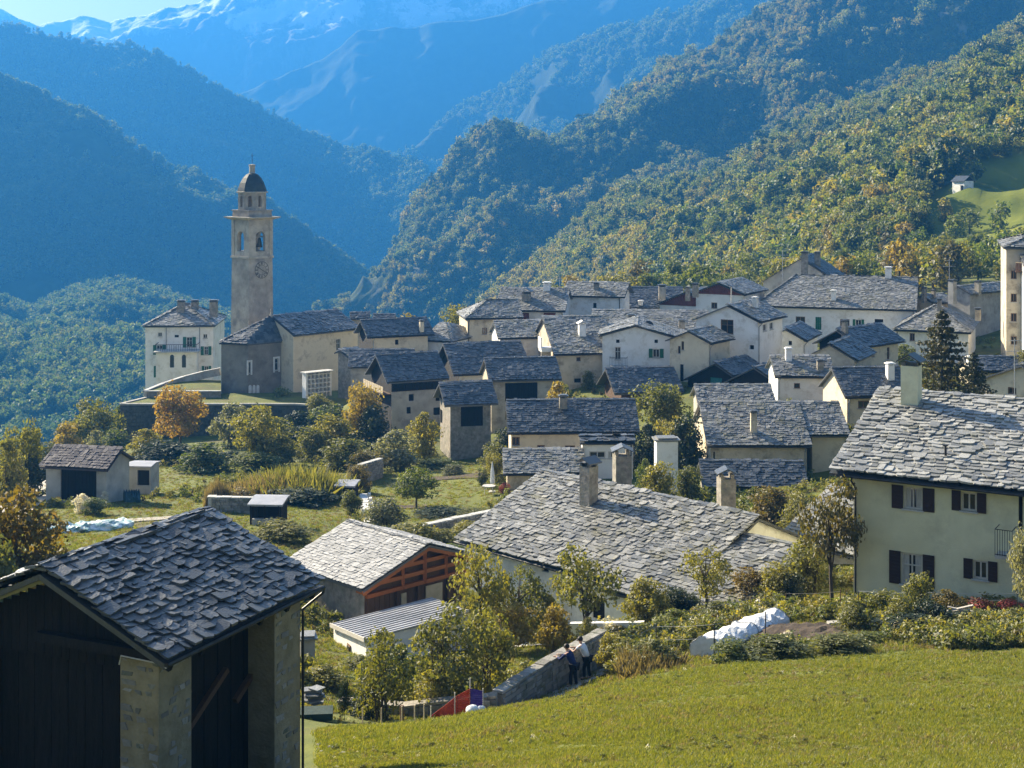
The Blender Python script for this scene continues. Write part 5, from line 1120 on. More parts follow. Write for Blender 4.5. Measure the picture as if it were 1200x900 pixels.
# ------------------------------------------------------------------ dark barn in the left foreground
br = H('barn', 'big dark barn with a heavy stone slab roof, closest of all at the lower left', 'barn', (46, 673), 32, 65.5, 778, R1x=246, pitch=20.6, walls=False, slab='slab_dark', single=300, ov=.35, oe=.42, expo=.19, wid=.31, thk=.045, jit=2.0, wb=3.6, back=True, base=-17.5)
u, n, up = br.u, br.n, Vector((0, 0, 1)); A_ = br.A; an = math.atan2(u.y, u.x); LW, DW = br.LW, br.DW
ztop = br.ze - .02 + br.tp * br.oe - .16
rg = random.Random(4)
def pillar(c, su, sn, zt, zb, faces):
    "stone pillar, sides along u and n, with the stones that show through its mortar"
    p = MB().box((c.x, c.y, (zt + zb) / 2), su, sn, zt - zb, an).build('pillar', M['mortar'], br.t)
    for f in faces:
        o_, e_, L_, dd = (n, u, su, sn / 2) if f == 'n' else (-u, n, sn, su / 2)
        z = zt - .08
        while z > zb + 1.0:
            h = rg.uniform(.11, .22); s = -L_ / 2 + .02
            while s < L_ / 2 - .1:
                w = min(rg.uniform(.16, .42), L_ / 2 - s - .01)
                if rg.random() < .42 and w > .08:
                    q = c + e_ * (s + w / 2) + o_ * dd; hh = h * rg.uniform(.55, .85); ww = w * rg.uniform(.6, .9); j = lambda a: rg.uniform(-a, a)
                    pts = [e_ * (-ww / 2 + j(.04)) + up * (-hh / 2 + j(.02)), e_ * (ww / 2 + j(.04)) + up * (-hh / 2 + j(.02)), e_ * (ww / 2 + j(.05)) + up * (hh / 2 + j(.02)), e_ * (-ww / 2 + j(.05)) + up * (hh / 2 + j(.02))]
                    zc = Vector((q.x, q.y, z - h / 2)); k = rg.uniform(.008, .025)
                    MB().hexa([zc + v - o_ * .02 for v in pts] + [zc + v * .9 + o_ * k for v in pts]).build('stone', M['stone'], p)
                s += w + .02
            z -= h + .02
ps_u, ps_n = 1.15, 1.05
pillar(A_ + u * (ps_u / 2) - n * (ps_n / 2), ps_u, ps_n, ztop - .05, -17.3, 'un')
pillar(A_ + u * (LW - ps_u / 2) - n * (ps_n / 2), ps_u, ps_n, ztop - .05, -17.3, 'n')
pillar(A_ + u * (ps_u / 2) - n * (DW - ps_n / 2), ps_u, ps_n, ztop - .05, -17.3, 'u')
rs_ = br.w - br.oe; zr_ = br.r0.z - .17
tz = lambda t: zr_ - abs(t) * br.tp - .02                # t = distance from the ridge
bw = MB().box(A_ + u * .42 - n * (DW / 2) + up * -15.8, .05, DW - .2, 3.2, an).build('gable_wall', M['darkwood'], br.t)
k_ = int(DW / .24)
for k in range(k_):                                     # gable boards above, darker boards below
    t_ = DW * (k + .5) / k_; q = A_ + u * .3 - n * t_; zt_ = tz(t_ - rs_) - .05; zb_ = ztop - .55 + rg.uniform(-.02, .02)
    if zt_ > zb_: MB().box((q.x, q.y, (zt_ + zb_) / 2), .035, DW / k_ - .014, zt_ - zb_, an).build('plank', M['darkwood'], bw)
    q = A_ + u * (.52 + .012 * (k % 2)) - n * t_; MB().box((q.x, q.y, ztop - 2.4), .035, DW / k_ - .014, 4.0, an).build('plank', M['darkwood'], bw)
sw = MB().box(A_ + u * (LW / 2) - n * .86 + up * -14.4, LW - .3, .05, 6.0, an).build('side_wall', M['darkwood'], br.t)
for k in range(int(LW / .26)):
    q = A_ + u * (LW * (k + .5) / int(LW / .26)) - n * (.8 + .012 * (k % 2)); MB().box((q.x, q.y, ztop - 2.2), LW / int(LW / .26) - .015, .035, 4.4, an).build('plank', M['darkwood'], sw)
MB().bar(A_ - n * .3 + up * (ztop + .02), A_ + u * LW - n * .3 + up * (ztop + .02), .24, .26).build('wall_plate', M['darkwood'], br.t)
for s in (.5, LW * .35, LW * .68): MB().bar(A_ + u * s - n * .72 + up * (ztop - 2.4), A_ + u * (s + 1.5) - n * .72 + up * (ztop - 1.5), .14, .14).build('brace', M['brownwood'], br.t)
MB().bar(A_ - n * .1 + up * (ztop - .02), A_ - n * 3.4 + up * (ztop - .02), .2, .22).build('tie_beam', M['darkwood'], br.t)
for k in range(6):
    s = .3 + (br.L - .6) * k / 5; q = br.r0 + u * s
    MB().bar(q + up * -.3 + n * .3, q + n * (br.w - .05) - up * (br.w * br.tp + .2), .12, .14).build('rafter', M['darkwood'], br.roof)
e0, e1 = br.r0 + n * (br.w + .06) - up * (br.w * br.tp + .03), br.r0 + u * br.L + n * (br.w + .06) - up * (br.w * br.tp + .03)
MB().tube([e0, e1], .06, 8).build('gutter', M['metal'], br.t)
c = A_ + u * (LW + .03) + n * .06
MB().tube([e1 - up * .02, e1 - up * .12, c + up * (ztop - .55), c + up * (ztop - .75), Vector((c.x, c.y, -17))], .035, 8).build('downpipe', M['metal'], br.t)
c = A_ - u * .1; MB().tube([e0 - up * .05, c - n * .0 + up * (ztop - .12), c - n * .95 + up * (ztop - .1), c - n * 1.0 + up * (ztop - .3)], .018, 6).build('cable', M['frame'], br.t)

# ------------------------------------------------------------------ tiled shed on the left, and the little garden huts
shed = H('shed', 'garage-like shed with dark double doors under a violet tiled roof', 'shed', (64, 523.5), 113, -13, 547, R1x=143, pitch=30, wall='greyplaster', slab='tile', ov=.35, oe=.4, expo=.30, wid=.26, thk=.03,
   win=[('f', 92, 569, 42, 36, 'b', None, M['darkwood'])], group='garden sheds')
M['slab_flat'] = M['concrete']
lean = H('shed', 'low lean-to with a pale flat roof beside the violet tiled shed', 'shed', (152, 541), 119, -6, 546, R1x=183, pitch=9, wall='greyplaster', slab='metal', ov=.1, oe=.15, group='garden sheds', win=[('f', 168, 560, 14, 18, 'o')])
hut = H('garden_hut', 'dark open garden hut with a pale sheet roof and a bench inside', 'hut', (297.5, 580.5), 100, -4, 591, R1x=338, pitch=9, wall='darkwood', slab='metal', ov=.15, oe=.3, group='garden sheds', win=[('f', 318, 602, 34, 17, 'o')], wb=.6)
A_, e_, L_, o_ = hut.fac['f']; an = math.atan2(e_.y, e_.x); MB().box(A_ + e_ * (L_ / 2) + o_ * .18 + Vector((0, 0, min(hut.zg) + .55)), L_ - .4, .4, .5, an).build('bench', M['greyplaster'], hut.t)
for s in (.1, L_ * .5, L_ - .1): MB().box(A_ + e_ * s + o_ * .3 + Vector((0, 0, (hut.ze + min(hut.zg)) / 2 - .1)), .1, .1, hut.ze - min(hut.zg), an).build('post', M['darkwood'], hut.t)
hut2 = H('garden_hut', 'smaller garden hut with a blue grey sheet roof by the white steps', 'hut', (397, 562), 117, -8, 569, R1x=421, pitch=9, wall='darkwood', slab='metal', ov=.15, oe=.25, group='garden sheds', wb=.5, win=[('f', 409, 577, 16, 9, 'o')])
for h_ in (lean, hut, hut2): h_.roof.data.materials.clear(); h_.roof.data.materials.append(M['sheet'])

# ------------------------------------------------------------------ sheets on the ground: paths, lawns, beds
def strip(name, pts, wid, m, lift=.06, n=8):
    "path draped on the ground; pts = (column, metres away)"
    q = [G(*p) for p in pts]; L = []; 
    for a, b_ in zip(q, q[1:]):
        for i in range(n): L.append(a.lerp(b_, i / n))
    L.append(q[-1]); V, Fc = [], []
    for i, p in enumerate(L):
        t_ = (L[min(i + 1, len(L) - 1)] - L[max(i - 1, 0)]); t_.z = 0; t_.normalize(); s = Vector((-t_.y, t_.x, 0)) * (wid / 2)
        for k in (-1, -.5, 0, .5, 1): v = p + s * k; V.append((v.x, v.y, T(v.x, v.y) + lift))
    for i in range(len(L) - 1):
        for k in range(4): a = i * 5 + k; Fc.append((a, a + 1, a + 6, a + 5))
    return obj(name, V, Fc, m, kind='structure')
strip('path', [(-60, 92), (0, 103), (28, 118), (58, 150), (70, 170)], 4.2, M['gravel'], .09)
strip('garden_path', [(120, 100), (160, 100.5), (205, 101.5), (246, 103)], 1.2, M['gravel'], .06)
strip('lane', [(770, 60.0), (700, 59.2), (660, 57.0), (610, 53.4), (560, 50.5)], 1.6, M['gravel'], .07)
def patch(name, px0, px1, d0, d1, m, lift, nx=14, ny=8, wob=.0, mound=0):
    V, Fc = [], []
    for j in range(ny + 1):
        for i in range(nx + 1):
            d = d0 + (d1 - d0) * j / ny; g = G(px0 + (px1 - px0) * i / nx, d)
            e = math.sin(math.pi * i / nx) * math.sin(math.pi * j / ny)
            V.append((g.x, g.y, g.z + lift + mound * e + wob * (random.Random(i * 31 + j).random() - .5) * (e > .05)))
    for j in range(ny):
        for i in range(nx): a = j * (nx + 1) + i; Fc.append((a, a + 1, a + nx + 2, a + nx + 1))
    return obj(name, V, Fc, m, kind='structure')
patch('garden_bed', 845, 1000, 57.5, 63, M['earth'], .05, 20, 8, .12, .35)
patch('garden_bed', 900, 1000, 64.5, 66, M['earth'], .05, 12, 3, .08)
patch('paved_terrace', 590, 640, 69, 74, M['concrete'], .08)
patch('garden_bed', 500, 575, 128, 131, M['earth'], .05, 10, 3, .1)
patch('garden_bed', 420, 500, 112, 114, M['earth'], .05, 10, 3, .1)

# ------------------------------------------------------------------ church terrace
zl = -31.4
def lvl(px, py, z): d = -z * F / (py - HY); return Vector(((px - CX) / F * d, d, z))
lawn = [lvl(141, 474, zl), lvl(346, 474, zl), lvl(426, 479, zl), lvl(426, 456, zl), lvl(346, 460, zl), lvl(188, 462.5, zl)]
tw = thing('retaining_wall', 'high dark retaining wall carrying the church lawn behind the red orange tree', 'wall', (lawn[0].x, lawn[0].y, -40))
b = MB(); nl_ = len(lawn)
for i in range(nl_):
    p, q = lawn[i], lawn[(i + 1) % nl_]; out = Vector((q.y - p.y, p.x - q.x, 0)).normalized() * (1.0 if i != 1 else .9); b.poly(Vector((p.x, p.y, -40)) + out, Vector((q.x, q.y, -40)) + out, q - Vector((0, 0, .05)), p - Vector((0, 0, .05)))
M['shaderubble'] = mat('shaded_rubble', (0.06, 0.06, 0.045), (0.13, 0.125, 0.10), 2.0, .95, .8, 5)  # rubble tone lowered to put the wall's deep shade into its colour
b.build('wall', M['shaderubble'], tw)
for p, q in ((lawn[0], lawn[1]), (lawn[1], lawn[2]), (lawn[5], lawn[0])): MB().bar(p + Vector((0, 0, .05)), q + Vector((0, 0, .05)), .5, .22).build('coping', M['greyplaster'], tw)
rg = random.Random(9); b = MB()
for p, q in ((lawn[0], lawn[1]), (lawn[1], lawn[2])):     # courses of rough stone on its faces
    L_ = (q - p).length; e = (q - p) / L_; o_ = Vector((e.y, -e.x, 0)); z = zl - .3
    while z > -38.5:
        s = 0; h = rg.uniform(.3, .5)
        while s < L_ - .3:
            w = min(rg.uniform(.4, 1.0), L_ - s); f_ = (zl - z) / 8.6
            b.box(p + e * (s + w / 2) + o_ * (f_ + .02 + rg.uniform(0, .05)) + Vector((0, 0, z - zl - h / 2)), w - .04, .16, h - .04, math.atan2(e.y, e.x)); s += w
        z -= h
b.build('stone_courses', M['shaderubble'], tw, 'stuff')
obj('church_lawn', [v + Vector((0, 0, .02)) for v in lawn], [tuple(range(6))], M['ground'], kind='structure')
z2 = -30.55
up2 = [lvl(170, 459, z2), lvl(259, 459, z2), lvl(259, 446, z2 + .4), lvl(216, 444.5, z2 + .4)]
t2 = thing('terrace_wall', 'low dark wall carrying the upper church garden left of the choir', 'wall', (up2[0].x, up2[0].y, -33))
b = MB()
for i in range(4): p, q = up2[i], up2[(i + 1) % 4]; b.poly(Vector((p.x, p.y, -36)), Vector((q.x, q.y, -36)), q, p)
b.build('wall', M['rubble'], t2)
obj('upper_garden', [v + Vector((0, 0, .03)) for v in up2], [(0, 1, 2, 3)], M['ground'], kind='structure')
cv = [lvl(170, 459, z2), lvl(192, 450, z2 + .3), lvl(215, 442.5, z2 + .9), lvl(238, 436.5, z2 + 1.5), lvl(258, 432.5, z2 + 2.0)]
b = MB()
for p, q in zip(cv, cv[1:]): b.bar(p - Vector((0, 0, .4)), q - Vector((0, 0, .4)), .45, 1.0)
gw = b.build('curved_wall', M['greyplaster'], t2)
b = MB()
for p, q in zip(cv, cv[1:]): b.bar(p + Vector((0, 0, .16)), q + Vector((0, 0, .16)), .6, .1)
b.build('coping', M['concrete'], gw)
b = MB(); p, q = up2[0], up2[1]; b.bar(p + Vector((0, 0, .08)), q + Vector((0, 0, .08)), .5, .14); b.build('coping', M['concrete'], t2)

# ------------------------------------------------------------------ walls of dry stone
def stone_wall(name, label, pts, h, th, seed, cap=True, m='rubble', group=None, below=.6, unit=.34):
    "pts: world points of the top line; every cap stone is a part, the face is courses of rough stone"
    rg = random.Random(seed); base = min(p.z for p in pts) - h - below
    t = thing(name, label, 'wall', (pts[0].x, pts[0].y, base), group); core = MB(); fc = MB(); caps = []
    for p, q in zip(pts, pts[1:]):
        e = q - p; L = e.length; e.normalize(); eh = Vector((e.x, e.y, 0)).normalized(); nn = Vector((-eh.y, eh.x, 0)); an = math.atan2(eh.y, eh.x)
        a, c = p - nn * (th / 2), p + nn * (th / 2); a2, c2 = q - nn * (th / 2), q + nn * (th / 2); dz = Vector((0, 0, h + below))
        core.hexa([a - dz, a2 - dz, c2 - dz, c - dz, a - up * .02, a2 - up * .02, c2 - up * .02, c - up * .02])
        for sd in (-1, 1):
            z = 0
            while z < h + .1:
                hh = rg.uniform(.6, 1.1) * unit * .62; s = rg.uniform(0, .2)
                while s < L - .1:
                    w = min(rg.uniform(.6, 1.5) * unit, L - s)
                    if w > .08: fc.box(p + e * (s + w / 2) + nn * (sd * (th / 2 + rg.uniform(-.02, .035))) - up * (z + hh / 2), w - .025, .12, hh - .02, an + rg.uniform(-.05, .05))
                    s += w
                z += hh
        if cap:
            s = 0
            while s < L - .05:
                w = min(rg.uniform(.4, .8), L - s); caps.append((p + e * (s + w / 2) + up * (.04 + rg.uniform(0, .03)), w - .02, th + rg.uniform(.02, .09), .09, e, an)); s += w
    core.build('wall_core', M[m], t); fc.build('stone_courses', M['stone'], t, 'stuff')
    for c, w, th_, hh, e, an in caps:
        y = Vector((-e.y, e.x, 0)).normalized(); MB().box(c, w, th_, hh, ux=e, uy=y, uz=e.cross(y)).build('cap_stone', M['concrete'] if cap is True else M[cap], t)
    return t
stone_wall('garden_wall', 'thick stone wall with pale capstones that two people lean on', [P(583, 813, 53.6), P(640, 776, 57.0), P(706, 740, 61.2)], 1.5, .42, 1, cap='stone')
stone_wall('garden_wall', 'dark stone wall under the twin bushes, with fence posts in front', [P(398, 822, 55), P(470, 828, 54), P(583, 816, 53.4)], 1.0, .45, 2, cap='rubble')
stone_wall('garden_wall', 'garden wall with a pale top below the lawn with the round topped tree', [P(470, 622, 98.5), P(530, 608.5, 101.8), P(592, 596.5, 104.8)], 1.9, .5, 3)
stone_wall('garden_wall', 'short low wall with a pale pier beside the dark open hut', [P(249, 583, 105.5), P(297, 584, 105)], 1.1, .4, 4)
stone_wall('garden_wall', 'small angled wall with a pale top above the white steps', [P(421, 545.5, 127), P(446, 538, 132)], 1.4, .45, 5)
b = MB(); p, q = P(670, 731, 71.5), P(756, 729.5, 70.2); b.bar(p - up * .5, q - up * .5, .3, 1.1); w = b.one('parapet', 'white parapet wall in front of the crooked roofed house, behind the pear tree', 'wall', M['white'])
b = MB(); p = P(248.5, 584, 105.6); b.box(p - up * .7, .5, .5, 1.6).box(p + up * .14, .62, .62, .1); b.one('gate_pier', 'pale square pier ending the short low wall by the hut', 'pier', M['concrete'])
# white steps between the garden huts
st = thing('garden_steps', 'white flight of garden steps climbing beside the smaller hut', 'steps', G(428, 112)); rg = random.Random(2)
for k in range(12):
    d = 102 + 15 * k / 11; g = G(432.5 - 7 * k / 11, d); MB().box((g.x, g.y, g.z + .18), .62 + rg.uniform(-.1, .1), .75, .55, rg.uniform(-.15, .15)).build('step', M['whitestone'], st)
    if k % 2 == 0: MB().box((g.x + .45, g.y + .1, g.z + .3), .22, .5, .8, rg.uniform(-.1, .1)).build('kerb_stone', M['whitestone'], st)

# ------------------------------------------------------------------ small buildings and loose things in the gardens
g = G(780.5, 112); tower = thing('chimney_stack', 'free standing white chimney stack with a slab cap between the two garden trees', 'chimney', (g.x, g.y, g.z - .4)); zt_ = zz(516, 112); wd = 25 / F * 112
MB().box((g.x, g.y, (zt_ + g.z - .4) / 2), wd, 1.3, zt_ - g.z + .4, .05).build('stack', M['white'], tower)
for k in range(2): MB().box((g.x, g.y, zt_ + .12 + .12 * k), wd * (1.22 - .3 * k), 1.6 - .3 * k, .1, .05 + .06 * k).build('cap_slab', M['slab'], tower)
MB().box((g.x - .1, g.y, zt_ + .02), wd * .8, 1.0, .1, .05).build('flue', M['rubble'], tower)
for px, py, top, d, wp, lab in ((729, 572, 533, 96.5, 19, 'stout stone chimney with a little stone roof, just behind the crooked ridge'), (851, 600, 560, 90.0, 18, 'weathered stone chimney with a slab hat between the crooked roof and dark low roof')):
    c = P(px, py, d); gz_ = T(c.x, c.y); zt_ = zz(top, d); wd = wp / F * d; t = thing('chimney_stack', lab, 'chimney', (c.x, c.y, gz_ - .3))
    MB().box((c.x, c.y, (gz_ - .3 + zt_) / 2), wd, wd, zt_ - gz_ + .3, .15).build('stack', M['rubble'], t)
    q = MB()
    for i, j in ((-1, -1), (1, -1), (1, 1), (-1, 1)): q.box((c.x + i * wd * .34, c.y + j * wd * .34, zt_ + .14), .2, .2, .3, .15)
    q.build('flue', M['rubble'], t); a = MB()
    for sg in (-1, 1):
        e0_ = Vector((c.x + sg * wd * .68, c.y, zt_ + .28)); r_ = Vector((c.x, c.y, zt_ + .62)); y_ = Vector((0, wd * .66, 0)); h_ = up * .07
        a.hexa([e0_ - y_, e0_ + y_, r_ + y_, r_ - y_, e0_ - y_ + h_, e0_ + y_ + h_, r_ + y_ + h_, r_ - y_ + h_] if sg < 0 else [r_ - y_, r_ + y_, e0_ + y_, e0_ - y_, r_ - y_ + h_, r_ + y_ + h_, e0_ + y_ + h_, e0_ - y_ + h_])
    a.build('cap', M['slab_dark'], t)
g = G(360, 61.5); t = thing('store', 'little plastered garden store under a rough slab, right of the barn downpipe', 'shed', (g.x, g.y, g.z - .3)); MB().box((g.x, g.y, g.z + .45), .62, .8, 1.5, .2).build('wall', M['greyplaster'], t)
MB().box((g.x, g.y, g.z + 1.24), .8, 1.0, .08, .25).box((g.x + .03, g.y, g.z + 1.33), .6, .8, .07, .1).build('roof_slab', M['slab'], t)
g = G(371, 50.5); t = thing('compost_box', 'dark green compost box with grey slates piled on its back edge', 'compost box', (g.x, g.y, g.z)); zt_ = zz(832, 50.5)
M['boxgreen'] = mat('dark_green_boards', (0.012, 0.03, 0.026), (0.025, 0.05, 0.04), 2, .8, .3, 8)
for k in range(5): MB().box((g.x, g.y, g.z + .1 + (zt_ - g.z - .1) * (k + .5) / 5), 1.15, .8, (zt_ - g.z) / 5 - .02, .1).build('board', M['boxgreen'], t)
rg = random.Random(6); t = thing('slate_pile', 'untidy pile of grey roof slates behind the dark green box', 'slate pile', G(364, 51.8))
for k in range(11): MB().box(G(364, 51.8) + Vector((rg.uniform(-.28, .3), rg.uniform(-.2, .2), zt_ - G(364, 51.8).z - .25 + .055 * k)), rg.uniform(.4, .7), rg.uniform(.35, .5), .04, rg.uniform(0, 3), ).build('slate', M['slab'], t)
# polytunnel of white fleece
def tunnel(name, label, cat, p0, p1, w, h, m, seed, hoops=True, sag=.06, lumps=.05):
    a = Vector((p1.x - p0.x, p1.y - p0.y, 0)); L = a.length; a.normalize(); s = Vector((-a.y, a.x, 0)); V, Fc = [], []; nl, nr = 28, 14
    for i in range(nl + 1):
        f = i / nl; c = p0.lerp(p1, f); zg = T(c.x, c.y)
        for k in range(nr + 1):
            t_ = math.pi * k / nr; x = -math.cos(t_) * w / 2; z = math.sin(t_) ** .8 * h * (1 - sag * math.sin(f * math.pi * 6) ** 2)
            nz = vnoise(np.array([[c.x * 2.2 + k * .6, c.y * 2.2, seed + z * 2]]))[0] * lumps
            q = c + s * (x * (1 + nz)); V.append((q.x, q.y, T(q.x, q.y) * .3 + zg * .7 - .05 + z * (1 + nz)))
    for i in range(nl):
        for k in range(nr): b0 = i * (nr + 1) + k; Fc.append((b0, b0 + 1, b0 + nr + 2, b0 + nr + 1))
    for i in (0, nl): Fc.append(tuple(i * (nr + 1) + k for k in range(nr + 1)))
    t = thing(name, label, cat, (p0.x, p0.y, T(p0.x, p0.y))); cvr = obj('cover', V, Fc, m, t)
    if hoops:
        for i in range(0, nl + 1, 7):
            MB().tube([Vector(V[i * (nr + 1) + k]) + up * .02 for k in range(nr + 1)], .014, 5).build('hoop', M['zinc'], t)
    return t
M['fleece'] = mat('white_fleece', (0.62, 0.62, 0.60), (0.76, 0.76, 0.74), 3, .7, .5, 7)
M['foil'] = mat('pale_green_white_foil', (0.25, 0.40, 0.38), (0.78, 0.80, 0.78), 2.2, .35, .8, 6, lo=.45, hi=.6)
tunnel('polytunnel', 'low white fleece polytunnel in the vegetable garden right of the middle', 'polytunnel', G(828, 56.2), G(908, 63.5), 1.45, .85, M['fleece'], 3, True, .22, .16)
tunnel('row_cover', 'long crumpled pale foil row cover on the left garden beds', 'row cover', G(50, 93.5), G(149, 98.5), 1.9, .6, M['foil'], 8, False, .25, .35)
tunnel('tarpaulin_heap', 'heap under a dull blue tarpaulin in the shade of the tiled shed', 'heap', G(146, 111), G(163, 111.5), 1.2, 1.0, mat('blue_tarpaulin', (0.03, 0.08, 0.11), (0.07, 0.14, 0.17), 2, .5, .6, 4), 5, False, .2, .3)
for px, d, lab, s_ in ((1005, 60.5, 'pale trestle board lying at the right end of the dug bed', 1.0), (978, 61.5, 'short grey board lying on the dug bed near the leaning tree', .6)):
    g = G(px, d); MB().box(g + up * .22, 1.0 * s_, .5 * s_, .12, .15, ).box(g + up * .12, .5 * s_, .4 * s_, .1, .3).one('board', lab, 'board', M['whitestone'] if s_ == 1 else M['greyplaster'])
# posts, wires and ropes
def fence(label, posts, h, m, wires=2, wm=None, r=.03, name='fence', wr=.008, cat='fence'):
    g = [G(*p) for p in posts]; t = thing(name, label, cat, g[0])
    for q in g: MB().tube([q - up * .3, q + up * (h * rg.uniform(.92, 1.08))], r, 6).build('post', M[m], t)
    for k in range(wires):
        z = h * (1 - .42 * k) * .93
        for a, c in zip(g, g[1:]): MB().tube([a + up * z, a.lerp(c, .5) + up * (z - .05), c + up * z], wr, 4).build('wire', M[wm or 'zinc'], t)
    return t
fence('thin post and wire fence in front of the white polytunnel', [(733, 59.2), (769, 60.2), (837, 56.0), (897, 58.0)], 1.35, 'metal', 2, r=.022, wr=.006)
fence('sagging wire fence on thin posts in the overgrown slope behind the polytunnel', [(790, 66), (880, 67.5), (921, 68.5), (985, 67.6)], 1.0, 'brownwood', 1, 'palewood', r=.025, wr=.012)
fence('white tape fence strung before the yellow house', [(1006, 65.2), (1093, 63.6), (1192, 62.6)], 1.25, 'metal', 1, 'frame', r=.018, wr=.012)
fence('row of wooden stakes along the dark wall under the bushes', [(425, 46.2), (447, 46.6), (471, 46.6), (486, 46.8), (497, 47.2)], .62, 'palewood', 0, r=.022, name='stake_row', cat='stakes')
g = G(471, 47.0); MB().tube([g - up * .2, g + up * .62], .07, 8).one('wooden_post', 'thick weathered wooden post standing in the stake row', 'post', M['brownwood'])
# red netting with posts, sacks
M['net'] = mat('red_netting', (0.30, 0.03, 0.012), (0.42, 0.055, 0.02), 4, .8); M['netblue'] = mat('violet_netting', (0.06, 0.03, 0.22), (0.09, 0.05, 0.30), 4, .8)
t = thing('safety_net', 'red and violet garden netting slung between white posts at the meadow edge', 'netting', G(530, 48)); pts_ = [(503, 47.6, .12), (520, 47.9, .42), (536, 48.3, .72), (551, 48.8, .92), (566, 49.4, .8)]
qs = [G(p, d) for p, d, h in pts_]
for i in range(4):
    a, c = qs[i], qs[i + 1]; ha, hc = pts_[i][2], pts_[i + 1][2]; b = MB(); nn = 14
    for k in range(nn + 1): q = a.lerp(c, k / nn); b.box(q + up * ((ha + (hc - ha) * k / nn) / 2), .028, .012, ha + (hc - ha) * k / nn, 0)
    for k in range(1, 13): z0_, z1_ = ha * k / 12, hc * k / 12; b.bar(a + up * z0_, c + up * z1_, .012, .022)
    b.build('netting', M['netblue'] if i == 3 else M['net'], t)
for px, d, h in ((505, 47.6, .5), (533, 48.2, .85), (551, 48.9, 1.3), (566, 49.4, .9)): g = G(px, d); MB().tube([g - up * .2, g + up * h], .02, 6).build('post', M['frame'], t)
def lump(p, r, seed, sq=.6, n=9):
    b = MB(); b.lathe(p, [(r * math.sin(math.pi * i / 8) * 1.0 + .005, r * sq * (1 - math.cos(math.pi * i / 8))) for i in range(9)], n); V = np.array(b.V); V = V + (vnoise(V * 4 + seed)[:, None] * .12 * r * 2); b.V = [tuple(v) for v in V]; return b
for px, d, r, lab in ((553, 47.6, .22, 'larger white sack beside the violet netting'), (563, 48.3, .18, 'smaller white sack behind the larger one by the netting')):
    g = G(px, d); lump(g, r, px, .75).one('sack', lab, 'sack', M['fleece'], 'white sacks by the netting', True)
rg = random.Random(12)
for k in range(9):                                         # loose stones at the lower end of the meadow
    g = G(rg.uniform(372, 405), rg.uniform(39.2, 41.5)); lump(g - up * .06, rg.uniform(.06, .13), k, .55, 7).one('stone', 'loose grey stone at the left foot of the meadow', 'stone', M['rockface'], 'stones at the foot of the meadow')
# white railings climbing to the church terrace
t = thing('railing', 'pale wooden railing climbing the path below the church terrace', 'railing', G(92, 152)); a, c = G(92, 152), G(141, 186)
for k in range(6): q = G(92 + 49 * k / 5, 152 + 34 * k / 5); MB().box(q + up * .7, .16, .16, 1.6).build('post', M['palewood'], t)
for z in (.6, 1.3):
    for k in range(5): MB().bar(G(92 + 49 * k / 5, 152 + 34 * k / 5) + up * z, G(92 + 49 * (k + 1) / 5, 152 + 34 * (k + 1) / 5) + up * z, .12, .16).build('rail', M['palewood'], t)
# aerials
for px, pyb, pyt, d, arms, lab in ((917, 326, 293, 226, ((.82, 1.6), (.70, 1.2)), 'television aerial left of the chimney on the dark stone gable'), (1112.5, 333, 304, 205, ((.96, 1.4), (.72, 1.8)), 'television aerial on the stout chimney behind the white hip roof'), (1189, 470, 397, 121, ((.97, 1.2), (.80, 1.5)), 'tall television aerial before the apartment house foot'), (645, 339, 326, 207, ((.95, .8),), 'short curved aerial on the roof with the small dormer'), (656, 339, 325, 208, ((.9, .5),), 'short straight aerial at the right end of the dormered roof')):
    p, q = P(px, pyb, d), P(px, pyt, d); b = MB(); b.tube([p - up * .8, q], .045, 5)
    for f, w_ in arms:
        c = p.lerp(q, f); b.bar(c - Vector((w_ / 2, .2, 0)), c + Vector((w_ / 2, .2, 0)), .05, .05)
        for k in (-.45, -.15, .15, .45): b.bar(c + Vector((k * w_, .2 * k - .28, 0)), c + Vector((k * w_, .2 * k + .28, 0)), .03, .03)
    b.one('aerial', lab, 'aerial', M['zinc'], 'television aerials')
p, q = P(857, 356, 172), P(857, 337, 172); MB().tube([p - up * 1.5, q], .06, 6).one('pole', 'white pole rising behind the loft window house', 'pole', M['frame'])
# satellite dish on the balcony house
c = P(760, 382, 173); b = MB().lathe((0, 0, 0), [(.05, 0), (.35, .06), (.55, .16), (.6, .24)], 14); Mx = Matrix.Rotation(R(70), 3, 'X'); b.V = [tuple(Mx @ Vector(v) + c) for v in b.V]; b.tube([c - up * 1.2, c], .04, 5); b.one('satellite_dish', 'dark satellite dish on the slab roof behind the balcony gable', 'dish', M['metal'])
# balcony of the white gabled house
A_, e_, L_, o_ = h_balc.fac['g0']; h = h_balc.pix('g0', 725, 423, 20, 10); an = math.atan2(e_.y, e_.x)
bf = MB().box(A_ + e_ * ((h[0] + h[1]) / 2) + o_ * .55 + up * (h[2] - .05), h[1] - h[0], 1.1, .16, an).build('balcony', M['concrete'], h_balc.t); b = MB(); w_ = h[1] - h[0]
for i in range(13): b.box(A_ + e_ * (h[0] + w_ * i / 12) + o_ * 1.07 + up * ((h[2] + h[3]) / 2), .03, .03, h[3] - h[2], an)
b.box(A_ + e_ * ((h[0] + h[1]) / 2) + o_ * 1.07 + up * h[3], w_, .06, .06, an)
for s in h[:2]:
    b.box(A_ + e_ * s + o_ * .55 + up * h[3], .06, 1.1, .06, an)
b.build('railing', M['metal'], bf)
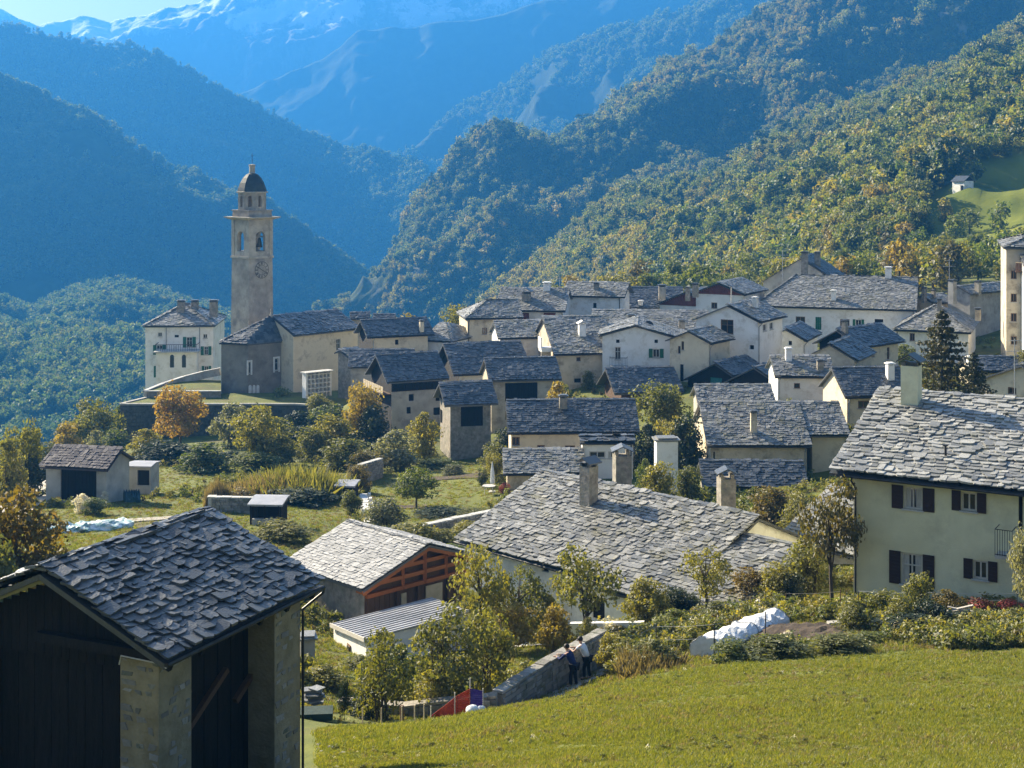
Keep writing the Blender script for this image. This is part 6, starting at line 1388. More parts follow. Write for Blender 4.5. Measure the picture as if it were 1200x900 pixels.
# white balcony wedged between two roofs, wooden balcony of the lower house
q = P(640, 407, 171); t = thing('balcony_stair', 'white balcony with a slanting side wall left of the pale blue door house', 'balcony', (q.x, q.y, q.z - 1.5)); MB().box(q - up * .2, 1.5, 1.6, .5, .2).build('floor', M['white'], t); MB().box(q + Vector((-.75, 0, .55)), .12, 1.6, 1.4, .2).build('side_wall', M['white'], t); MB().box(q + Vector((0, .6, -.9)), 1.2, .2, 1.3, .2).build('support', M['greyplaster'], t)
A_, e_, L_, o_ = h_terr.fac['f']; an = math.atan2(e_.y, e_.x); zf = zz(590, 121); s_ = .2
t = MB().box(A_ + e_ * .9 + o_ * .55 + up * zf, 1.7, 1.1, .14, an).build('balcony', M['brownwood'], h_terr.t)
for k in range(8): MB().box(A_ + e_ * (.1 + 1.6 * k / 7) + o_ * 1.07 + up * (zf + .5), .17, .04, .95, an).build('balcony_board', M['oldred'], t)
MB().box(A_ + e_ * .9 + o_ * 1.07 + up * (zf + 1.02), 1.8, .1, .08, an).build('handrail', M['brownwood'], t)
for s in (.1, 1.7): MB().box(A_ + e_ * s + o_ * 1.0 + up * (zf + 1.0), .12, .12, 2.2, an).build('post', M['palewood'], t)
# folded parasol and table in the garden with the cypress
g = G(577, 118); t = thing('parasol', 'folded white parasol standing by the dark little cypress', 'parasol', g); MB().tube([g, g + up * 2.5], .03, 6).build('pole', M['zinc'], t); MB().lathe(g + up * .5, [(.12, 0), (.2, .3), (.16, 1.2), (.05, 1.9), (.02, 2.05)], 9).build('canopy', M['fleece'], t); MB().lathe(g, [(.3, 0), (.3, .1), (.06, .14)], 10).build('foot', M['concrete'], t)
g = G(573, 117); t = thing('garden_table', 'white garden table left of the folded parasol', 'table', g); MB().lathe(g + up * .68, [(.55, 0), (.55, .05)], 12).build('tabletop', M['frame'], t)
for i, j in ((-1, -1), (1, -1), (1, 1), (-1, 1)): MB().tube([g + Vector((i * .36, j * .36, 0)), g + Vector((i * .3, j * .3, .69))], .025, 5).build('leg', M['frame'], t)
# timber pieces by the yellow house
g = G(1164, 65.0); MB().tube([g + Vector((-.8, 0, .5)), g + Vector((.8, .15, .52))], .045, 6).tube([g + Vector((-.7, 0, -.1)), g + Vector((-.7, 0, .5))], .04, 5).tube([g + Vector((.7, .13, -.1)), g + Vector((.7, .13, .5))], .04, 5).one('rail', 'pale pole rail among the flowers before the yellow house', 'rail', M['palewood'])
t = thing('timber_heap', 'heap of grey planks and sticks in the flower garden of the yellow house', 'timber heap', G(1125, 61)); rg = random.Random(8)
for k in range(7): c = G(1125, 61) + up * (.45 + .05 * k); a = rg.uniform(-.5, .5); v = Vector((math.cos(a), math.sin(a), rg.uniform(-.15, .3))) * rg.uniform(.4, .8); MB().bar(c - v, c + v, .14, .04).build('plank', M['greyplaster'], t)
# small stone hut on the high pasture
c = R1v.reshape(-1, 3); x_, y_ = pxy(c); k = int(np.argmin((x_ - 1130) ** 2 + (y_ - 226) ** 2)); c = Vector(c[k])
t = thing('stone_hut', 'tiny stone hut standing on the high pasture right of the forest', 'hut', (c.x, c.y, c.z - 1)); MB().box(c + up * .9, 3.6, 4.4, 3.6, .5).build('wall', M['white'], t)
b = MB()
for sg in (-1, 1): X = Vector((math.cos(.5), math.sin(.5), 0)); Y = Vector((-math.sin(.5), math.cos(.5), 0)); e0_, r_ = c + X * (sg * 2.2) + up * 2.4, c + up * 3.9; y_v = Y * 2.5; h_ = up * .25; b.hexa([e0_ - y_v, e0_ + y_v, r_ + y_v, r_ - y_v, e0_ - y_v + h_, e0_ + y_v + h_, r_ + y_v + h_, r_ - y_v + h_] if sg < 0 else [r_ - y_v, r_ + y_v, e0_ + y_v, e0_ - y_v, r_ - y_v + h_, r_ + y_v + h_, e0_ + y_v + h_, e0_ - y_v + h_])
b.build('roof', M['slab_dark'], t); MB().box(c + up * .7 + Vector((-.9, -2.2, 0)), .9, .4, 1.6, .5).build('door', M['darkwood'], t)

# ------------------------------------------------------------------ two people leaning on the wall
SK = mat('skin', (0.42, 0.24, 0.16), (0.50, 0.30, 0.21), 8, .6); HA = mat('dark_hair', (0.012, 0.009, 0.007), (0.03, 0.022, 0.016), 20, .6)
def skin(name, chains, m, parent, levels=2):
    "one continuous surface grown round connected joints: chains = [[(point, radius)...]]; equal points are shared"
    V, E, Rd, ix = [], [], [], {}
    for c in chains:
        prev = None
        for p, r in c:
            k = tuple(round(x, 4) for x in p)
            if k not in ix: ix[k] = len(V); V.append(p); Rd.append(r)
            i = ix[k]
            if prev is not None and prev != i: E.append((prev, i))
            prev = i
    me = bpy.data.meshes.new(name); off = Vector(OFF[parent.name]); me.from_pydata([tuple(Vector(p) - off) for p in V], E, [])
    o = put(name, me, m, parent); sm = o.modifiers.new('skin', 'SKIN'); sm.use_smooth_shade = True; sm.branch_smoothing = .4
    for i, r in enumerate(Rd): me.skin_vertices[0].data[i].radius = r if hasattr(r, '__len__') else (r, r)
    for i in range(len(V)): me.skin_vertices[0].data[i].use_root = (i == 0)
    ss = o.modifiers.new('subsurf', 'SUBSURF'); ss.levels = ss.render_levels = levels; return o
def person(label, foot, yaw, lean, shirt, trousers, sleeve, hand_t, seed, name='person'):
    "standing, bent forward at the hips, forearms resting on the wall top; yaw = facing direction"
    f = Vector((math.cos(yaw), math.sin(yaw), 0)); s = Vector((-f.y, f.x, 0)); t = thing(name, label, 'person', foot, 'two people at the wall'); B = lambda a, b_, z: foot + f * a + s * b_ + up * z
    hip = B(-.12, 0, .92); ch_ = B(-.12 + lean * .9, 0, 1.27); neck = B(-.12 + lean * 1.25, 0, 1.46); head = B(-.12 + lean * 1.4, 0, 1.60); top = B(-.12 + lean * 1.42, 0, 1.70)
    body = [[(hip, .14), (B(-.12 + lean * .4, 0, 1.08), .13), (ch_, .155), (neck, .06), (B(-.12 + lean * 1.32, 0, 1.53), .07), (head, .098), (top, .062)]]; trs = [[(hip, (.165, .15))]]; shr = [[(B(-.13, 0, .9), .165), (B(-.12 + lean * .4, 0, 1.08), .15), (ch_, .178), (B(-.12 + lean * 1.15, 0, 1.40), .10)]]; shoes = []
    for g_ in (-1, 1):
        h0 = B(-.12, g_ * .09, .88); kn = B(-.05 + .05 * g_, g_ * .10, .48); ak = B(-.10 + .08 * g_, g_ * .10, .09); toe = B(.08 + .08 * g_, g_ * .12, .035)
        body.append([(hip, .14), (h0, .085), (kn, .055), (ak, .042), (toe, .035)]); trs.append([(hip, (.165, .15)), (h0, .105), (kn, .075), (B(-.10 + .08 * g_, g_ * .10, .12), .065)]); shoes.append([(B(-.14 + .08 * g_, g_ * .10, .05), .052), (toe, .045)])
        sh = B(-.12 + lean * 1.05, g_ * .20, 1.38); el = B(lean * 1.0 + .12, g_ * .27, 1.14); wr = hand_t + s * (g_ * .13) + f * -.02; ha = wr + f * .07 + up * .0
        body += [[(ch_, .155), (sh, .058), (el, .043), (wr, .03), (ha, (.032, .018))]]; shr.append([(ch_, .178), (sh, .075), (sh.lerp(el, .55), .062)])
        if sleeve: shr[-1] += [(el, .058), (el.lerp(wr, .8), .046)]
        for k in range(4):                                     # four fingers curled over the edge, thumb from the side of the palm
            a = ha + s * (g_ * (-.024 + .016 * k)); ln = (.032, .038, .036, .027)[k]; body.append([(ha, (.032, .018)), (a + f * .03, .0095), (a + f * (.03 + ln) - up * .006, .009), (a + f * (.03 + ln * 1.7) - up * .03, .0075)])
        body.append([(wr.lerp(ha, .35), .026), (wr.lerp(ha, .5) - s * (g_ * .04) + f * .01, .0105), (wr.lerp(ha, .5) - s * (g_ * .05) + f * .05, .009)])
    bd = skin('body', body, SK, t)
    skin('trousers', trs, trousers, bd); skin('shirt', shr, shirt, bd)
    for c in shoes: skin('shoe', [c], HA, bd, 1)
    b = MB().lathe((0, 0, 0), [(.112, -.05), (.118, .0), (.108, .05), (.075, .092), (.02, .112)], 12); b.V = [tuple(Vector(v) + head + f * -.018 + up * .012) for v in b.V]; b.build('hair', HA, bd, smooth=True)
    for g_ in (-1, 1):
        MB().lathe(head + s * (g_ * .098) - up * .03, [(.006, -.03), (.02, 0), (.006, .03)], 6).build('ear', SK, bd); e = MB().lathe(head + f * .09 + s * (g_ * .035) - up * .005, [(.004, -.012), (.014, 0), (.004, .012)], 6); e.build('eye', M['frame'], bd)
    MB().bar(head + f * .095 + up * .0, head + f * .125 - up * .035, .026, .03).build('nose', SK, bd); MB().bar(head + f * .095 - up * .062 - s * .025, head + f * .095 - up * .062 + s * .025, .012, .014).build('mouth', M['oldred'], bd)
wa, wb_ = P(640, 776, 57.0), P(706, 740, 61.2); wd_ = Vector((wb_.x - wa.x, wb_.y - wa.y, 0)).normalized(); wn_ = Vector((-wd_.y, wd_.x, 0)); yaw = math.atan2(wn_.y, wn_.x)
for px, lab, sh_, tr_, sl_, sd in ((649.5, 'person in a dark blue jacket and dark trousers leaning on the stone wall', mat('blue_jacket', (.012, .02, .085), (.02, .03, .12), 6, .8), mat('navy_trousers', (.012, .013, .02), (.02, .02, .03), 6, .8), True, 1),
                                   (665.5, 'person in a white shirt with dark trousers leaning on the stone wall', mat('white_shirt', (.66, .66, .68), (.76, .76, .78), 6, .8), mat('black_trousers', (.010, .010, .012), (.016, .016, .02), 6, .8), False, 2)):
    k = (px - CX) / F; den = wd_.x - k * wd_.y; s_ = (k * wa.y - wa.x) / den; c = wa + wd_ * s_; c.z = wa.z + (wb_.z - wa.z) * s_ / (wb_ - wa).length
    ft = c - wn_ * .80; hz = c.z + .1; ft.z = hz - 1.12 - .03
    person(lab, ft, yaw, .26, sh_, tr_, sl_, c - wn_ * .16 + up * .125, sd)
# ------------------------------------------------------------------ trees, bushes, plants
PROTO = {}
def proto(shape, v):
    k = (shape, v)
    if k not in PROTO:
        sd = {'round': 1, 'bush': 2, 'tall': 3, 'cone': 4, 'open': 5, 'multi': 6, 'reed': 7, 'hedge': 8}[shape] * 100 + v
        rng = np.random.default_rng(sd)
        if shape == 'reed':
            n = 1500; p = rng.uniform(-.5, .5, (n, 2)); r = np.sqrt((p ** 2).sum(1)); h = (.55 + .45 * rng.random(n)) * (1 - .6 * r); a = rng.uniform(0, 6.28, n); w = .012 + .014 * rng.random(n)
            lean = rng.normal(size=(n, 2)) * .09; e = np.stack([np.cos(a), np.sin(a)], 1) * w[:, None]; z = np.zeros(n)
            V = np.stack([np.c_[p - e, z], np.c_[p + e, z], np.c_[p + lean * .5 + e * .8, h * .6], np.c_[p + lean + e * .2, h]], 1).reshape(-1, 3); f = np.arange(4 * n).reshape(n, 4); tr = None
        else:
            arg = {'round': ('round', 3600, .042, 34, .17), 'open': ('round', 1900, .036, 30, .13), 'bush': ('bush', 3200, .046, 34, .17), 'multi': ('bush', 2500, .036, 44, .115), 'tall': ('tall', 3000, .04, 30, .18), 'cone': ('cone', 3800, .034, 95, .085), 'hedge': ('bush', 1800, .05, 26, .2)}[shape]
            V, f, c = crown_np(sd, arg[0], arg[1], arg[2], 1.0, 1.0, arg[3], arg[4])
            lim = {'round': (.028, 1, 9), 'open': (.030, 1, 15), 'bush': (.018, 3, 8), 'multi': (.013, 6, 22), 'tall': (.022, 1, 8), 'cone': (.02, 1, 4), 'hedge': (.015, 3, 6)}[shape]
            tr = mesh_np('trunk', *[np.array(x) if i == 0 else x for i, x in enumerate(trunk_np(sd, c, 1.0, lim[0], lim[1], .06, lim[2]))])
            if shape == 'cone':
                cs, rd = [], []
                for w_ in range(19):
                    z_ = .10 + .86 * (w_ / 18) ** .92; Rw = .5 * (1 - z_) ** .85 * rng.uniform(.82, 1.12); nb = int(6 + 5 * (1 - z_))
                    for b_ in range(nb):
                        t_ = 6.283 * (b_ + rng.uniform(-.3, .3)) / nb + w_; rr = Rw * rng.uniform(.75, 1.1)
                        for q_ in (.25, .5, .75, 1.0): cs.append((rr * q_ * math.cos(t_), rr * q_ * math.sin(t_), z_ - .10 * rr * q_ + .05 * rr * q_ ** 3)); rd.append(.022 + .05 * rr * (1.1 - q_ * .5))
                cs.append((0, 0, .985)); rd.append(.012)
                V, f = leaves(rng, np.array(cs), np.array(rd), 9000, .021, flat=.6)
                b = MB().tube([(0, 0, -.03), (0, 0, .5), (0, 0, .98)], [.022, .013, .003], 7); tr = mesh_np('trunk', np.array(b.V), b.F)
            tr.materials.append(M['bark'])
        me = mesh_np('crown', V, f); me.materials.append(LM['green']); PROTO[k] = (me, tr)
    return PROTO[k]
rv_ = random.Random(77)
def plant(shape, leaf, px, top, wpx, d, label, name=None, cat=None, group=None, sink=.1, base=None):
    g = G(px, d) if base is None else base; H_ = -(top - HY) / F * d - g.z; W_ = wpx / F * d
    if H_ < .25: H_ = .25
    name = name or ('tree' if shape in ('round', 'open', 'tall') else 'spruce' if shape == 'cone' else 'shrub'); cat = cat or ('tree' if name in ('tree', 'spruce') else 'bush')
    me, tr = proto(shape, rv_.randint(0, 2)); t = thing(name, label, cat, g - Vector((0, 0, sink)), group); rz = rv_.uniform(0, 6.28)
    for nm, m_, mt in ((('foliage' if cat == 'bush' else 'crown'), me, LM[leaf]), ('stem' if cat == 'bush' else 'trunk', tr, None)):
        if m_ is None: continue
        o = bpy.data.objects.new(nm, m_); COL.objects.link(o); o.parent = t; o.scale = (W_ * 1.18, W_ * 1.18, (H_ + sink) * 1.12); o.rotation_euler = (0, 0, rz); OFF[o.name] = OFF[t.name]
        if mt is not None: o.material_slots[0].link = 'OBJECT'; o.material_slots[0].material = mt
    return t
PL = [
 ('bush', 'green', 388, 474, 56, 174, 'added green bush standing for shade below the right part of the church retaining wall'),  # this and the next two bushes cover lit grass where only shade lies
 ('bush', 'dark', 352, 484, 70, 170, 'added dark bush standing for shade in the middle below the church retaining wall'),
 ('bush', 'olive', 326, 492, 50, 160, 'added olive bush standing for shade behind the yellow tree'),
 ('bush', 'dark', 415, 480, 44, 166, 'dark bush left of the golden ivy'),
 ('bush', 'green', 470, 760, 70, 58, 'green bush filling the gap behind the slim tree'),
 ('bush', 'olive', 540, 770, 90, 59, 'olive thicket at the foot of the two many stemmed trees'),
 ('bush', 'yellow', 505, 790, 60, 54.5, 'yellow-green bush hanging over the dark stone wall'),
 ('bush', 'olive', 640, 700, 50, 70, 'olive bush under the white house wall'),
 ('bush', 'green', 300, 530, 70, 142, 'green shrubs at the foot of the yellow tree'),
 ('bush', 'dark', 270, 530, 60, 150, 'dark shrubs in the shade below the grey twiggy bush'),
 ('bush', 'dark', 350, 500, 60, 165, 'added dark bush standing for shade below the wall that steps down from the church lawn'),  # bush added in place of the dark shade below this wall
 ('bush', 'olive', 375, 462, 40, 188, 'olive bush on the slope beside the burial niches'),
 ('bush', 'green', 330, 455, 40, 198, 'dark green hedge at the foot of the grey choir'),
 ('bush', 'olive', 440, 598, 54, 104, 'olive bush right of the white steps'),
 ('bush', 'green', 150, 560, 50, 122, 'green bush between the tiled shed and its lean-to'),
 ('bush', 'yellow', 170, 505, 46, 160, 'yellow-green bush left under the red orange tree'),
 ('bush', 'olive', 60, 520, 60, 150, 'olive bushes behind the paved path'),
 ('bush', 'green', 130, 505, 50, 172, 'green bush at the foot of the retaining wall corner'),
 # near, left to right
 ('round', 'rust', 20, 586, 120, 56, 'rust brown tree filling the left edge behind the dark barn'),
 ('bush', 'rust', 62, 640, 70, 58, 'rust tinted shrub right of the rust brown tree'),
 ('bush', 'olive', -5, 640, 90, 52, 'dark olive shrub below the rust brown tree at the left edge'),
 ('multi', 'yellow', 447, 734, 82, 52, 'slim pale yellow-green tree in front of the dark stone wall', 'tree', 'tree'),
 ('multi', 'olive', 520, 705, 100, 55.5, 'broad many stemmed olive tree left in the pair before the grey lean-to', 'tree', 'tree'),
 ('multi', 'yellow', 568, 712, 84, 56.5, 'many stemmed yellowing tree right in the pair before the grey lean-to', 'tree', 'tree'),
 ('open', 'yellow', 568, 640, 76, 69, 'tall thin yellow tree at the left wall of the crooked roofed house'),
 ('open', 'olive', 608, 668, 66, 70, 'loose olive tree before the window of the crooked roofed house'),
 ('round', 'golden', 602, 712, 56, 67, 'small golden tree beside the paved terrace'),
 ('open', 'olive', 684, 645, 84, 66, 'old pear tree with dark branches before the white house wall'),
 ('bush', 'golden', 650, 712, 44, 65, 'low golden bush left of the old pear tree'),
 ('bush', 'yellow', 738, 750, 60, 57.0, 'pale leafy bush at the right end of the stone wall'),
 ('bush', 'olive', 765, 752, 70, 55.5, 'rough olive bush left of the white polytunnel'),
 ('reed', 'reed', 764, 758, 64, 55, 'tuft of dry stalks below the polytunnel corner'),
 ('bush', 'green', 862, 752, 66, 53.6, 'dark green weeds in front of the polytunnel'),
 ('bush', 'olive', 915, 748, 90, 53.4, 'wide olive weeds below the dug garden bed'),
 ('bush', 'olive', 985, 744, 84, 53.4, 'olive weeds right of the dug garden bed'),
 ('bush', 'yellow', 757, 680, 60, 72, 'pale yellow bush under the lower crooked roof, left'),
 ('bush', 'dark', 795, 690, 60, 73, 'dark bush hiding the wall under the lower crooked roof'),
 ('open', 'yellow', 828, 646, 62, 73, 'airy yellow sapling rising before the lower crooked roof'),
 ('bush', 'rust', 880, 668, 60, 74, 'rust coloured bush under the right corner of the crooked roof'),
 ('bush', 'yellow', 912, 662, 54, 73, 'yellow bush right of the rust coloured bush'),
 ('bush', 'dark', 931, 672, 34, 72.5, 'small dark bush before the leaning tree'),
 ('open', 'rust', 976, 562, 76, 69.5, 'leaning tree with rust and green leaves beside the yellow house'),
 ('bush', 'yellow', 946, 632, 60, 75, 'yellow shrubs at the left foot of the leaning tree'),
 ('bush', 'olive', 1040, 694, 56, 61.5, 'bush under the lower left window of the yellow house'),
 ('tall', 'olive', 1078, 672, 42, 61, 'tall leafy bush in front of the yellow house door-sized window', 'shrub', 'bush'),
 ('bush', 'dark', 1068, 722, 90, 58, 'dark thicket along the fence before the yellow house'),
 ('bush', 'green', 1118, 728, 70, 58, 'green thicket right of the dark thicket'),
 ('bush', 'rust', 1110, 694, 48, 62.5, 'reddish shrub beside the plank heap'),
 ('bush', 'olive', 1165, 732, 84, 57.5, 'pale weeds at the right end of the garden'),
 ('bush', 'pinkflower', 1152, 702, 46, 64, 'low red flowers left under the yellow house', 'flowers', 'flowers'),
 ('bush', 'pinkflower', 1186, 704, 40, 63.5, 'low red flowers right under the yellow house', 'flowers', 'flowers'),
 ('round', 'silver', 1204, 628, 44, 63, 'white blossomed tree cut by the right edge before the yellow house'),
 ('bush', 'green', 1020, 742, 60, 55.5, 'low green weeds beside the pale trestle board'),
 ('bush', 'olive', 885, 724, 50, 66.5, 'garden greens behind the polytunnel'),
 ('bush', 'olive', 690, 726, 30, 64, 'small bush at the foot of the old pear tree'),
 ('bush', 'yellow', 381, 782, 64, 57, 'yellow weeds in the grass beside the plastered garden store'),
 ('bush', 'olive', 420, 770, 50, 62, 'olive shrub before the pale blue lean-to'),
 ('tall', 'dark', 404, 798, 15, 51.5, 'thin dark ivied stump beside the green box', 'shrub', 'bush'),
 ('bush', 'dark', 432, 805, 52, 53.2, 'dark ivy on the wall left of the slim tree'),
 # behind the timber barn
 ('bush', 'olive', 330, 612, 86, 92, 'wide olive hazel between the dark barn roof and the pale barn roof'),
 ('bush', 'yellow', 372, 640, 60, 88, 'yellowish hazel just behind the pale slab roof'),
 ('bush', 'olive', 300, 640, 60, 84, 'olive shrub close above the dark barn roof'),
 ('bush', 'silver', 452, 584, 52, 100, 'grey green bush behind the top of the pale barn roof'),
 ('bush', 'olive', 486, 612, 70, 95, 'olive bush behind the ridge of the pale barn roof'),
 ('bush', 'olive', 520, 622, 62, 96, 'bush in front of the garden wall with the pale top'),
 ('bush', 'yellow', 552, 612, 54, 98, 'yellowish bush right before the garden wall with the pale top'),
 ('bush', 'green', 530, 640, 70, 92, 'green thicket left of the crooked roof eave'),
 ('tall', 'dark', 566, 548, 14, 122, 'small dark clipped cypress in the lawn garden', 'tree', 'tree'),
 ('round', 'green', 488, 553, 50, 112, 'round topped young tree on the lawn garden'),
 ('bush', 'rust', 420, 546, 34, 122, 'brown bush at the head of the white steps'),
 ('bush', 'olive', 412, 575, 30, 108, 'young bush left of the white steps'),
 ('reed', 'olive', 345, 545, 90, 117, 'broad clump of green and dry reeds left of the small garden hut'),
 ('reed', 'reed', 315, 553, 60, 116, 'second clump of dry reeds behind the dark open hut'),
 ('reed', 'olive', 380, 553, 46, 117, 'third clump of dry reeds beside the small garden hut'),
 ('reed', 'reed', 255, 556, 20, 108, 'thin tuft of tall dry grass on the low wall pier'),
 ('bush', 'reed', 283, 572, 36, 108, 'dry bush on the short low wall'),
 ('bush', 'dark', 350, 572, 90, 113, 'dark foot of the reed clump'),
 # left middle ground
 ('round', 'orange', 211, 458, 58, 172, 'red and orange tree before the church retaining wall'),
 ('round', 'yellow', 300, 482, 58, 146, 'yellow tree right of the red orange tree'),
 ('bush', 'olive', 330, 512, 40, 146, 'olive bush right beside the yellow tree'),
 ('bush', 'silver', 272, 474, 54, 178, 'grey twiggy bush at the right end of the retaining wall'),
 ('bush', 'dark', 195, 518, 90, 150, 'dark shrubbery under the red orange tree'),
 ('bush', 'green', 240, 520, 80, 140, 'green shrubbery in the shade right of the tiled shed'),
 ('bush', 'olive', 365, 502, 46, 150, 'olive sapling left of the ivied barn corner'),
 ('bush', 'yellow', 390, 488, 60, 152, 'pale yellow creeper heap under the ivied corner'),
 ('tall', 'golden', 424, 450, 44, 157, 'golden ivy climbing the corner of the timber gabled barn', 'shrub', 'bush'),
 ('bush', 'dark', 438, 476, 52, 155, 'dark ivy at the foot of the timber gabled barn'),
 ('bush', 'olive', 404, 515, 70, 140, 'rough olive brambles left of the silver bush'),
 ('bush', 'silver', 466, 506, 62, 138, 'silver leaved bush before the plastered barn'),
 ('bush', 'yellow', 498, 486, 44, 148, 'round yellow bush between the two barns'),
 ('bush', 'rust', 430, 530, 50, 134, 'brown hedge below the silver bush'),
 ('bush', 'green', 510, 538, 60, 138, 'green shrubs under the small stone barn'),
 ('bush', 'silver', 532, 545, 34, 132, 'pale flowering bush on the lawn below the stone barn'),
 ('hedge', 'dark', 520, 596, 70, 108, 'low dark hedge across the lawn garden', 'hedge', 'hedge'),
 ('hedge', 'dark', 480, 568, 60, 126, 'upper dark hedge behind the round topped tree', 'hedge', 'hedge'),
 ('bush', 'olive', 560, 596, 60, 106, 'flower bushes above the garden wall with the pale top'),
 ('round', 'yellow', 581, 534, 26, 124, 'small yellow tree beside the lower house with the balcony'),
 ('bush', 'pinkflower', 592, 566, 16, 117, 'pink flowers in front of the wooden balcony', 'flowers', 'flowers'),
 ('bush', 'flower', 96, 580, 26, 104, 'white roses before the tiled shed, left', 'flowers', 'flowers'),
 ('bush', 'green', 112, 584, 34, 103, 'rose leaves before the dark doors of the tiled shed'),
 ('bush', 'flower', 123, 576, 12, 109, 'pale flowering bush at the right door post of the tiled shed', 'flowers', 'flowers'),
 ('tall', 'yellow', 22, 494, 52, 118, 'tall yellow tree left of the paved path'),
 ('bush', 'olive', 8, 520, 50, 112, 'olive bush at the left edge under the tall yellow tree'),
 ('bush', 'dark', 40, 536, 44, 117, 'dark hedge along the paved path'),
 ('round', 'yellow', 108, 474, 62, 180, 'yellow tree on the slope left of the retaining wall'),
 ('bush', 'golden', 78, 496, 50, 165, 'golden bush behind the tiled shed roof'),
 ('bush', 'silver', 112, 506, 30, 160, 'grey bush beside the pale wooden railing'),
 ('bush', 'green', 140, 478, 30, 192, 'green bush at the left corner of the retaining wall'),
 ('bush', 'rust', 215, 445, 22, 205, 'brown bush in the upper church garden'),
 ('bush', 'golden', 196, 452, 30, 203, 'low golden plants in the upper church garden'),
 # among the houses
 ('bush', 'golden', 655, 452, 50, 144, 'golden bush peeping over the long cream house roof'),
 ('round', 'olive', 772, 453, 66, 138, 'leafy tree between the cream house and the slim chimney roof'),
 ('tall', 'yellow', 783, 488, 46, 126, 'yellow tree in front of the leafy tree'),
 ('bush', 'yellow', 772, 544, 50, 105, 'yellow bush at the foot of the white chimney stack'),
 ('bush', 'dark', 804, 488, 52, 124, 'dark tree shadowed beside the slim chimney roof'),
 ('bush', 'green', 755, 540, 26, 112, 'green bush left of the white chimney stack'),
 ('bush', 'olive', 806, 548, 40, 106, 'bush right of the white chimney stack'),
 ('bush', 'dark', 758, 500, 46, 126, 'dark bush left of the tree in front of the leafy tree'),
 ('bush', 'green', 660, 452, 40, 152, 'green shrubs below the pale blue door'),
 ('bush', 'dark', 600, 500, 50, 140, 'added dark bush standing for yard shade between the stone barn and the cream house'),  # this and the next bush are added to fill a shaded yard
 ('bush', 'olive', 582, 520, 44, 136, 'added olive bush standing for shade in the corner of the stone barn yard'),
 ('bush', 'rust', 905, 572, 64, 96, 'brown and green bushes behind the crooked roof'),
 ('bush', 'olive', 935, 578, 46, 93, 'olive bush left of the leaning tree top'),
 ('cone', 'spruce', 1104, 382, 136, 112, 'dark spruce standing behind the yellow house roof'),
 ('cone', 'spruce', 1141, 424, 84, 118, 'smaller spruce tucked right of the dark spruce'),
 ('bush', 'golden', 480, 372, 60, 225, 'yellow trees on the edge behind the chalet by the church'),
 ('round', 'yellow', 536, 362, 36, 222, 'bright yellow tree left of the peach house'),
 ('bush', 'olive', 1200, 412, 40, 150, 'olive bush at the foot of the apartment house'),
 ('bush', 'green', 1060, 405, 34, 172, 'green bush in front of the white hip roofed house'),
 ('bush', 'olive', 690, 435, 20, 168, 'bare climbing shrub beside the pale blue door'),
]
for p in PL:
    plant(*p[:6], p[6], *(p[7:9] if len(p) > 7 else ()))
for q_ in (('bush', 'olive', 1000, 704, 46, 60, 'leafy bush left under the yellow house corner'), ('bush', 'yellow', 1055, 700, 50, 59.5, 'tall pale bush left of the dark thicket'), ('bush', 'dark', 1092, 706, 56, 59, 'dark bush between the thicket and the plank heap'), ('bush', 'green', 1150, 716, 60, 59, 'green bush under the small shuttered window'),
           ('bush', 'olive', 1190, 716, 50, 59, 'olive bush at the right edge of the garden'), ('bush', 'yellow', 716, 744, 40, 58.5, 'yellow bush just behind the end of the stone wall'), ('bush', 'olive', 840, 706, 50, 68, 'olive garden greens left of the yellow shrubs'), ('bush', 'green', 790, 716, 50, 66, 'green garden plants behind the thin fence posts')):
    plant(*q_)
# the nearest trees of the hillside wood: single trees
nearcols = ['forest']
src = [forest_proto(60 + i, sh, 620, .075, W, nc, cr, LM['forest']) for i, (sh, W, nc, cr) in enumerate((('round', .95, 22, .17), ('bush', .95, 22, .17), ('tall', .7, 20, .2), ('round', 1.1, 24, .16)))]
tnk = mesh_np('trunk', *(lambda b: (np.array(b.V), b.F))(MB().tube([(0, 0, -.1), (0, 0, .35), (0.01, 0, .7)], [.025, .018, .006], 6))); tnk.materials.append(M['bark'])
rg = random.Random(21); warm = {'yellow': .24, 'golden': .09, 'orange': .02, 'rust': .04, 'forest': .41, 'green': .20}
spots = [Vector(R1_pts[k]) for k in near_i] + [G(rg.uniform(930, 1260), rg.uniform(250, 335)) for _ in range(85)] + [G(rg.uniform(640, 930), rg.uniform(262, 345)) for _ in range(35)]
for p in spots:
    s = rg.uniform(5.5, 9.5)
    o = bpy.data.objects.new('woodland_tree', None); COL.objects.link(o); o.location = p - Vector((0, 0, .4)); OFF[o.name] = tuple(o.location); tag(o, 'autumn tree in the mixed wood on the slope right behind the village', 'tree', 'trees of the wood behind the village')
    for nm, m_ in (('crown', rg.choice(src)), ('trunk', tnk)):
        c = bpy.data.objects.new(nm, m_); COL.objects.link(c); c.parent = o; c.scale = (s, s, s * rg.uniform(.9, 1.15)); c.rotation_euler = (0, 0, rg.uniform(0, 6.28))
        if nm == 'crown':
            c.material_slots[0].link = 'OBJECT'; c.material_slots[0].material = LM[rg.choices(list(warm), list(warm.values()))[0]]

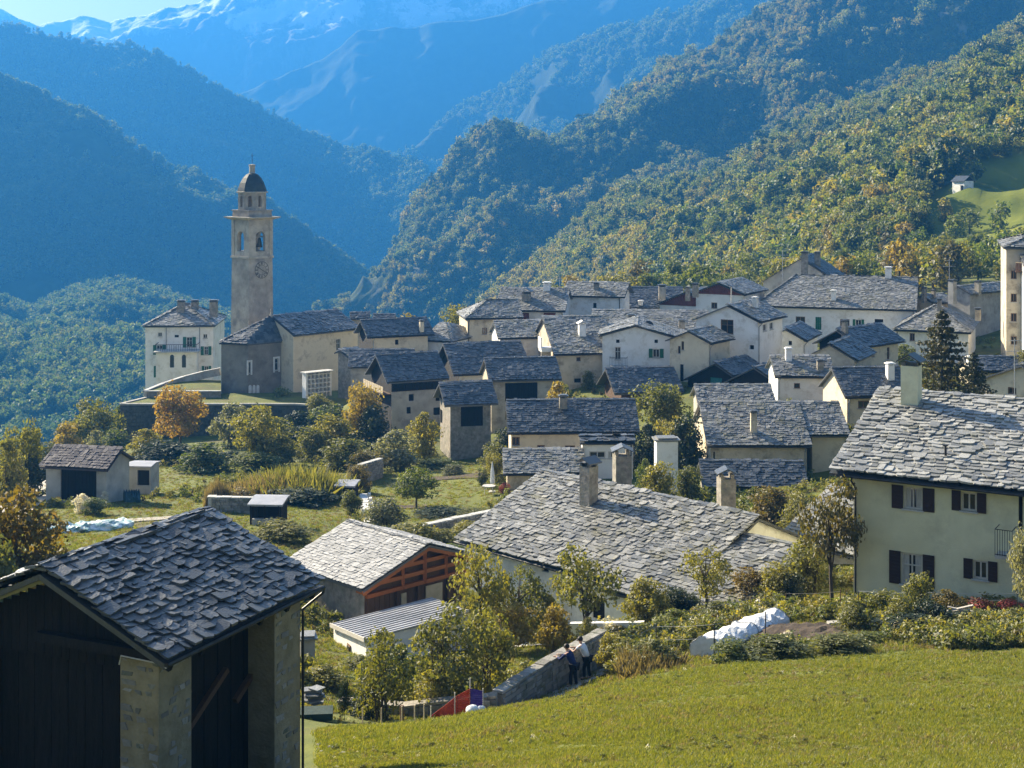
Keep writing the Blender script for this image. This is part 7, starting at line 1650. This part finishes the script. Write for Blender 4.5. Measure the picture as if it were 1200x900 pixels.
# ------------------------------------------------------------------ grass and weeds
grass = bpy.data.collections.new('grass_prototypes'); weeds = bpy.data.collections.new('weed_prototypes')
for i in range(4):
    rng = np.random.default_rng(300 + i); n = 26; p = rng.normal(size=(n, 2)) * .45; h = rng.uniform(.4, 1.0, n); a = rng.uniform(0, 6.28, n); w = rng.uniform(.05, .10, n); ln = rng.normal(size=(n, 2)) * .34
    e = np.stack([np.cos(a), np.sin(a)], 1) * w[:, None]
    V = np.stack([np.c_[p - e, h * 0], np.c_[p + e, h * 0], np.c_[p + ln * .45 + e * .7, h * .6], np.c_[p + ln, h]], 1).reshape(-1, 3)
    me = mesh_np('grass_tuft', V, np.arange(4 * n).reshape(n, 4)); me.materials.append(LM['grass'] if i < 3 else LM['reed']); grass.objects.link(bpy.data.objects.new('grass_tuft', me))
for i, lf in enumerate(('olive', 'green', 'yellow', 'olive', 'rust', 'flower')):
    V, f, c = crown_np(400 + i, 'bush', 130 if lf != 'flower' else 60, .16, 1.0, 1.1, 9, .24); me = mesh_np('weed', V, f); me.materials.append(LM[lf]); weeds.objects.link(bpy.data.objects.new('weed', me))
def in_house(x, y):
    bad = np.zeros(len(x), bool)
    for A_, u_, n_, LW_, DW_ in FOOT:
        dx, dy = x - A_.x, y - A_.y; s = dx * u_.x + dy * u_.y; t_ = -(dx * n_.x + dy * n_.y); bad |= (s > -.3) & (s < LW_ + .3) & (t_ > -.3) & (t_ < DW_ + .3)
    return bad
def field(n, px0, px1, d0, d1, seed, pw=1.0):
    rng = np.random.default_rng(seed); d = d0 * (d1 / d0) ** rng.random(n); px = rng.uniform(px0, px1, n); x = (px - CX) / F * d; return x, d, px
FOOT = [(o.A, o.u, o.n, o.LW, o.DW) for o in (ctr, low, tri, yh, cb_, br, shed, lean, hut, hut2, h_garden, h_terr, h_box, h_big, h_lean, h_wing, h_stone, h_chal)]
x, y, px = field(150000, -430, 1640, 24, 62, 1); z = Tn(x, y); py = HY - z / y * F
edge = np.interp(px, [380, 480, 560, 640, 700, 860, 1030, 1200, 1300], [46, 46, 47.5, 50, 51, 52.5, 52.5, 52, 52])
mead = ((px > 372) | (px < 40)) & (y < edge + rs.normal(size=len(y)) * .5) & ~in_house(x, y)
scatter('meadow_grass', np.stack([x, y, z - .01], 1)[mead], (.07 + .08 * rs.random(mead.sum())) * (1 + .8 * (fbm(np.stack([x, y, z * 0], 1)[mead] * .5, 3))), grass, 9, 4, idx=np.where(rs.random(mead.sum()) < np.clip(.06 + .5 * fbm(np.stack([x, y, z * 0 + 2], 1)[mead] * .3, 3), .01, .5), 3, rs.integers(0, 3, mead.sum())))
x, y, px = field(6500, 360, 1260, 26, 52, 8); z = Tn(x, y); k = ~in_house(x, y) & (y < 52) & (px > 385) & (fbm(np.stack([x * .45, y * .45, z * 0 + 5], 1), 3) > .04)
scatter('meadow_weeds', np.stack([x, y, z - .03], 1)[k], .07 + .13 * rs.random(k.sum()) ** 2, weeds, 14, 6, idx=rs.choice(6, k.sum(), p=[.34, .34, .18, .06, .05, .03]))
x, y, px = field(95000, -430, 1640, 50, 150, 2); z = Tn(x, y)
lw = ~in_house(x, y) & ~((px > 372) & (y < 53)) & ((y < 110) | (px < 600) | (px > 1230)) & (np.abs(px - (0 + (y - 103) * 1.15)) > 22)
scatter('garden_grass', np.stack([x, y, z - .02], 1)[lw], .10 + .12 * rs.random(lw.sum()), grass, 10, 4)
x, y, px = field(9000, 690, 1260, 52.5, 80, 3); z = Tn(x, y); k = ~in_house(x, y) & (fbm(np.stack([x * .22, y * .22, z * 0], 1), 3) > -.12) & ~((px > 820) & (px < 990) & (y > 56.5) & (y < 64) ) & ~((px < 728) & (y < 62))
scatter('garden_undergrowth', np.stack([x, y, z - .05], 1)[k], .28 + .6 * rs.random(k.sum()) ** 2, weeds, 11, 6, idx=rs.choice(6, k.sum(), p=[.3, .22, .2, .14, .1, .04]))
x, y, px = field(17000, -430, 620, 40, 175, 4); z = Tn(x, y); nn_ = fbm(np.stack([x * .12, y * .12, z * 0 + 3], 1), 3)
k = ~in_house(x, y) & (nn_ > .10) & ((y > 56) | (px < -20)) & ~((px > 150) & (px < 345) & (y < 112) & (y > 92)) & ~((px > 430) & (px < 585) & (y > 100)) & (np.abs(px - (0 + (y - 103) * 1.15)) > 26) & ~((px > 45) & (px < 150) & (y < 104))
scatter('slope_undergrowth', np.stack([x, y, z - .05], 1)[k], .3 + .8 * rs.random(k.sum()) ** 2, weeds, 12, 6, idx=rs.choice(6, k.sum(), p=[.34, .3, .16, .12, .07, .01]))
x, y, px = field(6000, 560, 1250, 84, 230, 5); z = Tn(x, y); FOOT = FOOT + [(o.A, o.u, o.n, o.LW, o.DW) for o in HOUSES]
k = ~in_house(x, y) & (fbm(np.stack([x * .2, y * .2, z * 0 + 9], 1), 2) > .0)
scatter('village_undergrowth', np.stack([x, y, z - .05], 1)[k], .3 + .9 * rs.random(k.sum()) ** 2, weeds, 13, 6, idx=rs.choice(6, k.sum(), p=[.34, .34, .12, .12, .07, .01]))
haze()
